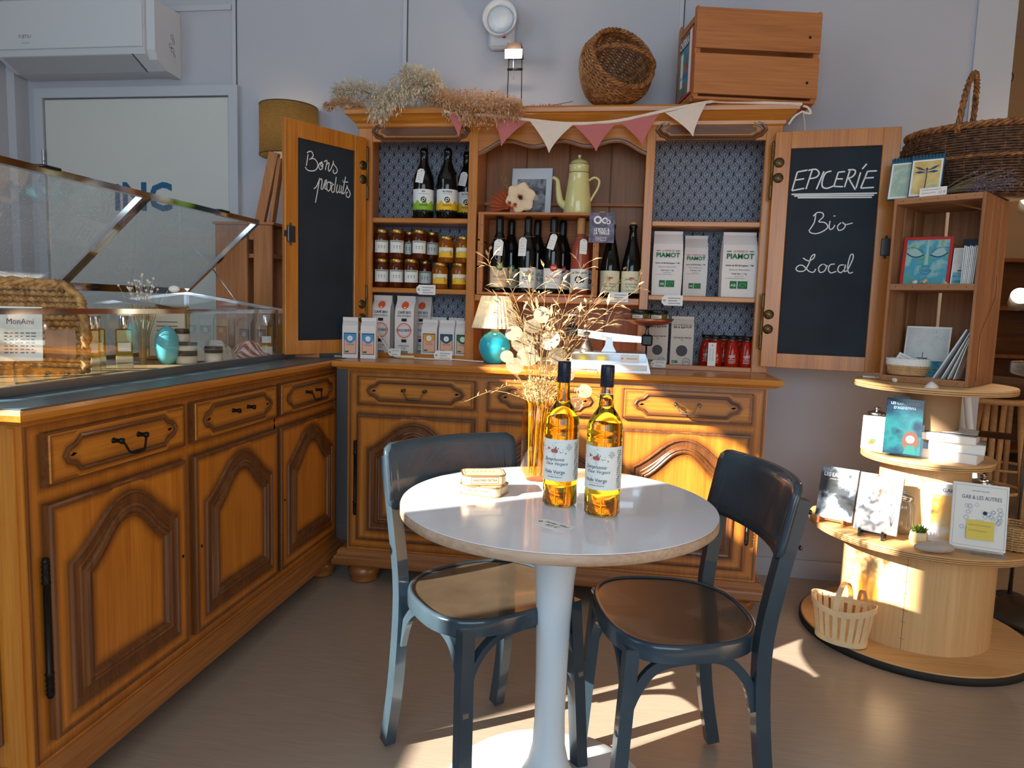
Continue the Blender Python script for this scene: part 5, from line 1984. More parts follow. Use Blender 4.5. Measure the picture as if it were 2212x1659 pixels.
# ------------------------------------------------------------------ flour, lentils, sauces on the right
def piamot(label, px0, px1, Y, z, h_, d_, kind):
    a0, a1 = on(px0, Y - d_ / 2, z), on(px1, Y - d_ / 2, z)
    w_ = a1.x - a0.x
    p = Vector(((a0.x + a1.x) / 2, Y, z))
    t = bag('flour_bag' if kind == 'flour' else 'lentil_bag', label, p, w_, d_, h_, 'bag_white' if kind == 'flour' else 'bag_kraft', 'flour bags on the middle shelf' if kind == 'flour' else 'lentil bags on the bottom shelf', 0.0, 0.012, 0.03 if kind == 'flour' else 0.0)
    y = -d_ / 2 * (1.03 if kind == 'flour' else 1.0) - 0.0012
    zt = h_ * (0.62 if kind == 'flour' else 0.76)
    yt = y if kind == 'flour' else y + 0.006
    g = MB()
    flat_text(g, 'PIAMOT', 0, zt, w_ * .22, yt - .0006, wfit=w_ * .80, bold=0.03)
    g.build('green_lettering', MATS['ink_green' if kind == 'flour' else 'charcoal_print'], t, recalc=False)
    g = MB()
    flat_text(g, 'LA FERME DE', 0, zt + w_ * .15, w_ * .09, yt - .0004, wfit=w_ * .42)
    g.build('red_lettering', MATS['ink_red' if kind == 'flour' else 'charcoal_print'], t, recalc=False)
    g = MB()
    for s in (-1, 1):
        rect_flat(g, s * w_ * .33 - w_ * .07, s * w_ * .33 + w_ * .07, zt + w_ * .145, zt + w_ * .165, yt)
    if kind == 'flour':
        flat_text(g, 'Farine de Blé Biologique - T80', 0, zt - w_ * .27, w_ * .07, y, wfit=w_ * .82, bold=0.02)
        flat_text(g, 'Mouture sur Meule de Pierre', 0, zt - w_ * .40, w_ * .06, y, wfit=w_ * .6)
        flat_text(g, 'Poids Net = 1 Kg', 0, zt - w_ * .52, w_ * .06, y, wfit=w_ * .44, bold=0.02)
        flat_text(g, 'Lot N° 01175', 0, zt - w_ * .60, w_ * .045, y)
        flat_text(g, 'A consommer de préférence avant le', -w_ * .1, zt - w_ * .66, w_ * .04, y, wfit=w_ * .58)
    else:
        flat_text(g, 'LENTILLES VERTES', 0, zt - w_ * .42, w_ * .09, y, wfit=w_ * .78, bold=0.02)
        flat_text(g, 'BIO', 0, zt - w_ * .53, w_ * .08, y)
        disc_flat(g, 0, h_ * .31, w_ * .25, y, 28)
        disc_flat(g, w_ * .22, h_ * .09, w_ * .17, y - .0004, 20, r_in=w_ * .15)
        scribble(g, w_ * .12, w_ * .32, h_ * .09, w_ * .12, w_ * .02, random.Random(6), y=y)
    g.build('lettering', MATS['ink' if kind == 'flour' else 'charcoal_print'], t, recalc=False)
    g = MB()
    s = w_ * .20
    zz = h_ * .13 if kind == 'flour' else h_ * .06
    x0 = -s * 1.3 if kind == 'flour' else -w_ * .42
    k = 1.0 if kind == 'flour' else 0.5
    rect_flat(g, x0, x0 + s * k, zz, zz + s * 1.15 * k, y)
    rect_flat(g, x0 + s * 1.15 * k, x0 + s * 2.6 * k, zz, zz + s * 1.15 * k, y)
    g.build('organic_mark', MATS['ink_green'], t, recalc=False)
    g = MB()
    flat_text(g, 'AB', x0 + s * .5 * k, zz + s * .5 * k, s * .6 * k, y - .0005)
    for j in range(9):
        an = j * 0.6
        disc_flat(g, x0 + s * 1.88 * k + s * .45 * k * cos(an), zz + s * .58 * k + s * .25 * k * sin(an), s * .04 * k, y - .0005, 5)
    g.build('mark_print', MATS['paper'], t, recalc=False)
    return t


piamot('white flour bag at the left end, overlapping its neighbour', 1407, 1470, 0.355, 1.265, 0.272, 0.09, 'flour')
piamot('white flour bag set back in the middle of the three', 1474, 1524, 0.418, 1.265, 0.262, 0.07, 'flour')
piamot('white flour bag alone at the right end by the stile', 1557, 1630, 0.355, 1.265, 0.272, 0.09, 'flour')
piamot('lentil bag half hidden behind the scale pan', 1396, 1440, 0.385, 0.962, 0.215, 0.06, 'lentil')
piamot('lentil bag in full view beside the sauce bottles', 1446, 1495, 0.385, 0.962, 0.215, 0.06, 'lentil')
for (px, Y, who) in [(1542, 0.335, 'red sauce bottle behind the narrow white card'), (1579, 0.335, 'red sauce bottle in the middle of the front row'), (1611, 0.335, 'red sauce bottle cut by the right stile'),
                     (1524, 0.41, 'red sauce bottle at the left end, standing back'), (1561, 0.41, 'red sauce bottle between the two left front ones'), (1596, 0.41, 'red sauce bottle between the two right front ones')]:
    p = on(px, Y, 0.962)
    t = thing('sauce_bottle', who, 'bottle', p, face_cam(p), 'red sauce bottles on the bottom shelf')
    R = 0.0315
    MB().lathe([(0, 0.002), (R * .9, 0), (R, 0.006), (R, 0.05), (R * .93, 0.075), (R * .72, 0.10), (R * .60, 0.118), (0, 0.118)], 24).build('filled_glass', MATS['tomato'], t)
    MB().lathe([(R * .60, 0.118), (R * .60, 0.128), (R * .55, 0.1285), (0, 0.1285)], 20).build('glass_neck', thin_glass('neck_glass'), t)
    MB().lathe([(R * .68, 0.126), (R * .70, 0.128), (R * .70, 0.139), (0, 0.14)], 20).build('lid', MATS['lid_black'], t)
    a = MB()
    round_text(a, 'aged', R + .0004, 0.0, 0.055, 0.022, wfit=0.026)
    for k in range(3):
        ribbon(a, [(-0.014 + i * 0.004, 0.040 - k * 0.007) for i in range(8)], 0.0016, curve=R + .0004)
    a.build('lettering', MATS['paper'], t, recalc=False)

# price tags on shelf edges
for (px, py, Y, w_, h_, who, sd, ink) in [
    (920, 626, 0.292, 0.088, 0.044, 'white price tag hanging under the honey jars', 11, 'ink_blue'), (852, 761, 0.25, 0.058, 0.034, 'white price tag in front of the coffee bags', 12, 'ink_blue'),
    (957, 768, 0.24, 0.082, 0.042, 'white price tag behind the cable under the tea bags', 13, 'ink_blue'), (1335, 642, 0.277, 0.086, 0.042, 'white price tag under the cider bottles', 14, 'ink_blue'),
    (1452, 649, 0.292, 0.088, 0.044, 'white price tag hanging under the flour bags', 15, 'ink_blue'), (1422, 786, 0.276, 0.062, 0.030, 'small white price tag below the lentil bags', 16, 'ink'),
        (1356, 775, 0.0, 0.072, 0.034, 'white price card on the front of the kitchen scale', 17, 'ink_blue')]:
    q = PY(px, py, Y)
    if Y == 0.0:
        continue
    price_tag(who, q, (0, 0, 0), w_, h_, 3 if h_ > .04 else 2, seed=sd, ink=ink)
q = PY(1538, 757, 0.298)
t = thing('price_card', 'narrow upright white price card in front of the sauces', 'price card', (q.x, 0.296, 0.9725), 0)
MB().box(-0.0165, 0.0165, 0, 0.0008, 0, 0.098).build('card', MATS['paper'], t)
a = MB()
T = Matrix.Rotation(radians(90), 4, 'Y')
for k in range(2):
    scribble(a, -0.075, -0.02, -0.006 + k * 0.011, 0.006, 0.0008, random.Random(k), T, -0.0004)
disc_flat(a, 0, 0.087, 0.003, -0.0004, 8)
a.build('handwriting', MATS['ink_grey'], t, recalc=False)

# ------------------------------------------------------------------ turquoise table lamp with its cable
mat('lamp_glaze', (44, 190, 214), 0.10, coat=0.5, var=0.25, vscale=9)
shade_cloth('raffia', (230, 220, 196), 0.12, (1, 1, 1), 0.4)
LP = Vector((0.532, 0.19, 0.953))
tl = thing('table_lamp', 'small turquoise ceramic lamp with a pleated raffia shade', 'lamp', LP)
MB().lathe([(0, 0.001), (0.032, 0.0), (0.036, 0.004), (0.052, 0.02), (0.066, 0.05), (0.069, 0.072), (0.062, 0.10), (0.046, 0.12), (0.026, 0.132), (0.018, 0.136)], 36).build('ceramic_base', MATS['lamp_glaze'], tl)
MB().lathe([(0.017, 0.134), (0.0185, 0.136), (0.0185, 0.156), (0.013, 0.158), (0.013, 0.175), (0, 0.175)], 20).build('socket', mat('bakelite', (206, 168, 108), 0.4), tl)
b = MB()
N = 72
vs = []
for (r, z) in ((0.0585, 0.286), (0.062, 0.278), (0.096, 0.158), (0.0985, 0.150)):
    for i in range(N):
        a = 2 * pi * i / N
        k = 1 + 0.018 * (1 if i % 2 else -1) + 0.010 * sin(i * 5.3)
        vs.append((r * k * cos(a), r * k * sin(a), z))
b.add(vs, [(j * N + i, j * N + (i + 1) % N, (j + 1) * N + (i + 1) % N, (j + 1) * N + i) for j in range(3) for i in range(N)], False)
b.build('shade', MATS['raffia'], tl)
MB().ball((0, 0, 0.195), (0.016, 0.016, 0.022), 12, 8).build('bulb', mat('bulb_glow', (255, 236, 190), 0.4, emit=(255, 226, 170), estr=5.0), tl)
lamp('table_lamp_light', 'POINT', LP + Vector((0, 0, 0.225)), 0.35, (1.0, 0.86, 0.66), shadow_soft_size=0.02)
cab = [PZ(1052, 782, 0.9565), PZ(1020, 783, 0.9565), PZ(975, 770, 0.957), PZ(925, 773, 0.957), PZ(906, 772, 0.957)]
cab2 = [PZ(877, 768, 0.957), PZ(862, 758, 0.957), PZ(845, 748, 0.98), PZ(826, 728, 1.02), PZ(812, 716, 1.05)]


def clampy(P, y1):
    return [Vector((p.x, min(p.y, y1), p.z)) for p in P]


cab = [Vector((LP.x - 0.045, LP.y + 0.0, 0.957)), Vector((0.43, 0.20, 0.957)), Vector((0.34, 0.24, 0.957)), Vector((0.24, 0.215, 0.957)), Vector((0.165, 0.225, 0.957))]
cab2 = [Vector((0.10, 0.235, 0.957)), Vector((0.065, 0.25, 0.960)), Vector((0.035, 0.26, 0.985)), Vector((-0.005, 0.262, 1.04)), Vector((-0.045, 0.262, 1.075)), Vector((-0.085, 0.20, 1.06)), Vector((-0.10, 0.19, 0.99)), Vector((-0.13, 0.18, 0.958)), Vector((-0.17, 0.14, 0.958))]
cb = MB().tube([p - LP for p in bez(cab, 6)], 0.0032, 8)
cb.build('cable', MATS['white_cable'], tl)
MB().tube([p - LP for p in bez(cab2, 6)], 0.0032, 8).build('cable', MATS['white_cable'], tl)
T = Matrix.Translation(Vector((0.133, 0.229, 0.959)) - LP) @ Matrix.Rotation(0.1, 4, 'Z')
MB().box(-0.034, 0.034, -0.010, 0.010, -0.006, 0.008, T, bev=0.006).build('switch', mat('switch_cream', (228, 212, 160), 0.4), tl)

# ------------------------------------------------------------------ kitchen balance scale
SCP = Vector((1.02, 0.10, 0.9525))
ks = thing('balance_scale', 'old white and chrome kitchen balance scale with a copper pan', 'scale', SCP, radians(2))
mat('scale_white', (226, 226, 222), 0.3)
mat('copper', (176, 106, 84), 0.32, 0.75)
b = MB()
P = [(-0.165, 0.0), (0.165, 0.0), (0.150, 0.055), (0.142, 0.075), (-0.142, 0.075), (-0.150, 0.055)]
b.prism(P, -0.095, 0.085, 'XZ')
b.build('base', MATS['alu'], ks)
MB().box(-0.150, 0.150, -0.098, -0.095, 0.008, 0.030, bev=0.001).build('front_strip', MATS['scale_white'], ks)
MB().box(-0.146, 0.146, -0.0975, -0.095, 0.042, 0.068, bev=0.001).build('front_plate', MATS['chrome'], ks)
MB().prism([(-0.03, 0.075), (0.03, 0.075), (0.016, 0.10), (0.012, 0.135), (-0.012, 0.135), (-0.016, 0.10)], -0.02, 0.02, 'XZ').build('pivot_post', MATS['alu'], ks)
MB().prism([(-0.155, 0.138), (-0.155, 0.165), (0.0, 0.150), (0.15, 0.138), (0.15, 0.115), (0.0, 0.118)], -0.012, -0.004, 'XZ').prism([(-0.155, 0.138), (-0.155, 0.165), (0.0, 0.150), (0.15, 0.138), (0.15, 0.115), (0.0, 0.118)], 0.01, 0.018, 'XZ').build('beam', MATS['chrome'], ks)
for s, zc in ((-1, 0.152), (1, 0.126)):
    MB().box(s * 0.15 - 0.022, s * 0.15 + 0.022, -0.024, 0.03, zc - 0.022, zc + 0.022, bev=0.006).build('knife_block', MATS['lid_black'], ks)
    MB().lathe([(0, 0), (0.014, 0.0), (0.008, 0.012), (0.006, 0.03), (0.016, 0.04), (0.03, 0.042), (0, 0.043)], 16, Matrix.Translation((s * 0.15, 0.003, zc + 0.018))).build('pan_support', MATS['steel_dark'], ks)
MB().lathe([(0, 0.0), (0.06, 0.0), (0.085, 0.010), (0.098, 0.024), (0.100, 0.0245), (0.086, 0.008), (0.06, -0.003), (0, -0.003)], 36, Matrix.Translation((0.155, 0.003, 0.19))).build('copper_pan', MATS['copper'], ks)
MB().lathe([(0, 0.0), (0.055, 0.0), (0.060, 0.006), (0.061, 0.006), (0.056, -0.003), (0, -0.003)], 30, Matrix.Translation((-0.15, 0.003, 0.216))).build('weight_plate', MATS['chrome'], ks)
MB().lathe([(0.026, 0), (0.028, 0.004), (0.018, 0.03), (0.008, 0.042), (0.006, 0.06), (0.014, 0.066), (0.013, 0.075), (0, 0.078)], 24, Matrix.Translation((-0.09, -0.03, 0.0755))).build('brass_weight', MATS['pewter'], ks)
for s, who in ((-1, 'small glass jar with black lid, left on the copper pan'), (1, 'small glass jar with black lid, right on the copper pan')):
    p = SCP + Vector((0.155 + s * 0.037, 0.003 + s * 0.006, 0.1905))
    j = thing('spread_jar', who, 'jar', p, 0, 'small jars on the scale pan')
    MB().lathe([(0, 0.001), (0.032, 0), (0.035, 0.004), (0.035, 0.038), (0.032, 0.044), (0, 0.044)], 24).build('filled_glass', mat('pesto', (104, 100, 52), 0.15, var=0.4, vscale=60), j)
    MB().lathe([(0.036, 0.042), (0.037, 0.044), (0.037, 0.056), (0.035, 0.058), (0, 0.058)], 24).build('lid', MATS['lid_black'], j)
    lb = MB().arc_patch(0.0355, -1.0, 0.3, 0.006, 0.036, 10).build('label', MATS['paper_cream'], j)
    a = MB()
    for k in range(3):
        ribbon(a, [(-0.03 + i * 0.004, 0.014 + k * 0.008) for i in range(8)], 0.002, curve=0.0358)
    a.build('lettering', MATS['ink'], lb, recalc=False)
q = SCP + Vector((0.085, -0.1005, 0.055))
price_tag('white price card on the front of the kitchen scale', q, (0, 0, radians(2)), 0.074, 0.032, 1, seed=17)

# ================================================================== on top of the dresser
TOPZ = 2.0345


def weave(mb, prof, stakes, rows, amp, rt, squash=1.0, mx=None):
    """wicker wall: weaver rings passing in front of and behind upright stakes; prof(t) -> (r, z)"""
    n = stakes * 2
    for j in range(rows):
        r, z = prof((j + 0.5) / rows)
        P = []
        for i in range(n):
            a = 2 * pi * i / n
            s = amp * (1 if (i // 1 + j) % 2 else -1) if i % 2 else 0.0
            s = amp * cos(stakes * a + pi * j)
            P.append(((r + s) * cos(a), (r + s) * sin(a) * squash, z))
        mb.tube(P, rt, 4, closed=True, mx=mx)
    for i in range(stakes):
        a = 2 * pi * i / stakes
        P = []
        for k in range(9):
            r, z = prof(k / 8)
            P.append((r * cos(a), r * sin(a) * squash, z))
        mb.tube(P, rt * 0.8, 4, mx=mx, caps=False)
    return mb


def braid(mb, path, r, turns, rt, mx=None, closed=False, strands=3):
    """twisted rope of wicker along a path"""
    P = [Vector(p) for p in path]
    m = len(P)
    for s in range(strands):
        Q = []
        for i in range(m):
            t = (P[(i + 1) % m] - P[(i - 1) % m]) if closed else (P[min(i + 1, m - 1)] - P[max(i - 1, 0)])
            t.normalize()
            ref = Vector((0, 0, 1)) if abs(t.z) < 0.8 else Vector((1, 0, 0))
            u = t.cross(ref).normalized()
            v = u.cross(t)
            a = 2 * pi * (turns * i / m + s / strands)
            Q.append(P[i] + u * (r * cos(a)) + v * (r * sin(a)))
        mb.tube(Q, rt, 5, closed=closed, mx=mx)
    return mb


blotch('wicker_brown', [(92, 54, 24), (142, 88, 42), (176, 116, 60)], 60, 0.55)
blotch('wicker_dark', [(56, 34, 20), (92, 58, 34), (120, 80, 48)], 60, 0.55)

q = PY(1322, 152, 0.335)
R0 = 0.15
wb_ = thing('wicker_basket', 'round brown wicker basket lying tilted on top of the dresser', 'basket', (q.x, 0.335, TOPZ), 0)
tilt = Matrix.Translation((0.0, 0.0, 0.148)) @ Matrix.Rotation(radians(14), 4, 'Z') @ Matrix.Rotation(radians(66), 4, 'X') @ Matrix.Rotation(radians(14), 4, 'Y')


def bprof(t):
    return (0.075 + 0.082 * sin(min(1.0, t * 1.25) * pi / 2) - 0.022 * max(0, t - 0.75) / 0.25, -0.115 + 0.215 * t)


b = weave(MB(), bprof, 24, 38, 0.0035, 0.0043, mx=tilt)
b.build('woven_wall', MATS['wicker_brown'], wb_, recalc=False)['kind'] = 'stuff'
b = MB()
for j in range(9):
    r = 0.006 + j * 0.0085
    b.tube([(r * cos(2 * pi * i / 24), r * sin(2 * pi * i / 24), -0.115 + 0.003 * cos(12 * 2 * pi * i / 24 + j * pi)) for i in range(24)], 0.005, 4, closed=True, mx=tilt)
b.lathe([(0, -0.117), (0.078, -0.117)], 20, tilt)
b.build('woven_bottom', MATS['wicker_dark'], wb_, recalc=False)['kind'] = 'stuff'
b = MB()
braid(b, [(0.138 * cos(2 * pi * i / 72), 0.138 * sin(2 * pi * i / 72), 0.102) for i in range(72)], 0.007, 16, 0.0055, tilt, True)
b.build('rim', MATS['wicker_brown'], wb_, recalc=False)
b = MB()
hp = [(-0.135 * cos(pi * i / 40), -0.02, 0.10 + 0.085 * sin(pi * i / 40)) for i in range(41)]
braid(b, hp, 0.006, 8, 0.005, tilt, False)
b.build('handle', MATS['wicker_brown'], wb_, recalc=False)


# crate with a magazine tucked in its end
def slat_crate(name, label, loc, rz, L, D, H, group=None):
    """local x 0..L along the side in view, y 0..D back, z 0..H"""
    t = thing(name, label, 'crate', loc, rz, group)
    for y0, y1 in ((0, 0.010), (D - 0.010, D)):
        hs = (H - 0.03 - 0.020) / 2
        for k in range(2):
            z0 = 0.022 + k * (hs + 0.020)
            MB().box(0, L, y0, y1, z0, z0 + hs, bev=0.001).build('side_plank', MATS['crate_wood'], t)
            if y0 == 0:
                MB().lathe([(0, 0), (0.0055, 0), (0.0055, 0.0012), (0, 0.0012)], 12, Matrix.Translation((L - 0.045, 0, z0 + hs * .38)) @ Matrix.Rotation(radians(90), 4, 'X')).build('knot', MATS['dark_gap'], t)
    for x0, x1 in ((0.010, 0.022), (L - 0.022, L - 0.010)):
        MB().box(x0, x1, 0.010, D - 0.010, 0.012, H - 0.03).build('end_board', MATS['crate_wood_y'], t)
        xo = 0.0 if x0 < 0.1 else L - 0.010
        for y0 in (0.010, D - 0.035):
            MB().box(xo, xo + 0.010, y0, y0 + 0.025, 0.012, H, bev=0.001).build('corner_post', MATS['crate_wood_z'], t)
        MB().box(xo, xo + 0.010, 0.035, D - 0.035, H - 0.055, H - 0.03).build('end_rail', MATS['crate_wood_y'], t)
        MB().box(xo, xo + 0.010, 0.035, D - 0.035, 0.0, 0.03).build('end_rail', MATS['crate_wood_y'], t)
    for k in range(3):
        y0 = 0.006 + k * (D - 0.012) / 3
        MB().box(0.004, L - 0.004, y0, y0 + (D - 0.012) / 3 - 0.012, 0.003, 0.012).build('bottom_slat', MATS['crate_wood'], t)
    return t


CR = Vector((1.303, 0.165, TOPZ))
CRZ = radians(12)
slat_crate('wooden_crate', 'pine crate with two wide side planks on top of the dresser', CR, CRZ, 0.50, 0.26, 0.355)
mg = thing('magazine', 'colourful old comic magazine propped in the end of the crate', 'magazine', CR + Matrix.Rotation(CRZ, 3, 'Z') @ Vector((-0.0035, 0.225, 0.034)), CRZ - radians(90))
# local x runs from the back to the front of the crate end, -y looks out
MB().box(0, 0.190, 0, 0.003, 0, 0.255).build('cover', mat('comic_red', (206, 72, 40), 0.45), mg)
a = MB()
rect_flat(a, 0.012, 0.150, 0.012, 0.200, -0.0008)
a.build('cover_picture', blotch('comic_scene', [(40, 80, 140), (70, 140, 170), (90, 130, 70), (50, 100, 150)], 18, 0.45), mg, recalc=False)
a = MB()
rect_flat(a, 0.012, 0.150, 0.198, 0.248, -0.0008)
a.build('title_band', mat('comic_navy', (24, 34, 70), 0.45), mg, recalc=False)
a = MB()
rect_flat(a, 0.153, 0.186, 0.006, 0.249, -0.0010)
rect_flat(a, 0.04, 0.075, 0.05, 0.185, -0.0012)
a.build('white_column', MATS['paper'], mg, recalc=False)
a = MB()
flat_text(a, 'CHERIKA', 0.081, 0.222, 0.045, -0.0012, wfit=0.125, bold=0.03)
a.build('title', MATS['paper'], mg, recalc=False)
a = MB()
rn = random.Random(4)
for k in range(9):
    disc_flat(a, rn.uniform(0.03, 0.14), rn.uniform(0.03, 0.14), rn.uniform(0.006, 0.013), -0.0014, 9)
a.build('flower_print', MATS['orange_print'], mg, recalc=False)

# bunting
mat('rose_cloth', (190, 108, 104), 0.9, bump=0.5, bscale=160, sheen=0.2)
mat('cream_cloth', (226, 206, 188), 0.9, bump=0.5, bscale=160, sheen=0.2)
bn = thing('bunting', 'string of rose and cream cloth pennants along the cornice', 'bunting', (0, 0.20, 1.95))
pts = [(960, 240), (985, 246), (1066, 250), (1142, 259), (1238, 267), (1333, 261), (1428, 241), (1526, 221)]
W = [PY(a_, b_, 0.2) - Vector((0, 0.20, 1.95)) for a_, b_ in pts]
W += [Vector((1.30, 0.0, 0.088)) + Vector((0.14, 0.03, 0)), Vector((1.73, 0.03, 0.075))]
MB().tube(bez([Vector((p.x, p.y, p.z)) for p in W], 4), 0.005, flat=(0.004, 0.011)).build('tape', MATS['cream_cloth'], bn)
for (x0, y0, x1, y1, tx, ty, m) in [(965, 243, 1010, 248, 992, 297, 'rose_cloth'), (1066, 253, 1140, 262, 1083, 316, 'rose_cloth'), (1145, 262, 1238, 270, 1186, 330, 'cream_cloth'), (1240, 271, 1332, 266, 1288, 327, 'rose_cloth'),
                                 (1338, 264, 1424, 246, 1388, 315, 'rose_cloth'), (1436, 244, 1526, 223, 1497, 295, 'cream_cloth')]:
    A, B, T_ = (PY(u, v, 0.2) - Vector((0, 0.20, 1.95)) for u, v in ((x0, y0), (x1, y1), (tx, ty)))
    f = MB()

    def fl_(u, v, A=A, B=B, T_=T_):
        k = (1 - v)
        mid = A.lerp(B, 0.5).lerp(T_, v)
        uu = 0.5 + (u - 0.5) * (0.985 * k ** 1.28 + 0.015)
        p = A.lerp(B, uu).lerp(A.lerp(B, 0.5), 0.0)
        p = p + (T_ - A.lerp(B, 0.5)) * v
        return p + Vector((0, -0.004 + 0.004 * sin(u * 9 + v * 4) * k - 0.006 * sin(pi * v), 0.010 * sin(pi * v) * (abs(u - .5) - 0.25) * 0))
    f.grid(10, 10, fl_)
    f.build('pennant', MATS[m], bn, recalc=False)
q = Vector((1.735, 0.235, 2.0)) - Vector((0, 0.20, 1.95))
b = MB()
b.tube(bez([q + Vector((0, 0, 0.02)), q + Vector((0.02, 0, 0.012)), q + Vector((0.03, 0, -0.008)), q + Vector((0.008, 0, -0.006)), q], 4), 0.002, flat=(0.002, 0.008))
b.tube(bez([q, q + Vector((0.012, 0, -0.06)), q + Vector((0.010, 0, -0.12))], 4), 0.002, flat=(0.0015, 0.007))
b.tube(bez([q, q + Vector((-0.03, 0, -0.02)), q + Vector((-0.05, 0, -0.05))], 4), 0.002, flat=(0.0015, 0.007))
b.build('bow', MATS['cream_cloth'], bn)

# pampas plumes
mat('pampas_pale', (236, 220, 192), 0.9)
mat('pampas_tan', (232, 188, 142), 0.9)


def plume(label, path, spread, n, m, L, seed, droop=0.5, stem=None):
    rn = random.Random(seed)
    base = Vector(path[0])
    t = thing('pampas_plume', label, 'dried grass', (base.x, base.y, base.z), 0, 'dried pampas plumes on the dresser')
    P = [p - base for p in bez(path, 8)]
    b = MB()
    for k in range(n):
        f = rn.random()
        i = min(len(P) - 2, int(f * (len(P) - 1)))
        o = P[i].lerp(P[i + 1], rn.random())
        s = spread * (0.35 + 0.65 * sin(pi * (0.12 + 0.80 * f)))
        d = Vector((rn.gauss(0, 1), rn.gauss(0, 1), rn.gauss(0.25, 0.9)))
        d.normalize()
        axis = (P[i + 1] - P[i]).normalized()
        o2 = o + d * s * rn.random() ** 0.6
        d2 = (axis * 0.9 + d * 0.9 + Vector((0, 0, -droop))).normalized()
        LL = L * rn.uniform(0.5, 1.0)
        for h in range(3):
            dd = (d2 + Vector((rn.gauss(0, .45), rn.gauss(0, .45), rn.gauss(0, .45)))).normalized()
            leafshape(b, o2 + dd * 0.002, dd, LL * rn.uniform(.4, .8), 0.0021)
    b.build('feathery_head', MATS[m], t, recalc=False)['kind'] = 'stuff'
    c = MB()
    S = [Vector(p) - base for p in (stem or path)]
    c.tube(bez(S, 5), 0.002, 5)
    c.build('stem', MATS['straw'], t)
    return t


def PP(px, py, Y):
    return PY(px, py, Y)


plume('pale pampas plume spilling thickly over the cornice edge', [PP(945, 185, .30), PP(900, 190, .27), PP(850, 210, .22), PP(815, 245, .19)], 0.085, 1500, 'pampas_pale', 0.045, 1, 0.5)
plume('pale pampas plume standing highest of the bunch', [PP(950, 225, .38), PP(925, 195, .37), PP(900, 175, .36), PP(885, 160, .35)], 0.075, 1000, 'pampas_pale', 0.04, 2, 0.1)
plume('pale pampas plume pointing out over the left end', [PP(835, 215, .34), PP(800, 200, .32), PP(760, 195, .30), PP(730, 205, .28)], 0.055, 700, 'pampas_pale', 0.04, 3, 0.1, [PP(860, 225, .34), PP(800, 202, .32), PP(750, 190, .30)])
plume('tan pampas plume drooping furthest left beside the chalkboard door', [PP(790, 235, .25), PP(760, 225, .24), PP(730, 225, .23), PP(706, 232, .22)], 0.028, 420, 'pampas_tan', 0.03, 4, 0.3)
plume('tan pampas plume lying along the cornice towards the bunting', [PP(935, 218, .30), PP(1000, 232, .23), PP(1060, 236, .19), PP(1115, 238, .18)], 0.078, 2100, 'pampas_tan', 0.036, 5, 0.25)
plume('tan pampas plume tucked low behind the second pennant', [PP(955, 220, .27), PP(985, 235, .21), PP(1015, 255, .18)], 0.05, 700, 'pampas_tan', 0.036, 6, 0.4)
t = thing('grass_sprig', 'thin dry grass sprig lying on the cornice beside the basket', 'dried grass', (PP(1150, 221, .27).x, 0.27, TOPZ))
b = MB()
b.tube([(0, 0, 0.004), (0.07, 0, 0.006), (0.17, 0, 0.024)], 0.0014, 4)
rn = random.Random(9)
for k in range(70):
    x = rn.uniform(0.0, 0.13)
    leafshape(b, (x, 0, 0.006), (rn.uniform(-1, .2), rn.uniform(-1, 1), rn.uniform(0, .8)), 0.014, 0.0012)
b.build('sprig', MATS['palm_rust'], t, recalc=False)

# halogen desk lamp behind the cornice
hl = thing('halogen_lamp', 'slim black halogen lamp glowing above the dresser', 'lamp', (0.548, 0.42, TOPZ))
MB().lathe([(0, 0), (0.05, 0), (0.05, 0.012), (0.045, 0.018), (0, 0.018)], 24).build('foot', MATS['lid_black'], hl)
for s in (-1, 1):
    MB().tube(bez([(s * 0.034, 0, 0.014), (s * 0.031, 0, 0.12), (s * 0.029, -0.005, 0.25)], 4), 0.0022, 6).build('arm', MATS['iron'], hl)
MB().tube([(-0.034, -0.004, 0.205), (0.034, -0.004, 0.205)], 0.0055, 8).build('cross_bar', MATS['lid_black'], hl)
MB().prism([(-0.036, 0.25), (0.036, 0.25), (0.030, 0.30), (-0.030, 0.30)], -0.055, 0.01, 'XZ').build('lamp_head', mat('lamp_brown', (60, 48, 42), 0.4), hl)
MB().prism([(-0.037, 0.234), (0.037, 0.234), (0.0385, 0.272), (-0.0385, 0.272)], -0.058, -0.0555, 'XZ').build('lamp_glass', mat('halogen_glow', (255, 246, 226), 0.4, emit=(255, 236, 196), estr=9.0), hl)
MB().tube([(0, -0.058, 0.236), (0.002, -0.058, 0.17), (0.003, -0.058, 0.145)], 0.0016, 5).build('pull_chain', MATS['chrome'], hl)
lamp('halogen_lamp_light', 'POINT', (0.548, 0.34, TOPZ + 0.25), 1.6, (1.0, 0.85, 0.65), shadow_soft_size=0.02)

# ================================================================== floor lamp and slatted stand by the white door
flp = thing('floor_lamp', 'floor lamp with a mustard drum shade behind the chalkboard door', 'lamp', (-0.535, 0.455, 0))
shade_cloth('mustard_cloth', (126, 98, 52), 0.2, (1, 1, 9), 0.4)
MB().lathe([(0, 0), (0.13, 0), (0.13, 0.012), (0.02, 0.02), (0, 0.02)], 28).build('foot', MATS['steel'], flp)
MB().tube([(0, 0, 0.018), (0, 0, 1.92)], 0.009, 10).build('pole', MATS['chrome'], flp)
MB().lathe([(0.1335, 1.872), (0.1335, 2.10)], 48).build('shade', MATS['mustard_cloth'], flp, recalc=False)
for z in (1.872, 2.10):
    MB().tube([(0.1332 * cos(2 * pi * i / 48), 0.1332 * sin(2 * pi * i / 48), z) for i in range(48)], 0.0022, 6, closed=True).build('shade_ring', mat('ring_brown', (52, 40, 28), 0.6), flp)
MB().ball((0, 0, 1.945), (0.03, 0.03, 0.038), 14, 10).build('bulb', MATS['bulb_glow'], flp)
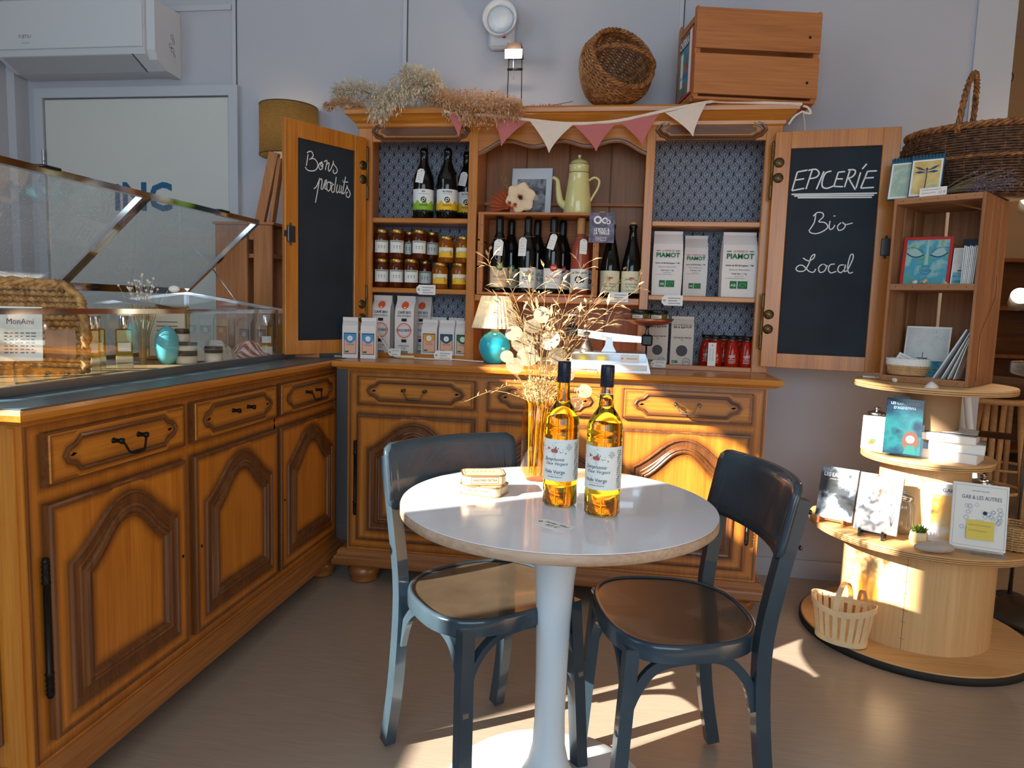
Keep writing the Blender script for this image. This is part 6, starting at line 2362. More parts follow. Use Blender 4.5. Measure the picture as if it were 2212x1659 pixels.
lamp('floor_lamp_light', 'POINT', (-0.535, 0.455, 1.99), 0.75, (1.0, 0.76, 0.45), shadow_soft_size=0.03)
st = thing('slatted_stand', 'tall stand of upright pine planks between the display case and the door', 'stand', (-0.765, 0.20, 0))
for (x0, x1) in ((0.0, 0.155), (0.185, 0.275)):
    MB().box(x0, x1, 0.0, 0.014, 0.02, 1.525, bev=0.002).build('plank', MATS['crate_wood_z'], st)
    MB().box(x0, x1, 0.166, 0.18, 0.02, 1.525, bev=0.002).build('plank', MATS['crate_wood_z'], st)
for z in (0.05, 0.75, 1.38):
    MB().box(0, 0.275, 0.014, 0.166, z, z + 0.018).build('shelf_board', MATS['crate_wood'], st)
MB().box(0.155, 0.185, 0.014, 0.026, 1.46, 1.515).build('cross_piece', MATS['crate_wood'], st)
MB().box(-0.01, 0.285, -0.006, 0.186, 1.525, 1.537, bev=0.002).build('top_board', MATS['crate_wood'], st)
lean = thing('wooden_lath', 'slanting pine lath standing on the slatted stand under the lampshade', 'lath', (-0.590, 0.28, 1.5375))
MB().box(-0.022, 0.022, -0.012, 0.012, 0, 0.325, Matrix.Rotation(radians(13), 4, 'Y')).build('lath', MATS['crate_wood_z'], lean)
MB().box(0.012, 0.03, -0.006, 0.03, 0, 0.30, Matrix.Translation((0.03, 0, 0)) @ Matrix.Rotation(radians(9), 4, 'Y')).build('brace', MATS['crate_wood_z'], lean)

# ================================================================== glass display case on the counter
KX0, KX1, KY0, KY1, KZ = -0.75, -0.30, -1.47, -0.045, 0.955
ZF, ZB = 1.155, 1.217
kc = thing('display_case', 'chrome framed glass display case with its two pane lid propped open', 'display case', (KX1, KY1, KZ))
KO = Vector((KX1, KY1, KZ))


def kk(mb, name, m, parent=None):
    mb.v = [(a - KO.x, b - KO.y, c - KO.z) for a, b, c in mb.v]
    return mb.build(name, MATS[m] if isinstance(m, str) else m, parent or kc)


g_case = thin_glass('case_glass', (240, 247, 246), 0.12)
kk(MB().box(KX0, KX1, KY0, KY1, KZ, KZ + 0.008), 'floor_board', mat('case_floor', (150, 120, 84), 0.6))
fr_ = MB()
fr_.box(KX1 - 0.004, KX1 + 0.010, KY0, KY1, KZ, KZ + 0.022).box(KX0 - 0.010, KX0 + 0.004, KY0, KY1, KZ, KZ + 0.022)
fr_.box(KX0, KX1, KY1 - 0.004, KY1 + 0.010, KZ, KZ + 0.022).box(KX0, KX1, KY0 - 0.010, KY0 + 0.004, KZ, KZ + 0.022)
kk(fr_, 'base_frame', 'steel_mid')
ri = MB()
ri.box(KX1 - 0.010, KX1 + 0.005, KY0, KY1, ZF - 0.014, ZF)
ri.box(KX0 - 0.004, KX0 + 0.008, KY0, KY1, ZB - 0.012, ZB)
kk(ri, 'rim', 'chrome')
for y in (KY1 - 0.004, -0.745, KY0 + 0.006):
    kk(MB().tube([(KX1, y, ZF - 0.005), (KX0, y, ZB - 0.006)], 0.005, flat=(0.012, 0.012)), 'cross_bar', 'chrome')
for x, z in ((KX1 - 0.002, ZF), (KX0 + 0.002, ZB)):
    for y in (KY1 - 0.004, KY0 + 0.006):
        kk(MB().box(x - 0.004, x + 0.004, y - 0.004, y + 0.004, KZ + 0.02, z - 0.01), 'corner_post', 'chrome')
kk(MB().add([(KX1, KY0, KZ + 0.02), (KX1, KY1, KZ + 0.02), (KX1, KY1, ZF - 0.008), (KX1, KY0, ZF - 0.008)], [(0, 1, 2, 3)]), 'front_pane', g_case)
kk(MB().add([(KX0, KY0, KZ + 0.02), (KX0, KY1, KZ + 0.02), (KX0, KY1, ZB - 0.01), (KX0, KY0, ZB - 0.01)], [(0, 1, 2, 3)]), 'rear_pane', g_case)
for y in (KY0, KY1):
    kk(MB().add([(KX0, y, KZ + 0.02), (KX1, y, KZ + 0.02), (KX1, y, ZF - 0.008), (KX0, y, ZB - 0.01)], [(0, 1, 2, 3)]), 'end_pane', g_case)
# lid: hinged along the rear rim
H0, H1 = Vector((KX0, 0, ZB + 0.004)), Vector((-0.43, 0, 1.508))
ld = MB()
bar = 0.016
dv = (H1 - H0).normalized()


def lidpt(s, y, off=0.0):
    p = H0 + (H1 - H0) * s
    nrm = Vector((-dv.z, 0, dv.x))
    return Vector((p.x, y, p.z)) + nrm * off


def lidbar(s0, y0, s1, y1, name='lid_bar', m='chrome', wdt=0.022):
    kk(MB().tube([lidpt(s0, y0), lidpt(s1, y1)], 0.008, flat=(wdt, wdt * 0.8)), name, m)


LY0, LY1, LYM = KY0, KY1, -0.735
lidbar(0, LY0, 0, LY1)
lidbar(1, LY0, 1, LY1)
for y in (LY1, LYM - 0.010, LYM + 0.010, LY0):
    lidbar(0, y, 1, y)
g_lid = thin_glass('lid_glass', (236, 243, 244), 0.07, 0.42)
for (y0, y1) in ((LY0, LYM - 0.01), (LYM + 0.01, LY1)):
    P = [lidpt(0, y0), lidpt(0, y1), lidpt(1, y1), lidpt(1, y0)]
    kk(MB().add([tuple(p) for p in P], [(0, 1, 2, 3)]), 'lid_pane', g_lid)
for px in (118, 452):
    y = -1.13 if px == 118 else -0.31
    c = lidpt(1.0, y)
    kk(MB().box(c.x - 0.012, c.x + 0.02, y - 0.032, y + 0.032, c.z + 0.005, c.z + 0.013, bev=0.003), 'lid_grip', 'lid_black')
s0 = lidpt(0.35, LY1 + 0.008)
kk(MB().tube([s0, (KX1 - 0.21, KY1 + 0.006, ZF + 0.005)], 0.003, 6), 'lid_stay', 'chrome')
for y in (-0.14, -0.60, -0.88, -1.35):
    kk(MB().box(KX0 - 0.008, KX0 + 0.012, y - 0.03, y + 0.03, ZB - 0.002, ZB + 0.004), 'hinge', 'old_brass')

# ------------------------------------------------------------------ goods in the case
FZ = KZ + 0.0085
# woven tray standing on edge
tr = thing('woven_tray', 'straw woven tray standing on edge inside the display case', 'tray', (-0.57, -1.16, FZ), 0, rot=(radians(-14), 0, radians(42)))
b = MB()
b.box(-0.185, 0.185, 0.002, 0.006, 0.01, 0.235)
rows = 15
for j in range(rows):
    f = j / (rows - 1)
    P = []
    ww, zz = 0.195, 0.012 + 0.238 * f
    n = 46
    k = 1.0 if f < 0.75 else 1.0 - 0.18 * ((f - 0.75) / 0.25) ** 2
    for i in range(n):
        x = (-1 + 2 * i / (n - 1)) * ww * k
        P.append((x, 0.006 * (1 if (i + j) % 2 else -1), zz))
    b.tube(P, 0.0085, 5)
b.build('woven_panel', blotch('straw_weave', [(120, 82, 42), (176, 132, 78), (206, 166, 108)], 50, 0.7), tr, recalc=False)['kind'] = 'stuff'
b = MB()
rim = [(-0.20, -0.006, 0.01), (-0.20, -0.006, 0.19), (-0.17, -0.006, 0.245), (-0.12, -0.006, 0.262), (0.12, -0.006, 0.262), (0.17, -0.006, 0.245), (0.20, -0.006, 0.19), (0.20, -0.006, 0.01)]
braid(b, bez(rim, 8), 0.008, 16, 0.008)
b.build('braided_rim', MATS['straw_weave'], tr, recalc=False)
b = MB()
b.tube(bez([(-0.10, -0.01, 0.262), (-0.10, -0.02, 0.33), (-0.06, -0.02, 0.35), (-0.04, -0.015, 0.30), (0.03, -0.01, 0.285)], 6), 0.002, 5)
b.build('string_loop', MATS['white_cable'], tr)


def case_card(label, loc, rz, w_, h_, tilt_, m, lines, title=None, name='display_card'):
    t = thing(name, label, 'card', loc, 0, 'cards in the display case', rot=(radians(-tilt_), 0, rz))
    MB().box(-w_ / 2, w_ / 2, 0, 0.0015, 0, h_).build('card', MATS[m], t)
    a = MB()
    rn = random.Random(len(label))
    for k in range(lines):
        z = h_ * (0.5 - 0.42 * k / max(1, lines))
        for x in range(6):
            x0 = -w_ * .36 + x * w_ * .12
            rect_flat(a, x0, x0 + w_ * rn.uniform(.05, .11), z, z + h_ * .022, -0.0005)
    a.build('small_print', MATS['ink_grey'], t, recalc=False)
    if title:
        a = MB()
        flat_text(a, title, 0, h_ * .72, h_ * .15, -0.0006, wfit=w_ * .6)
        a.build('title', mat('maroon', (130, 40, 60), 0.6), t, recalc=False)
    return t


RZC = radians(38)
case_card('white card with a maroon name on its top inside the case', (-0.43, -1.235, FZ + 0.055), RZC, 0.095, 0.140, 12, 'paper', 7, 'MonAmi')
case_card('kraft card with rounded hole leaning by the white name card', (-0.42, -1.115, FZ + 0.055), RZC, 0.07, 0.075, 10, 'shelf_crate', 0)
case_card('pale card leaning low at the near end of the case', (-0.45, -1.335, FZ + 0.03), RZC, 0.08, 0.12, 12, 'paper_cream', 5)
st_ = thing('clear_tray', 'clear acrylic tray inside the display case', 'tray', (-0.42, -1.08, FZ), 0)
gm = thin_glass('acrylic', (246, 250, 250), 0.06)
MB().add([(-0.07, -0.26, 0.03), (0.07, -0.26, 0.03), (0.07, 0.22, 0.03), (-0.07, 0.22, 0.03)], [(0, 1, 2, 3)]).build('tray_floor', gm, st_)
MB().box(0.068, 0.072, -0.26, 0.22, 0.0, 0.045).build('tray_front', gm, st_)
MB().box(-0.072, -0.068, -0.26, 0.22, 0.0, 0.045).build('tray_back', gm, st_)
glassy('perfume', (250, 206, 20), 0.0, 1.42)
for (x, y, who) in [(-0.50, -0.905, 'square yellow perfume bottle nearest the woven tray'), (-0.53, -0.845, 'square yellow perfume bottle in the middle of the case'), (-0.47, -0.80, 'square yellow perfume bottle beside the dried bouquet'), (-0.37, -0.09, 'square yellow perfume bottle at the far end of the case')]:
    t = thing('perfume_bottle', who, 'bottle', (x, y, FZ), RZC, 'perfume bottles in the display case')
    MB().box(-0.024, 0.024, -0.017, 0.017, 0.04, 0.125, bev=0.004).build('glass', MATS['perfume'], t)
    MB().box(-0.0245, 0.0245, -0.0175, 0.0175, 0.0, 0.0395, bev=0.003).build('plinth_block', MATS['paper_cream'], t)
    MB().lathe([(0.013, 0.125), (0.0135, 0.127), (0.0135, 0.165), (0.012, 0.168), (0, 0.168)], 18).build('cap', MATS['chrome'], t)
    MB().box(-0.018, 0.018, -0.0182, -0.0174, 0.055, 0.082).build('label', MATS['paper'], t)
# small bouquet, teal egg, jars, frame, cloths
t = thing('case_bouquet', 'small dry grass bouquet with baby breath inside the case', 'dried flowers', (-0.52, -0.645, FZ))
b = MB()
rn = random.Random(12)
for k in range(90):
    a_ = rn.uniform(0, 2 * pi)
    s = rn.uniform(0, 0.06)
    b.tube([(0.006 * cos(a_), 0.006 * sin(a_), 0.0), (s * .4 * cos(a_), s * .4 * sin(a_), 0.10), (s * cos(a_), s * sin(a_), rn.uniform(0.17, 0.23))], 0.0008, 3, caps=False)
b.build('grass', MATS['oat'], t, recalc=False)['kind'] = 'stuff'
b = MB()
for k in range(36):
    c = Vector((rn.gauss(0, .03), rn.gauss(0, .03), 0.26 + rn.gauss(0, .018)))
    b.ball(c, 0.0042, 6, 4)
    b.tube([(0, 0, 0.12), c], 0.0005, 3, caps=False)
b.build('baby_breath', MATS['paper_cream'], t, recalc=False)['kind'] = 'stuff'
b = MB()
b.ball((0.10, 0.03, 0.255), (0.02, 0.014, 0.012), 10, 6)
b.tube([(0, 0, 0.1), (0.08, 0.025, 0.25)], 0.0008, 3)
b.build('bunny_tail', MATS['paper'], t, recalc=False)
t = thing('teal_vase', 'turquoise egg shaped vase inside the display case', 'vase', (-0.46, -0.60, FZ))
MB().lathe([(0, 0.001), (0.02, 0), (0.034, 0.025), (0.040, 0.06), (0.036, 0.095), (0.022, 0.12), (0.008, 0.128), (0.007, 0.132), (0, 0.132)], 24).build('vase_body', mat('teal_glaze', (92, 186, 200), 0.2), t)
mat('cream_balm', (214, 204, 186), 0.3)
for (x, y, z, R, H, who) in [(-0.42, -0.555, 0, 0.036, 0.045, 'wide cosmetic jar with black lid at the bottom of the stack'), (-0.42, -0.555, 0.0455, 0.036, 0.030, 'flat cosmetic jar stacked second'), (-0.43, -0.56, 0.076, 0.024, 0.045, 'small cosmetic jar on top of the stack'),
                            (-0.485, -0.55, 0, 0.026, 0.105, 'tall cosmetic jar behind the stack'), (-0.35, -0.50, 0, 0.03, 0.06, 'square shouldered cosmetic jar nearest the front glass')]:
    t = thing('cosmetic_jar', who, 'jar', (x, y, FZ + z), 0, 'cosmetic jars in the display case')
    MB().lathe([(0, 0.001), (R * .95, 0), (R, 0.003), (R, H * .62), (0, H * .62)], 22).build('pot', MATS['cream_balm'], t)
    MB().lathe([(0, H * .62), (R * 1.02, H * .63), (R * 1.02, H * .97), (R * .98, H), (0, H)], 22).build('lid', mat('lid_teal_black', (34, 44, 50), 0.35), t)
t = thing('gilt_frame', 'small gilt picture frame leaning inside the display case', 'picture', (-0.555, -0.46, FZ), 0, rot=(radians(-16), 0, radians(35)))
f = MB()
for k in range(4):
    pass
f.sweep([(-0.075, 0.0), (0.075, 0.0), (0.075, 0.20), (-0.075, 0.20)], [(0.0, 0.0), (0.0, 0.008), (0.004, 0.011), (0.008, 0.008), (0.012, 0.010), (0.016, 0.004), (0.016, 0.0)])
f.box(-0.075, 0.075, 0.0, 0.004, 0.0, 0.20)
f.build('moulding', mat('gilt', (176, 146, 92), 0.35, 0.7), t)
MB().box(-0.059, 0.059, -0.003, -0.001, 0.016, 0.184).build('picture', MATS['paper_cream'], t)
a = MB()
for k in range(6):
    rect_flat(a, -0.035, 0.035, 0.06 + k * 0.016, 0.064 + k * 0.016, -0.0036)
a.build('lettering', MATS['ink_grey'], t, recalc=False)


def cloth(label, loc, w_, d_, h_, m, seed, name='cloth', cat='cloth', stripes=None):
    t = thing(name, label, cat, loc, 0)
    rn = random.Random(seed)
    ph = [rn.uniform(0, 6) for _ in range(6)]

    def fn(u, v):
        x, y = (u - .5) * w_, (v - .5) * d_
        e = (1 - (2 * abs(u - .5)) ** 3) * (1 - (2 * abs(v - .5)) ** 3)
        z = h_ * (0.45 + 0.55 * sin(u * 7 + ph[0] + 2 * sin(v * 5 + ph[1])) * sin(v * 6 + ph[2] + 1.5 * sin(u * 4 + ph[3]))) * e
        return (x + 0.012 * sin(v * 9 + ph[4]), y + 0.012 * sin(u * 11 + ph[5]), max(0.0015, z))
    MB().grid(28, 28, fn).build('folds', MATS[m], t, recalc=False)
    return t


mat('lace', (226, 220, 212), 0.85, bump=0.6, bscale=220)


def striped(name, c1, c2, sc):
    m, nt, b_ = _new(name)
    tc = nt.nodes.new('ShaderNodeTexCoord')
    wv = nt.nodes.new('ShaderNodeTexWave')
    wv.inputs['Scale'].default_value = sc
    wv.bands_direction = 'Y'
    nt.links.new(tc.outputs['Object'], wv.inputs['Vector'])
    r = nt.nodes.new('ShaderNodeValToRGB')
    r.color_ramp.interpolation = 'CONSTANT'
    r.color_ramp.elements[0].color = srgb(*c1)
    r.color_ramp.elements[1].color = srgb(*c2)
    r.color_ramp.elements[1].position = 0.5
    nt.links.new(wv.outputs['Fac'], r.inputs[0])
    nt.links.new(r.outputs[0], b_.inputs['Base Color'])
    b_.inputs['Roughness'].default_value = 0.9


striped('gingham', (176, 84, 72), (226, 208, 196), 18)
cloth('crumpled white lace cloth inside the display case', (-0.44, -0.36, FZ), 0.16, 0.20, 0.075, 'lace', 3, 'lace_cloth')
cloth('red and white striped cloth at the far end of the case', (-0.42, -0.155, FZ), 0.18, 0.19, 0.075, 'gingham', 5, 'striped_cloth')
# small wooden drawer under the open chalkboard door
t = thing('pine_box', 'little open pine box on the counter under the chalkboard door', 'box', (-0.245, 0.03, 0.955), radians(20))
MB().box(-0.05, 0.05, 0.0, 0.008, 0, 0.017, bev=0.001).build('front', MATS['crate_wood'], t)
MB().box(-0.05, -0.044, 0.008, 0.07, 0, 0.015).build('side', MATS['crate_wood_y'], t)
MB().box(0.044, 0.05, 0.008, 0.07, 0, 0.015).build('side', MATS['crate_wood_y'], t)
MB().box(-0.044, 0.044, 0.008, 0.07, 0, 0.003).build('bottom', MATS['crate_wood'], t)

# ================================================================== cable spools, stacked as display shelves
SX, SY = 2.215, 0.01
sp1 = thing('cable_spool', 'big plywood cable drum standing on the floor as the lowest shelf', 'cable spool', (SX, SY, 0))
MB().lathe([(0, 0.006), (0.392, 0.006), (0.392, 0.026), (0.388, 0.030), (0, 0.030)], 80, smooth=False).build('bottom_disc', MATS['plywood'], sp1)
MB().lathe([(0.30, 0.0), (0.397, 0.0), (0.397, 0.022), (0.3925, 0.0265)], 80).build('rubber_edge', MATS['dark_rubber'], sp1)
MB().lathe([(0.255, 0.030), (0.255, 0.400)], 64, smooth=True).build('drum', MATS['plywood_drum'], sp1)
b = MB()
for k in range(7):
    an = -2.05
    T = Matrix.Rotation(an, 4, 'Z') @ Matrix.Translation((0.2556, 0, 0.07 + k * 0.052 + 0.01 * (k % 2))) @ Matrix.Rotation(radians(90), 4, 'Z')
    rect_flat(b, -0.008, 0.008, -0.0008, 0.0008, 0, T)
T = Matrix.Rotation(-2.05, 4, 'Z') @ Matrix.Translation((0.2556, 0, 0)) @ Matrix.Rotation(radians(90), 4, 'Z')
rect_flat(b, -0.0008, 0.0008, 0.031, 0.40, 0, T)
b.build('staple_seam', MATS['plywood_edge'], sp1, recalc=False)
MB().lathe([(0, 0.400), (0.383, 0.400), (0.386, 0.403), (0.386, 0.421), (0.383, 0.4245), (0, 0.4245)], 80, smooth=False).build('top_disc', MATS['plywood'], sp1)
for z in (0.406, 0.4125, 0.419):
    MB().tube([(0.3865 * cos(2 * pi * i / 80), 0.3865 * sin(2 * pi * i / 80), z) for i in range(80)], 0.0012, 4, closed=True).build('ply_line', MATS['plywood_edge'], sp1)
T2 = 0.4250
sp2 = thing('cable_spool', 'small plywood cable drum on top of the big one carrying the crate', 'cable spool', (SX - 0.005, SY - 0.01, T2))
MB().lathe([(0.15, 0.0), (0.15, 0.252)], 48).build('lower_drum', MATS['plywood_drum'], sp2)
MB().lathe([(0, 0.252), (0.218, 0.252), (0.22, 0.254), (0.22, 0.272), (0.218, 0.275), (0, 0.275)], 64, smooth=False).build('middle_disc', MATS['plywood'], sp2)
MB().lathe([(0.095, 0.275), (0.095, 0.518)], 40).build('upper_drum', mat('cardboard', (150, 122, 90), 0.8), sp2)
MB().lathe([(0, 0.518), (0.262, 0.518), (0.264, 0.521), (0.264, 0.537), (0.262, 0.5395), (0, 0.5395)], 64, smooth=False).build('top_disc', MATS['plywood'], sp2)
for z in (0.258, 0.265, 0.524, 0.531):
    R = 0.2206 if z < 0.4 else 0.2646
    MB().tube([(R * cos(2 * pi * i / 64), R * sin(2 * pi * i / 64), z) for i in range(64)], 0.0011, 4, closed=True).build('ply_line', MATS['plywood_edge'], sp2)
T3, T4 = T2 + 0.2755, T2 + 0.5400

# ------------------------------------------------------------------ upright crate used as a shelf
CO = Vector((2.03, 0.02, T4))
CZR = radians(-38)
CRM = Matrix.Translation(CO) @ Matrix.Rotation(CZR, 4, 'Z')
cw_, cd_, ch_ = 0.29, 0.31, 0.665
cs = thing('crate_shelf', 'weathered fruit crate stood on end as a two level shelf', 'crate', CO, CZR)
for (y0, y1) in ((0.0, 0.085), (0.097, 0.20), (0.212, 0.31)):
    MB().box(0, 0.010, y0, y1, 0, ch_, bev=0.001).build('left_slat', MATS['shelf_crate'], cs)
    MB().box(cw_ - 0.010, cw_, y0, y1, 0, ch_, bev=0.001).build('right_slat', MATS['shelf_crate'], cs)
for (x0, x1) in ((0.010, 0.085), (0.097, 0.205), (0.217, 0.28)):
    MB().box(x0, x1, cd_ - 0.010, cd_, 0, ch_, bev=0.001).build('back_slat', MATS['shelf_crate'], cs)
for z0, nm in ((0.0, 'bottom'), (0.335, 'middle'), (ch_ - 0.022, 'top')):
    MB().box(0.010, cw_ - 0.010, 0.012, cd_ - 0.010, z0, z0 + 0.012).build('shelf_board', MATS['shelf_crate_x'], cs)
    MB().box(0.010, cw_ - 0.010, 0.0, 0.012, z0, z0 + 0.022, bev=0.001).build('shelf_edge', MATS['shelf_crate_x'], cs)
    for k in range(5):
        MB().ball((0.03 + k * 0.057, -0.0003, z0 + 0.011), (0.0016, 0.0008, 0.0016), 6, 4).build('nail', MATS['iron'], cs)
b = MB()
flat_text(b, 'FAUSTINO', 0, 0, 0.045, 0, Matrix.Translation((0.25, cd_ - 0.0108, 0.20)) @ Matrix.Rotation(radians(90), 4, 'Y'))
b.build('lettering', mat('stencil_grey', (112, 92, 74), 0.8), cs, recalc=False)


def inC(x, y, z):
    return CRM @ Vector((x, y, z))


def picture_card(name, label, loc, rz, w_, h_, lean_, m_edge, m_face, inset, cat='picture', group=None, th=0.003):
    t = thing(name, label, cat, loc, 0, group, rot=(radians(-lean_), 0, rz))
    MB().box(-w_ / 2, w_ / 2, 0, th, 0, h_).build('card', MATS[m_edge], t)
    fc_ = MB().box(-w_ / 2 + inset, w_ / 2 - inset, -0.0008, 0, inset, h_ - inset).build('picture', m_face, t)
    return t, fc_


Z1 = 0.335 + 0.0225
# dreaming face on a red card
t, f = picture_card('art_card', 'red bordered art card with a sleeping blue green face', inC(0.105, 0.055, Z1 - 0.0098), CZR + radians(8), 0.158, 0.185, 9, 'ink_red', blotch('face_paint', [(96, 146, 96), (74, 162, 160), (62, 150, 178), (150, 192, 180), (110, 150, 90)], 14, 0.5), 0.011, 'art card')
a = MB()
for s in (-1, 1):
    ribbon(a, bez([(s * 0.010, 0.119), (s * 0.03, 0.111), (s * 0.05, 0.114), (s * 0.066, 0.126)], 5), 0.0040, -0.0014)
    ribbon(a, bez([(s * 0.012, 0.128), (s * 0.03, 0.142), (s * 0.05, 0.146), (s * 0.066, 0.144)], 5), 0.0016, -0.0012)
    ribbon(a, bez([(0, 0.077), (s * 0.008, 0.074), (s * 0.012, 0.078)], 4), 0.0014, -0.0012)
    ribbon(a, bez([(0, 0.064), (s * 0.010, 0.066), (s * 0.019, 0.060), (s * 0.010, 0.050), (0, 0.048)], 4), 0.0012, -0.0012)
ribbon(a, [(-0.019, 0.0595), (0.019, 0.0595)], 0.0016, -0.0012)
a.build('drawn_lines', mat('paint_navy', (34, 56, 84), 0.6), f, recalc=False)
a = MB()
P = [(-0.002, 0.172), (0.003, 0.172), (0.006, 0.082), (-0.006, 0.082)]
a.add([(x, -0.0010, z) for x, z in P], [(0, 1, 2, 3)])
for s in (-1, 1):
    Q = bez([(s * 0.014, 0.119), (s * 0.03, 0.137), (s * 0.05, 0.140), (s * 0.062, 0.124), (s * 0.05, 0.116), (s * 0.03, 0.112), (s * 0.014, 0.119)], 3)
    a.add([(p.x, -0.0010, p.y) for p in Q], [tuple(range(len(Q)))])
a.build('pale_paint', mat('paint_pale', (160, 192, 186), 0.6), f, recalc=False)

mat('sky_paint', (206, 208, 204), 0.5, var=0.08, vscale=30)
blotch('sea_paint', [(30, 92, 124), (54, 146, 170), (120, 180, 184), (28, 110, 140)], 18, 0.5, (1, 1, 4))


def seascape(t, w_, h_, boat=True, horizon=0.42):
    a = MB()
    rect_flat(a, -w_ / 2 + 0.006, w_ / 2 - 0.006, 0.006, h_ * horizon, -0.0012)
    a.build('sea', MATS['sea_paint'], t, recalc=False)
    if boat:
        a = MB()
        z = h_ * (horizon + 0.02)
        a.add([(-w_ * .18, -0.0014, z), (w_ * .02, -0.0014, z), (w_ * .06, -0.0014, z + h_ * .035), (-w_ * .20, -0.0014, z + h_ * .03)], [(0, 1, 2, 3)])
        rect_flat(a, -w_ * .075, -w_ * .06, z, z + h_ * .14, -0.0014)
        rn_ = random.Random(3)
        for k in range(16):
            disc_flat(a, rn_.uniform(-w_ * .4, w_ * .4), h_ * rn_.uniform(.62, .93), h_ * .006, -0.0014, 5)
        a.build('boat', MATS['charcoal_print'], t, recalc=False)


t, f = picture_card('art_card', 'small boat and sea card beside the red bordered face', inC(0.218, 0.062, Z1 - 0.0098), CZR, 0.062, 0.140, 8, 'paper', MATS['sky_paint'], 0.003, 'art card')
seascape(t, 0.062, 0.140, True, 0.38)
for k in range(8):
    t = thing('greeting_card', 'white card filed on edge on the upper level of the crate shelf', 'card', inC(0.229 + k * 0.0050, 0.03, Z1 - 0.0098), 0, 'cards filed on edge in the crate', rot=(0, radians(1 + k * 0.25), CZR))
    MB().box(0, 0.0030, 0.0, 0.15, 0, 0.142 - (k % 3) * 0.002).build('card', MATS['paper' if k % 3 else 'mount_white'], t)
t, f = picture_card('art_card', 'dark card half hidden behind the small boat card', inC(0.215, 0.22, Z1 - 0.0098), CZR, 0.09, 0.185, 5, 'charcoal_print', MATS['teal_print'], 0.012, 'art card')


def shell(name, label, loc, r, m, kind, rz=0.0):
    t = thing(name, label, 'shell', loc, rz, 'sea shells on the shelf')
    if kind == 'limpet':
        MB().lathe([(r, 0), (r * .85, r * .35), (r * .4, r * .75), (r * .1, r * .95), (0, r)], 24, rib=12, ribamp=0.06, squash=0.85).build('shell_body', MATS[m], t)
    else:
        b_ = MB()
        P, Rr = [], []
        for i in range(40):
            u = i / 39
            a_ = u * 4 * pi
            P.append((r * (1.0 - 1.8 * u), r * .55 * (1 - u) * cos(a_), r * .6 + r * .35 * (1 - u) * sin(a_) - r * .0))
            Rr.append(r * .55 * (1 - u) + 0.0006)
        b_.tube(P, Rr, 8)
        b_.build('shell_body', MATS[m], t)
    return t


mat('shell_white', (226, 224, 218), 0.5, var=0.08, vscale=80)
mat('shell_tan', (206, 178, 140), 0.5, var=0.25, vscale=80)
shell('sea_shell', 'small white shell on the crate shelf edge', inC(0.085, 0.014, Z1), 0.010, 'shell_white', 'spiral', 0.4)
shell('sea_shell', 'tan spotted shell on the crate shelf edge', inC(0.115, 0.012, Z1), 0.012, 'shell_tan', 'spiral', -0.6)
shell('sea_shell', 'small grey shell below the boat card', inC(0.188, 0.012, Z1), 0.009, 'shell_tan', 'limpet')
shell('sea_shell', 'little striped shell on the spool rim left of the crate', PZ(1931, 826, T4), 0.011, 'shell_white', 'spiral', 0.9)
shell('sea_shell', 'large white limpet shell on the spool rim before the crate', PZ(2012, 838, T4), 0.023, 'shell_white', 'limpet', 0.3)

Zb = 0.0125
t, f = picture_card('art_print', 'square boat print standing at the back of the lower crate level', inC(0.11, 0.12, Zb), CZR + radians(4), 0.150, 0.195, 10, 'paper', MATS['sky_paint'], 0.006, 'art print')
seascape(t, 0.150, 0.195, True, 0.34)
for k, (xo, le, hh_, who) in enumerate([(0.170, 27, 0.20, 'framed sea print leaning in the lower right of the crate'), (0.196, 24, 0.19, 'white print leaning behind the framed sea print'), (0.215, 20, 0.17, 'thin white print leaning third in the crate'), (0.232, 15, 0.16, 'thin white print leaning last against the crate side')]):
    t = thing('leaning_print', who, 'art print', inC(xo, 0.03 + k * 0.004, 0.0225 if k == 0 else 0.0225), 0, 'prints leaning in the crate', rot=(0, radians(le), CZR))
    MB().box(0, 0.005 if k == 0 else 0.003, 0, 0.14, 0, hh_).build('board', MATS['paper' if k else 'mount_white'], t)
    MB().box(-0.0008, 0, 0.010, 0.13, 0.010, hh_ - 0.010).build('picture', MATS['sea_paint' if k == 0 else 'sky_paint'], t)
# round basket with white rim
bk = thing('bread_basket', 'small round straw basket with a white painted rim in the crate', 'basket', inC(0.075, 0.052, 0.0225), CZR)
mat('straw_gold', (196, 154, 104), 0.75, var=0.2, vscale=60)


def braided_wall(mb, r0, r1, z0, z1, rows, seg, rt, squash=1.0):
    for j in range(rows):
        f_ = (j + .5) / rows
        r, z = r0 + (r1 - r0) * f_, z0 + (z1 - z0) * f_
        for s in range(2):
            P = []
            for i in range(seg):
                a_ = 2 * pi * i / seg
                w = sin(seg / 4 * a_ + s * pi + j)
                P.append(((r + 0.0022 * cos(seg / 4 * a_ + s * pi + j)) * cos(a_), (r + 0.0022 * w) * sin(a_) * squash, z + w * (z1 - z0) / rows * .32))
            mb.tube(P, rt, 4, closed=True)
    return mb


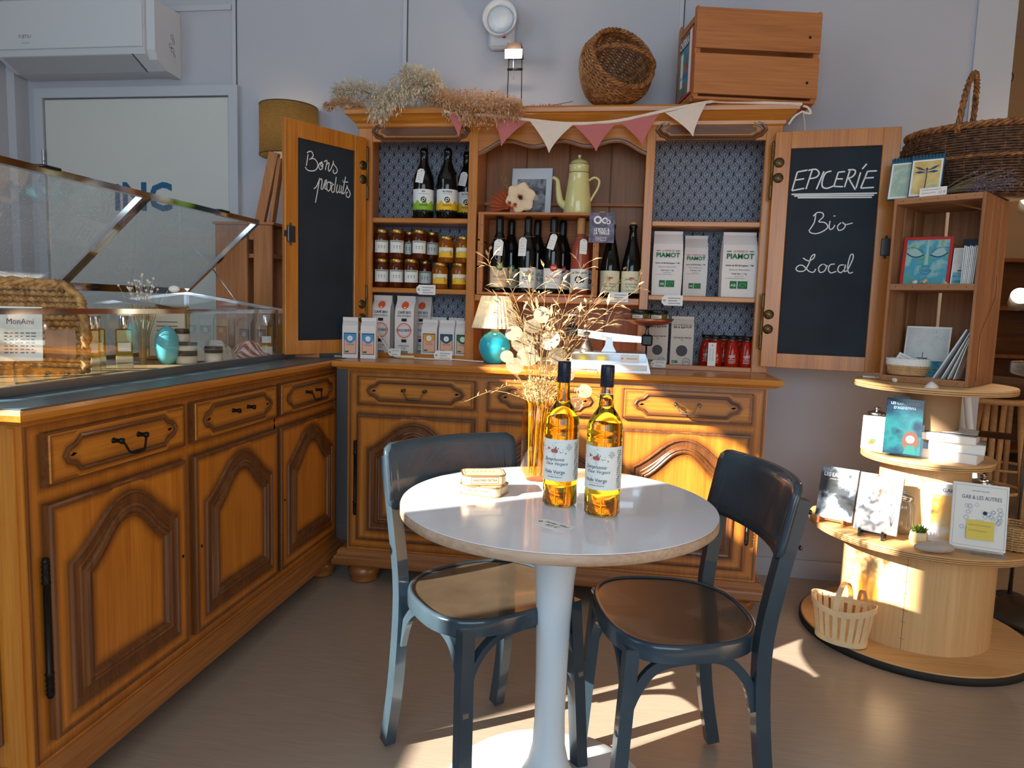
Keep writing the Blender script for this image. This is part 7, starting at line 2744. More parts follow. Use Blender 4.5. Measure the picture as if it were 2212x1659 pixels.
braided_wall(MB(), 0.062, 0.070, 0.003, 0.036, 4, 56, 0.0048, 0.75).build('straw_wall', MATS['straw_gold'], bk, recalc=False)['kind'] = 'stuff'
braided_wall(MB(), 0.071, 0.073, 0.037, 0.062, 3, 56, 0.0042, 0.75).build('white_rim', MATS['paper'], bk, recalc=False)['kind'] = 'stuff'
MB().lathe([(0, 0.002), (0.062, 0.002), (0.068, 0.038)], 28, squash=0.75).build('bottom', MATS['straw_gold'], bk)
t = thing('note_card', 'handwritten card standing in the white rimmed basket', 'card', inC(0.058, 0.06, 0.055), 0, rot=(radians(-20), radians(24), CZR))
MB().box(-0.038, 0.038, 0, 0.001, 0.0, 0.042).build('card', MATS['paper'], t)
a = MB()
for k in range(3):
    scribble(a, -0.028, 0.026, 0.033 - k * 0.010, 0.005, 0.0008, random.Random(k + 4), y=-0.0005)
a.build('handwriting', MATS['ink'], t, recalc=False)
t = thing('fairy_wire', 'thin copper fairy light wire trailing round the crate shelf', 'wire', inC(0, 0, 0))
W0 = inC(0, 0, 0)
P = [inC(-0.02, 0.10, 0.10), inC(-0.025, 0.02, 0.05), inC(-0.01, -0.012, 0.012), inC(0.05, -0.02, 0.004), inC(0.12, -0.016, 0.003), inC(0.2, -0.022, 0.004), inC(0.28, -0.02, 0.003)]
MB().tube([p - W0 for p in bez(P, 8)], 0.0017, 5).build('wire', mat('copper_wire', (190, 140, 96), 0.45, 0.6), t)
P = [inC(0.02, 0.295, 0.46), inC(0.07, 0.29, 0.50), inC(0.13, 0.285, 0.52), inC(0.19, 0.29, 0.485), inC(0.24, 0.29, 0.47), inC(0.275, 0.27, 0.45)]
MB().tube([p - W0 for p in bez(P, 8)], 0.0017, 5).build('wire', MATS['copper_wire'], t)
P = [inC(0.2925, 0.22, 0.40), inC(0.293, 0.235, 0.33), inC(0.2925, 0.15, 0.24), inC(0.293, 0.09, 0.18), inC(0.2925, 0.09, 0.02)]
MB().tube([p - W0 for p in bez(P, 8)], 0.0017, 5).build('wire', MATS['copper_wire'], t)
q = PZ(1885, 816, T4)
t = thing('chalk_stick', 'flat white card strip lying on the spool rim beside the crate', 'card', (q.x, q.y, T4), radians(-12))
MB().box(-0.035, 0.035, -0.012, 0.012, 0, 0.006, bev=0.001).build('strip', MATS['paper'], t)

# ------------------------------------------------------------------ on top of the crate
ZT = T4 + ch_ + 0.0005
bb = thing('market_basket', 'large dark wicker market basket with hoop handle on top of the crate', 'basket', (2.325, 0.075, ZT), radians(-30))


def mprof(t_):
    return (0.17 + 0.085 * sin(min(1, t_ * 1.15) * pi / 2) - 0.02 * max(0, t_ - .8) / .2, 0.008 + 0.232 * t_)


weave(MB(), mprof, 26, 26, 0.0045, 0.0046, 0.60).build('woven_wall', MATS['wicker_dark'], bb, recalc=False)['kind'] = 'stuff'
MB().lathe([(0, 0.004), (0.17, 0.004), (0.172, 0.012)], 40, squash=0.60).build('bottom', MATS['wicker_dark'], bb)
b = MB()
braid(b, [(0.240 * cos(2 * pi * i / 96), 0.240 * sin(2 * pi * i / 96) * .62, 0.243) for i in range(96)], 0.008, 20, 0.0065, None, True)
b.build('rim', MATS['wicker_brown'], bb, recalc=False)
b = MB()
braid(b, [(0.258 * cos(2 * pi * i / 96), 0.258 * sin(2 * pi * i / 96) * .61, 0.135) for i in range(96)], 0.004, 20, 0.0035, None, True)
b.build('belly_band', MATS['wicker_brown'], bb, recalc=False)
b = MB()
hp = [(-0.055 + 0.02 * sin(pi * i / 50), -0.145 * cos(pi * i / 50), 0.22 + 0.235 * sin(pi * i / 50) ** 0.8) for i in range(51)]
braid(b, hp, 0.006, 9, 0.0062)
b.build('handle', MATS['wicker_brown'], bb, recalc=False)

RZN = radians(-30)
mat('binder_teal', (26, 84, 108), 0.5)


def notebook(label, loc, rz, m, draw):
    t = thing('spiral_notebook', label, 'notebook', loc, 0, 'spiral notebooks on the crate', rot=(radians(-13), 0, rz))
    w_, h_ = 0.105, 0.160
    MB().box(-w_ / 2, w_ / 2, 0, 0.008, 0, h_, bev=0.001).build('cover', MATS['binder_teal'], t)
    MB().box(-w_ / 2 + 0.004, w_ / 2 - 0.004, -0.0008, 0, 0.005, h_ - 0.020).build('white_border', MATS['paper'], t)
    MB().box(-w_ / 2 + 0.010, w_ / 2 - 0.010, -0.0016, -0.0008, 0.012, h_ - 0.026).build('picture', m, t)
    for k in range(9):
        x = -w_ / 2 + 0.010 + k * (w_ - 0.02) / 8
        MB().tube([(x, 0.004 + 0.0085 * cos(u * pi / 6), h_ - 0.004 + 0.008 * sin(u * pi / 6)) for u in range(12)], 0.0011, 5, closed=True).build('spiral_ring', MATS['lid_black'], t)
    if draw:
        a_ = MB()
        for s in (-1, 1):
            for (dx, dz, up_) in ((0.040, 0.018, 0), (0.038, 0.0, -0.012)):
                c = (0.0, 0.098 + up_ * .5)
                e = (s * dx, 0.098 + dz + up_ * .4)
                a_.add([(c[0], -0.0019, c[1]), (e[0] * .6, -0.0019, (c[1] + e[1]) / 2 + 0.006), (e[0], -0.0019, e[1]), (e[0] * .6, -0.0019, (c[1] + e[1]) / 2 - 0.004)], [(0, 1, 2, 3)])
        ribbon(a_, [(0.0, 0.104), (0.001, 0.08), (0.0, 0.05), (-0.001, 0.03)], 0.0034, -0.0020)
        disc_flat(a_, 0, 0.105, 0.0042, -0.0020, 10)
        a_.build('dragonfly', mat('dragonfly_blue', (40, 78, 110), 0.5), t, recalc=False)
    return t


fr_pt = inC(0.035, 0.035, ch_)
notebook('teal spiral notebook half hidden behind the dragonfly one', (fr_pt.x - 0.018, fr_pt.y + 0.012, ZT), RZN - 0.05, blotch('sage_paint', [(196, 206, 180), (160, 186, 170), (206, 210, 190)], 20, 0.5), False)
fr_pt = inC(0.090, 0.02, ch_)
notebook('teal spiral notebook with a dragonfly painted on its cover', (fr_pt.x, fr_pt.y, ZT), RZN, blotch('ochre_paint', [(226, 206, 140), (214, 170, 96), (222, 204, 130), (92, 160, 190)], 12, 0.5, seed=3.0), True)
fr_pt = inC(0.125, 0.004, ch_)
t = thing('price_card', 'white price card with red handwriting before the notebooks', 'price card', (fr_pt.x, fr_pt.y, ZT), 0, rot=(radians(-10), radians(-2), RZN))
MB().box(-0.042, 0.042, 0, 0.001, 0, 0.030).build('card', MATS['paper'], t)
a = MB()
for k in range(2):
    scribble(a, -0.036, 0.010 if k else 0.026, 0.022 - k * 0.011, 0.006, 0.0009, random.Random(k + 9), y=-0.0005)
flat_text(a, '12 €', 0.026, 0.011, 0.012, -0.0005, shear=0.3)
a.build('handwriting', MATS['ink_red'], t, recalc=False)
# lavender
lv = thing('lavender_bunch', 'dried lavender bunch lying in front of the market basket', 'dried flowers', inC(0.20, 0.03, ch_) + Vector((0, 0, 0.001)))
b, c_ = MB(), MB()
rn = random.Random(6)
dx = Vector((cos(CZR), sin(CZR), 0))
for k in range(60):
    e = dx * rn.uniform(0.06, 0.16) + Vector((rn.gauss(0, .022), rn.gauss(0, .022), abs(rn.gauss(0.028, .02))))
    s0_ = dx * -0.07 + Vector((0, 0, 0.004 + 0.006 * rn.random()))
    b.tube([s0_, (s0_ + e) * .5 + Vector((0, 0, 0.008)), e], 0.0008, 3, caps=False)
    d = (e - s0_).normalized()
    for h in range(9):
        leafshape(c_, e - d * 0.004 * h, (d + Vector((rn.gauss(0, .7), rn.gauss(0, .7), rn.gauss(0, .7)))), 0.010, 0.0028)
b.build('stalks', mat('lav_stalk', (150, 138, 108), 0.8), lv, recalc=False)['kind'] = 'stuff'
c_.build('flower_heads', mat('lav_flower', (140, 122, 150), 0.85), lv, recalc=False)['kind'] = 'stuff'


# ------------------------------------------------------------------ books and jars on the spools
def book(name, label, loc, rz, w_, h_, th, lean_, m, group=None, cat='book', spine=None):
    t = thing(name, label, cat, loc, 0, group, rot=(radians(-lean_), 0, rz))
    MB().box(-w_ / 2, w_ / 2, 0, 0.0014, 0, h_).box(-w_ / 2, w_ / 2, th - 0.0014, th, 0, h_).box(-w_ / 2, -w_ / 2 + 0.0014, 0, th, 0, h_).build('cover', MATS[m] if isinstance(m, str) else m, t)
    MB().box(-w_ / 2 + 0.001, w_ / 2 - 0.002, 0.0014, th - 0.0014, 0.002, h_ - 0.002).build('pages', MATS['paper'], t)
    return t


def mini_easel(label, loc, rz, m, w_=0.09, k=1.0):
    t = thing('book_easel', label, 'easel', loc, rz)
    for s in (-1, 1):
        P = [(0, 0), (0, 0.012), (0.03, 0.020), (0.036, 0.034), (0.044, 0.034), (0.044, 0.0), (0.036, 0.0), (0.032, 0.010)]
        b_ = MB()
        b_.prism([(-y * k, z * k) for y, z in P], s * w_ / 2 - 0.004, s * w_ / 2 + 0.004, 'YZ')
        b_.prism([(0.0, 0.0), (0.008, 0.0), (0.06 * k, 0.10 * k), (0.052 * k, 0.10 * k)], s * w_ / 2 - 0.004, s * w_ / 2 + 0.004, 'YZ')
        b_.build('easel_leg', MATS[m], t)
    MB().box(-w_ / 2, w_ / 2, -0.006, 0.004, 0.008, 0.016).build('cross_bar', MATS[m], t)
    return t


mat('cover_bw', (214, 218, 222), 0.16)
RB1 = radians(-30)
q = Vector((1.885, -0.05, T2))
mini_easel('light wooden book easel at the left edge of the big spool', (q.x, q.y, T2), RB1, 'crate_wood', 0.085, 0.8)
t = book('book', 'book with a black and white cover on the wooden easel', (q.x - 0.004, q.y - 0.018, T2 + 0.018), RB1, 0.130, 0.195, 0.014, 16, blotch('cover_night', [(18, 24, 32), (30, 44, 58), (150, 162, 174), (220, 224, 228)], 13, 0.15, seed=1.5, lo=0.36, hi=0.6), 'books on the big spool')
a = MB()
flat_text(a, 'LES LARMES', -0.01, 0.165, 0.020, -0.0006, wfit=0.088, bold=0.03)
flat_text(a, 'premier roman', -0.01, 0.150, 0.007, -0.0006)
a.build('lettering', MATS['paper'], t, recalc=False)
q = Vector((1.985, -0.185, T2))
mini_easel('black book easel at the front of the big spool', (q.x, q.y, T2), RB1, 'lid_black', 0.075, 0.9)
t = book('book', 'book with a pale cloudy cover on the black easel', (q.x - 0.004, q.y - 0.022, T2 + 0.020), RB1, 0.140, 0.205, 0.018, 16, blotch('cover_cloud', [(226, 230, 236), (206, 214, 226), (150, 150, 160), (216, 176, 150)], 7, 0.12, seed=4.0), 'books on the big spool')
a = MB()
rn = random.Random(14)
for k in range(7):
    ribbon(a, bez([(0.050, 0.03), (0.05 + rn.uniform(-.012, .012), 0.06), (0.05 + rn.uniform(-.02, .015), 0.05 + k * 0.008)], 4), 0.0012, -0.0006)
a.build('bare_tree', MATS['charcoal_print'], t, recalc=False)
a = MB()
flat_text(a, 'Roman', 0.045, 0.015, 0.010, -0.0006)
a.build('lettering', MATS['ink'], t, recalc=False)


def storage_jar(label, loc, R, H, ribs=True):
    t = thing('glass_jar', label, 'jar', loc, 0, 'glass jars with metal lids on the spools')
    MB().lathe([(0, 0.002), (R * .94, 0), (R, 0.006), (R, H * .62), (R * .92, H * .70), (R * .72, H * .77), (R * .72, H * .80)], 96, rib=28 if ribs else 0, ribamp=0.018).build('glass', thin_glass('jar_glass', (236, 240, 238), 0.10, 0.05, 0.05), t)
    MB().lathe([(R * .80, H * .775), (R * .84, H * .78), (R * .84, H * .86), (R * .78, H * .875), (R * .5, H * .90), (R * .25, H * .915), (R * .18, H * .93), (R * .30, H * .96), (R * .28, H * .99), (0, H)], 36).build('lid', MATS['steel'], t)
    return t


storage_jar('ribbed glass jar between the pale book and the white box', (2.105, -0.105, T2), 0.042, 0.155)
storage_jar('glass jar with metal lid on the upper spool behind the white card', (2.055, 0.085, T3), 0.040, 0.155)
storage_jar('glass jar at the far right of the big spool behind the basket', (2.46, 0.10, T2), 0.045, 0.19)

# succulent
su = thing('succulent', 'small green succulent in a pale yellow faceted pot', 'plant', (2.108, -0.255, T2))
MB().lathe([(0, 0.001), (0.020, 0), (0.031, 0.022), (0.028, 0.048), (0.025, 0.048), (0.024, 0.040), (0, 0.040)], 6, smooth=False).build('pot', mat('pot_yellow', (236, 218, 168), 0.5), su)
for k in range(22):
    a_ = k * 2.4
    tilt_ = 0.25 + 0.75 * (k / 22)
    d = Vector((cos(a_) * tilt_, sin(a_) * tilt_, 1.15 - tilt_ * .7)).normalized()
    b = MB()
    leafshape(b, Vector((0, 0, 0.042)) + d * 0.004, d, 0.026 + 0.010 * tilt_, 0.0055)
    leafshape(b, Vector((0, 0, 0.041)) + d * 0.004, d, 0.025 + 0.010 * tilt_, 0.0050, up=(0.2, 0.3, -1))
    b.build('leaf', mat('succ_green', (120, 150, 62), 0.5, var=0.25, vscale=80), su, recalc=False)


def pebble(label, loc, r, m, seed, rz=0.0):
    t = thing('pebble', label, 'stone', loc, rz)
    rn_ = random.Random(seed)
    b_ = MB()
    n, m_ = 28, 14
    ph = [rn_.uniform(0, 6) for _ in range(4)]
    vs = []
    for j in range(m_ + 1):
        th_ = pi * j / m_
        for i in range(n):
            a_ = 2 * pi * i / n
            k_ = 1 + 0.10 * sin(2 * a_ + ph[0]) * sin(th_) + 0.07 * sin(3 * a_ + ph[1] + th_)
            vs.append((r[0] * k_ * sin(th_) * cos(a_), r[1] * k_ * sin(th_) * sin(a_), r[2] - r[2] * cos(th_) * (1 + 0.05 * sin(a_ + ph[2]))))
    b_.add(vs, [(j * n + i, j * n + (i + 1) % n, (j + 1) * n + (i + 1) % n, (j + 1) * n + i) for j in range(m_) for i in range(n)], True)
    b_.build('stone_body', MATS[m], t)
    return t


mat('stone_grey', (178, 168, 158), 0.75, bump=0.15, bscale=60, var=0.08, vscale=20)
mat('stone_white', (222, 216, 206), 0.75, bump=0.15, bscale=60)
pebble('long grey pebble lying at the front of the big spool', (2.135, -0.325, T2), (0.062, 0.028, 0.018), 'stone_grey', 3, radians(10))
pebble('flat white pebble on the left edge of the upper spool', (2.035, -0.045, T3), (0.050, 0.032, 0.012), 'stone_white', 5, radians(-20))


# books and box on the right of the big spool
def acrylic_stand(label, loc, rz, w_, h_, d_, lean_):
    t = thing('acrylic_stand', label, 'stand', loc, rz, 'clear acrylic book stands')
    c, s = cos(radians(lean_)), sin(radians(lean_))
    b_ = MB()
    b_.add([(-w_ / 2, 0, 0.002), (w_ / 2, 0, 0.002), (w_ / 2, d_, 0.002), (-w_ / 2, d_, 0.002)], [(0, 1, 2, 3)])
    b_.build('foot_plate', gm, t)
    MB().add([(-w_ / 2, d_, 0.002), (w_ / 2, d_, 0.002), (w_ / 2, d_ + s * h_, h_ * c), (-w_ / 2, d_ + s * h_, h_ * c)], [(0, 1, 2, 3)]).build('back_plate', gm, t)
    MB().box(-w_ / 2, w_ / 2, 0.0, 0.0025, 0.0, 0.018).build('front_lip', gm, t)
    return t


acrylic_stand('clear acrylic stand holding the white cover book', (2.265, -0.335, T2), radians(-18), 0.150, 0.17, 0.055, 12)
t = book('book', 'white book titled in blue capitals with a yellow note on it', (2.265, -0.318, T2 + 0.020), radians(-18), 0.158, 0.215, 0.010, 12, 'label_white', 'books on the big spool')
a = MB()
flat_text(a, 'GAB & LES AUTRES', 0.004, 0.168, 0.018, -0.0006, wfit=0.112)
flat_text(a, 'MARGARET PAILLARD', 0.0, 0.190, 0.005, -0.0006)
line_flat(a, -0.072, 0.074, 0.008, 0.207, 0.0006, -0.0006)
a.build('lettering', MATS['ink_blue'], t, recalc=False)
a = MB()
rn = random.Random(21)
for k in range(34):
    cx, cz = rn.uniform(-0.05, 0.06), rn.uniform(0.06, 0.145)
    disc_flat(a, cx, cz, rn.uniform(0.005, 0.009), -0.0006, 10, r_in=0.0044)
disc_flat(a, 0.016, 0.118, 0.0075, -0.0009, 12)
a.build('line_drawing', mat('pale_ink', (198, 204, 212), 0.7), t, recalc=False)
a = MB()
disc_flat(a, 0.016, 0.120, 0.0065, -0.0010, 12)
a.build('dark_hair', mat('ink_teal', (26, 60, 84), 0.7), t, recalc=False)
nt_ = thing('sticky_note', 'yellow handwritten sticky note stuck on the white book', 'note', (2.265, -0.318, T2 + 0.020), 0, rot=(radians(-12), 0, radians(-18)))
b = MB()
b.grid(6, 6, lambda u, v: (-0.034 + 0.078 * u, -0.0022 - 0.012 * (1 - v) ** 2 * (0.3 + 0.7 * (1 - u)), 0.032 + 0.062 * v))
b.build('paper', mat('sticky_yellow', (226, 206, 96), 0.8), nt_, recalc=False)
a = MB()
for k in range(2):
    scribble(a, -0.028, 0.036 - k * 0.012, 0.078 - k * 0.018, 0.005, 0.0006, random.Random(k + 30), y=-0.0045 - 0.003 * k)
a.build('handwriting', MATS['ink_grey'], nt_, recalc=False)
for k, (dx_, dy_, who) in enumerate([(0.0, 0.0, 'white novel with an amber picture behind the blue titled book'), (0.018, 0.022, 'second white novel filed behind the amber picture one'), (0.036, 0.044, 'third white novel at the back of the row')]):
    t = book('book', who, (2.205 + dx_, -0.215 + dy_, T2 + 0.001), radians(-24), 0.135, 0.205, 0.020, 10, 'mount_white', 'books on the big spool')
    if k == 0:
        MB().box(-0.045, 0.055, -0.0008, 0, 0.012, 0.165).build('picture', blotch('amber_scene', [(226, 222, 226), (222, 190, 120), (236, 170, 50), (206, 200, 206)], 10, 0.3, seed=2.0), t)
        a = MB()
        flat_text(a, 'GAB', 0.0, 0.182, 0.018, -0.0008)
        a.build('lettering', MATS['ink_blue'], t, recalc=False)
t = thing('wooden_board', 'flat wooden board under the pot and the white books', 'board', (2.19, -0.19, T2), radians(-20))
bpy.data.objects.remove(t)
bs = thing('small_basket', 'little woven basket at the right edge of the big spool', 'basket', (2.425, -0.215, T2), 0)
weave(MB(), lambda t_: (0.05 + 0.02 * t_, 0.004 + 0.085 * t_), 18, 10, 0.003, 0.0036).build('woven_wall', MATS['straw_gold'], bs, recalc=False)['kind'] = 'stuff'
MB().lathe([(0, 0.003), (0.05, 0.003)], 24).build('bottom', MATS['straw_gold'], bs)

# upper spool: girl book, white card, stack
RG = radians(-22)
acrylic_stand('clear acrylic stand under the dark girl book', (2.075, -0.135, T3), RG, 0.125, 0.12, 0.05, 10)
t = book('book', 'dark glossy book with a long haired girl on its cover', (2.078, -0.118, T3 + 0.012), RG, 0.118, 0.200, 0.030, 10, blotch('cover_teal', [(16, 26, 44), (24, 60, 76), (30, 92, 96), (20, 36, 56)], 9, 0.08, seed=7.0), 'books on the upper spool')
a = MB()
flat_text(a, 'LES CHRONIQUES', 0, 0.182, 0.013, -0.0006, wfit=0.09)
flat_text(a, "D'AGDEMWE", 0, 0.166, 0.013, -0.0006, wfit=0.07)
a.build('lettering', mat('silver_ink', (160, 174, 196), 0.4), t, recalc=False)
a = MB()
P = [(0.026 + 0.026 * cos(2 * pi * i / 20), 0.050 + (0.040 if sin(2 * pi * i / 20) < 0 else 0.036) * sin(2 * pi * i / 20)) for i in range(20)]
a.add([(x, -0.0008, max(0.006, z)) for x, z in P], [tuple(range(20))])
a.build('brown_hair', mat('cover_brown', (92, 60, 48), 0.3), t, recalc=False)
a = MB()
disc_flat(a, 0.025, 0.056, 0.0135, -0.0011, 18)
a.build('face', mat('cover_skin', (226, 200, 186), 0.3), t, recalc=False)
a = MB()
for s in (-1, 1):
    disc_flat(a, 0.025 + s * 0.005, 0.059, 0.0018, -0.0014, 8)
ribbon(a, [(0.0225, 0.049), (0.0275, 0.0495)], 0.0009, -0.0014)
a.build('face_lines', MATS['ink'], t, recalc=False)
a = MB()
P = [(0.006, 0.003), (0.048, 0.003), (0.040, 0.034), (0.014, 0.034)]
a.add([(x, -0.0012, z) for x, z in P], [(0, 1, 2, 3)])
a.build('green_dress', mat('cover_green', (28, 96, 92), 0.3), t, recalc=False)
t = book('book', 'second copy of the dark book behind the first', (2.118, -0.075, T3 + 0.002), RG, 0.125, 0.215, 0.016, 10, mat('cover_slate', (120, 140, 160), 0.2), 'books on the upper spool')
t = thing('title_card', 'white card with a grey title at the left of the upper spool', 'card', (2.045, 0.02, T3 + 0.001), 0, rot=(radians(-9), 0, RG))
MB().box(-0.058, 0.058, 0, 0.002, 0, 0.125).build('card', MATS['paper'], t)
a = MB()
flat_text(a, 'Les Chroniques', 0.0, 0.105, 0.013, -0.0006, wfit=0.09)
flat_text(a, "d'Agdemwe", 0.0, 0.090, 0.013, -0.0006, wfit=0.07)
flat_text(a, 'Le village maudit', -0.01, 0.066, 0.007, -0.0006)
flat_text(a, 'Prisonniers du mal', -0.008, 0.054, 0.007, -0.0006)
a.build('lettering', MATS['ink_grey'], t, recalc=False)
for (x, z, m) in ((-0.020, 0.03, 'leaf_green'), (-0.024, 0.022, 'orange_print'), (0.03, 0.026, 'teal_print')):
    a = MB()
    a.add([(x - 0.014, -0.0008, z), (x, -0.0008, z - 0.008), (x + 0.016, -0.0008, z + 0.004), (x, -0.0008, z + 0.010)], [(0, 1, 2, 3)])
    a.build('mark', MATS[m], t, recalc=False)
for k, (th_, rz, dx_, who) in enumerate([(0.034, -34, 0.0, 'bottom white book of the stack on the upper spool'), (0.034, -26, 0.012, 'middle white book of the stack on the upper spool'), (0.026, -30, -0.014, 'top white book of the stack on the upper spool')]):
    t = thing('book', who, 'book', (2.265 + dx_, -0.085, T3 + [0, 0.0345, 0.069][k]), radians(rz), 'books stacked flat on the upper spool')
    MB().box(-0.085, 0.085, -0.065, 0.065, 0, 0.0014).box(-0.085, 0.085, -0.065, 0.065, th_ - 0.0014, th_).box(-0.085, -0.0835, -0.065, 0.065, 0, th_).build('cover', MATS['mount_white'], t)
    MB().box(-0.083, 0.084, -0.064, 0.064, 0.0014, th_ - 0.0014).build('pages', MATS['paper'], t)
t = thing('acrylic_sheet', 'clear plastic menu holder lying on the stack of white books', 'plastic sheet', (2.305, -0.07, T3 + 0.0955), radians(-26))
MB().box(-0.135, 0.15, -0.075, 0.095, 0, 0.0022).build('sheet', thin_glass('grey_acrylic', (150, 146, 142), 0.10, 0.0), t)
MB().box(-0.12, 0.04, -0.06, 0.075, 0.0024, 0.0032).build('paper_slip', MATS['mount_white'], t)

# ------------------------------------------------------------------ chip wood basket on the floor disc
fb_ = thing('chip_basket', 'pale chip wood basket with a hoop handle on the floor disc', 'basket', (1.905, -0.188, 0.0305), radians(-35))
mat('chip_wood', (226, 200, 156), 0.6, var=0.1, vscale=14)


def ovalp(r, a_, z):
    return (r * cos(a_), r * .72 * sin(a_), z)


N = 22
for k in range(N):
    a_ = 2 * pi * (k + .5) / N
    b = MB()
    P = [ovalp(0.083, a_, 0.004), ovalp(0.094, a_, 0.06), ovalp(0.106, a_, 0.125 + 0.022 * cos(a_) ** 2)]
    w_ = 0.0085
    vs = []
    for p in P:
        d = Vector((-sin(a_), cos(a_) * .72, 0)).normalized() * w_
        n_ = Vector((cos(a_), sin(a_), 0)) * 0.0008
        p = Vector(p)
        vs += [p - d + n_, p + d + n_, p + d - n_, p - d - n_]
    b.add(vs, [(4 * j + i, 4 * j + (i + 1) % 4, 4 * j + 4 + (i + 1) % 4, 4 * j + 4 + i) for j in range(2) for i in range(4)])
    b.build('stave', MATS['chip_wood'], fb_)
for (r, z0, h_, nm) in ((0.108, 0.113, 0.022, 'top_hoop'), (0.086, 0.004, 0.020, 'bottom_hoop')):
    b = MB()
    vs = []
    M_ = 48
    for i in range(M_):
        a_ = 2 * pi * i / M_
        dz = 0.022 * cos(a_) ** 2 if nm == 'top_hoop' else 0
        for (rr, zz) in ((r, z0 + dz), (r + 0.003, z0 + dz), (r + 0.0045, z0 + dz + h_), (r + 0.0015, z0 + dz + h_)):
            vs.append(ovalp(rr, a_, zz))
    b.add(vs, [(i * 4 + j, ((i + 1) % M_) * 4 + j, ((i + 1) % M_) * 4 + (j + 1) % 4, i * 4 + (j + 1) % 4) for i in range(M_) for j in range(4)])
    b.build(nm, MATS['chip_wood'], fb_)
MB().lathe([(0, 0.004), (0.084, 0.004), (0.084, 0.007), (0, 0.007)], 32, squash=.72, smooth=False).build('bottom', MATS['chip_wood'], fb_)
MB().tube([(0.0, -0.078 * cos(pi * i / 24), 0.11 + 0.105 * sin(pi * i / 24)) for i in range(25)], 0.004, flat=(0.018, 0.0022)).build('handle', MATS['chip_wood'], fb_)

# ================================================================== right edge: steel table, spot lamp, stools of the next room
tbx, tby = 2.83, 0.22
rt = thing('steel_side_table', 'round steel pedestal table cut by the right picture edge', 'table', (tbx, tby, 0))
MB().lathe([(0, 0.006), (0.228, 0.006), (0.235, 0.012), (0.235, 0.022), (0.222, 0.028), (0.05, 0.045), (0.03, 0.06)], 48).build('base', MATS['steel_dark'], rt)
MB().lathe([(0.026, 0.05), (0.026, 0.985)], 20).build('post', MATS['steel'], rt)
MB().lathe([(0, 0.985), (0.20, 0.985), (0.232, 0.992), (0.236, 1.0), (0.236, 1.035), (0.232, 1.040), (0.225, 1.036), (0.222, 1.004), (0, 1.003)], 56).build('tray', MATS['steel'], rt)
bx_ = thing('card_box', 'open dark grey box standing on the round steel table', 'box', (tbx - 0.055, tby - 0.02, 1.0038), radians(-30))
mat('box_grey', (48, 52, 60), 0.55)
for (x0, x1, y0, y1, nm) in ((-0.12, 0.12, -0.09, -0.086, 'front'), (-0.12, 0.12, 0.086, 0.09, 'back'), (-0.12, -0.116, -0.086, 0.086, 'side'), (0.116, 0.12, -0.086, 0.086, 'side')):
    MB().box(x0, x1, y0, y1, 0.004, 0.075).build('box_' + nm, MATS['box_grey'], bx_)
MB().box(-0.12, 0.12, -0.09, 0.09, 0, 0.004).build('box_bottom', MATS['box_grey'], bx_)
pk = thing('pink_card', 'pink card standing in the dark grey box', 'card', (tbx - 0.02, tby, 1.0085), 0, rot=(radians(-28), radians(12), radians(-30)))
MB().box(-0.08, 0.09, 0, 0.002, 0, 0.13).build('card', mat('pink_paper', (214, 130, 176), 0.7), pk)
sl = thing('spot_lamp', 'lamp pole with two glowing spot heads at the right picture edge', 'lamp', (2.80, 0.50, 0))
MB().lathe([(0, 0), (0.05, 0), (0.05, 0.012), (0, 0.014)], 24).build('foot', MATS['steel_dark'], sl)
MB().tube([(0, 0, 0.01), (0, 0, 1.80)], 0.009, 8).build('pole', MATS['steel'], sl)
for (z, dy) in ((1.69, -0.03), (1.295, -0.03)):
    T = Matrix.Translation((-0.10, dy, z)) @ Matrix.Rotation(radians(-38), 4, 'Y') @ Matrix.Rotation(radians(62), 4, 'X')
    MB().lathe([(0.026, -0.06), (0.034, -0.05), (0.036, 0.03), (0.034, 0.031), (0.032, -0.03), (0, -0.03)], 24, T).build('spot_head', MATS['alu'], sl)
    MB().ball((0, 0, 0.012), (0.030, 0.030, 0.032), 16, 10, T).build('bulb', mat('spot_glow', (255, 232, 186), 0.4, emit=(255, 214, 150), estr=12.0), sl)
    lamp('spot_lamp_light', 'POINT', Vector((2.80, 0.50, 0)) + Vector((-0.13, dy - 0.07, z + 0.03)), 2.2, (1.0, 0.72, 0.42), shadow_soft_size=0.03)
    MB().tube([(0, 0, z), (-0.10, dy, z)], 0.005, 6).build('bracket', MATS['steel'], sl)

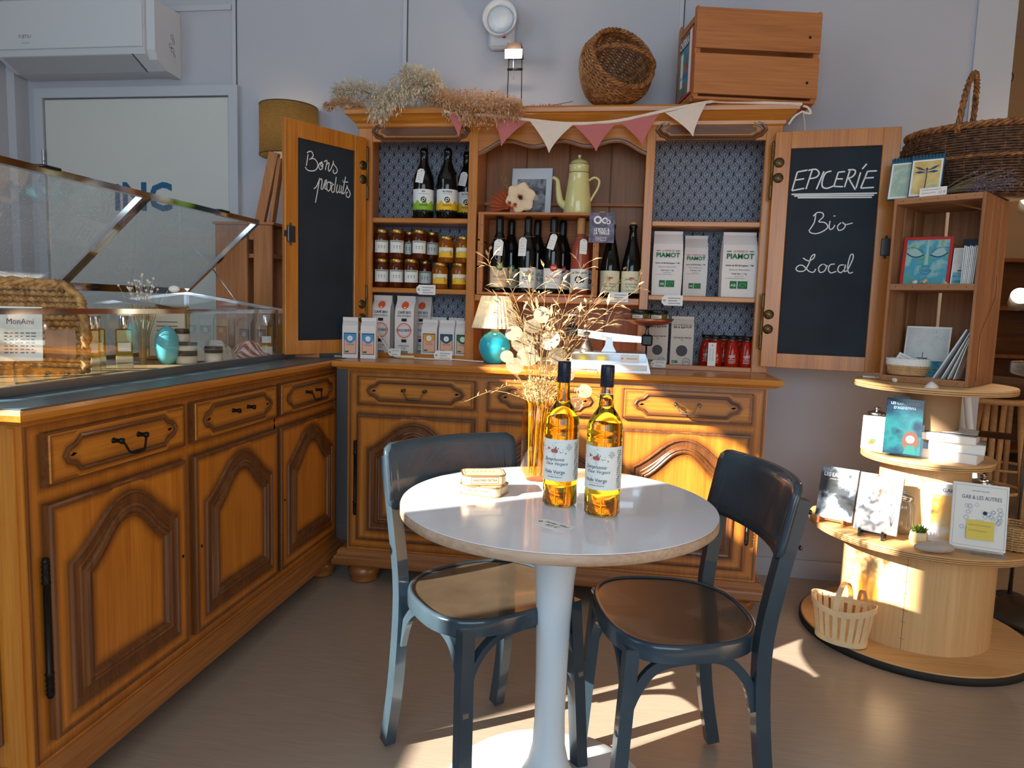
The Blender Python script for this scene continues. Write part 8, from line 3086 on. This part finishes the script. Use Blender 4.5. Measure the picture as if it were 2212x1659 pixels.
ws = thing('step_stool', 'white metal stool with splayed legs behind the upper spool', 'stool', (2.49, 0.44, 0))
mat('stool_white', (222, 226, 228), 0.35)
for s in (-1, 1):
    MB().tube([(-0.10, s * 0.03, 1.0), (-0.135, s * 0.035, 0.0)], 0.02, flat=(0.05, 0.018)).build('flat_leg', MATS['stool_white'], ws)
    MB().tube([(0.0, s * 0.03, 1.0), (0.17, s * 0.035, 0.0)], 0.014, 12).build('round_leg', MATS['stool_white'], ws)
MB().box(-0.13, 0.05, -0.05, 0.05, 1.0, 1.02, bev=0.004).build('seat', MATS['stool_white'], ws)
MB().tube([(0.085, -0.034, 0.5), (0.085, 0.034, 0.5)], 0.009, 8).build('rung', MATS['stool_white'], ws)
wood('beech', (222, 180, 128), (196, 148, 96), 'X', 0.8, 0.45)
for (x, y, hgt, who) in [(3.05, 1.35, 0.80, 'round beech stool nearest in the next room'), (3.45, 2.0, 0.80, 'round beech stool further back in the next room')]:
    t = thing('beech_stool', who, 'stool', (x, y, 0), 0.4, 'beech stools in the next room')
    MB().lathe([(0, hgt - 0.03), (0.19, hgt - 0.03), (0.20, hgt - 0.02), (0.20, hgt - 0.006), (0.19, hgt), (0, hgt)], 36).build('seat', MATS['beech'], t)
    for k in range(4):
        a_ = k * pi / 2 + .6
        MB().tube([(0.13 * cos(a_), 0.13 * sin(a_), hgt - 0.03), (0.20 * cos(a_), 0.20 * sin(a_), 0.0)], 0.016, 10).build('leg', MATS['beech'], t)
    MB().tube([(0.175 * cos(2 * pi * i / 24), 0.175 * sin(2 * pi * i / 24), 0.30) for i in range(24)], 0.009, 6, closed=True).build('foot_ring', MATS['beech'], t)
t = thing('round_cushion', 'dark brown round cushion on the nearest beech stool', 'cushion', (3.05, 1.35, 0.8005))
MB().lathe([(0, 0.0), (0.16, 0.0), (0.185, 0.03), (0.18, 0.07), (0.13, 0.10), (0, 0.11)], 36).build('cushion_body', mat('cushion_brown', (74, 44, 30), 0.8, bump=0.4, bscale=60), t)
ls = thing('low_shelf', 'brown wooden shelving along the far wall of the next room', 'shelf', (3.0, 3.75, 0))
for k in range(5):
    MB().box(-0.5, 1.6, 0, 0.3, 0.1 + k * 0.4, 0.13 + k * 0.4).build('shelf_board', MATS['back_plank'], ls)
for x in (-0.5, 0.5, 1.57):
    MB().box(x, x + 0.03, 0, 0.3, 0, 1.75).build('upright', MATS['back_plank'], ls)
MB().box(-0.5, 1.6, 0.3, 0.31, 0, 1.75).build('back_panel', MATS['brown_edge'], ls)
q = PY(2193, 160, 0.53)
t = thing('wall_cable', 'short black cable loop sticking out beside the wall end', 'cable', (2.607, 0.58, q.z))
MB().tube(bez([(0, 0, 0.03), (0.022, -0.01, 0.02), (0.03, -0.012, 0.0), (0.022, -0.01, -0.022), (0.0, 0, -0.024)], 5), 0.002, 6).build('cable', MATS['lid_black'], t)
pl_ = thing('added_pendant', 'pendant lamp added out of view to warm the next room', 'lamp', (3.6, 1.6, 2.1))  # made-up lamp outside the view, gives the next room's warm fill a source
MB().tube([(0, 0, 0.2), (0, 0, 1.5)], 0.004, 6).build('cord', MATS['lid_black'], pl_)
MB().lathe([(0.02, 0.2), (0.06, 0.19), (0.15, 0.05), (0.17, 0.0)], 32).build('shade', shade_cloth('added_pendant_cloth', (222, 190, 140), 0.1), pl_)
MB().ball((0, 0, 0.06), 0.04, 14, 10).build('bulb', MATS['bulb_glow'], pl_)
lamp('added_pendant_light', 'POINT', (3.6, 1.6, 2.06), 14.0, (1.0, 0.72, 0.42), shadow_soft_size=0.06)  # added warm fill light for the next room
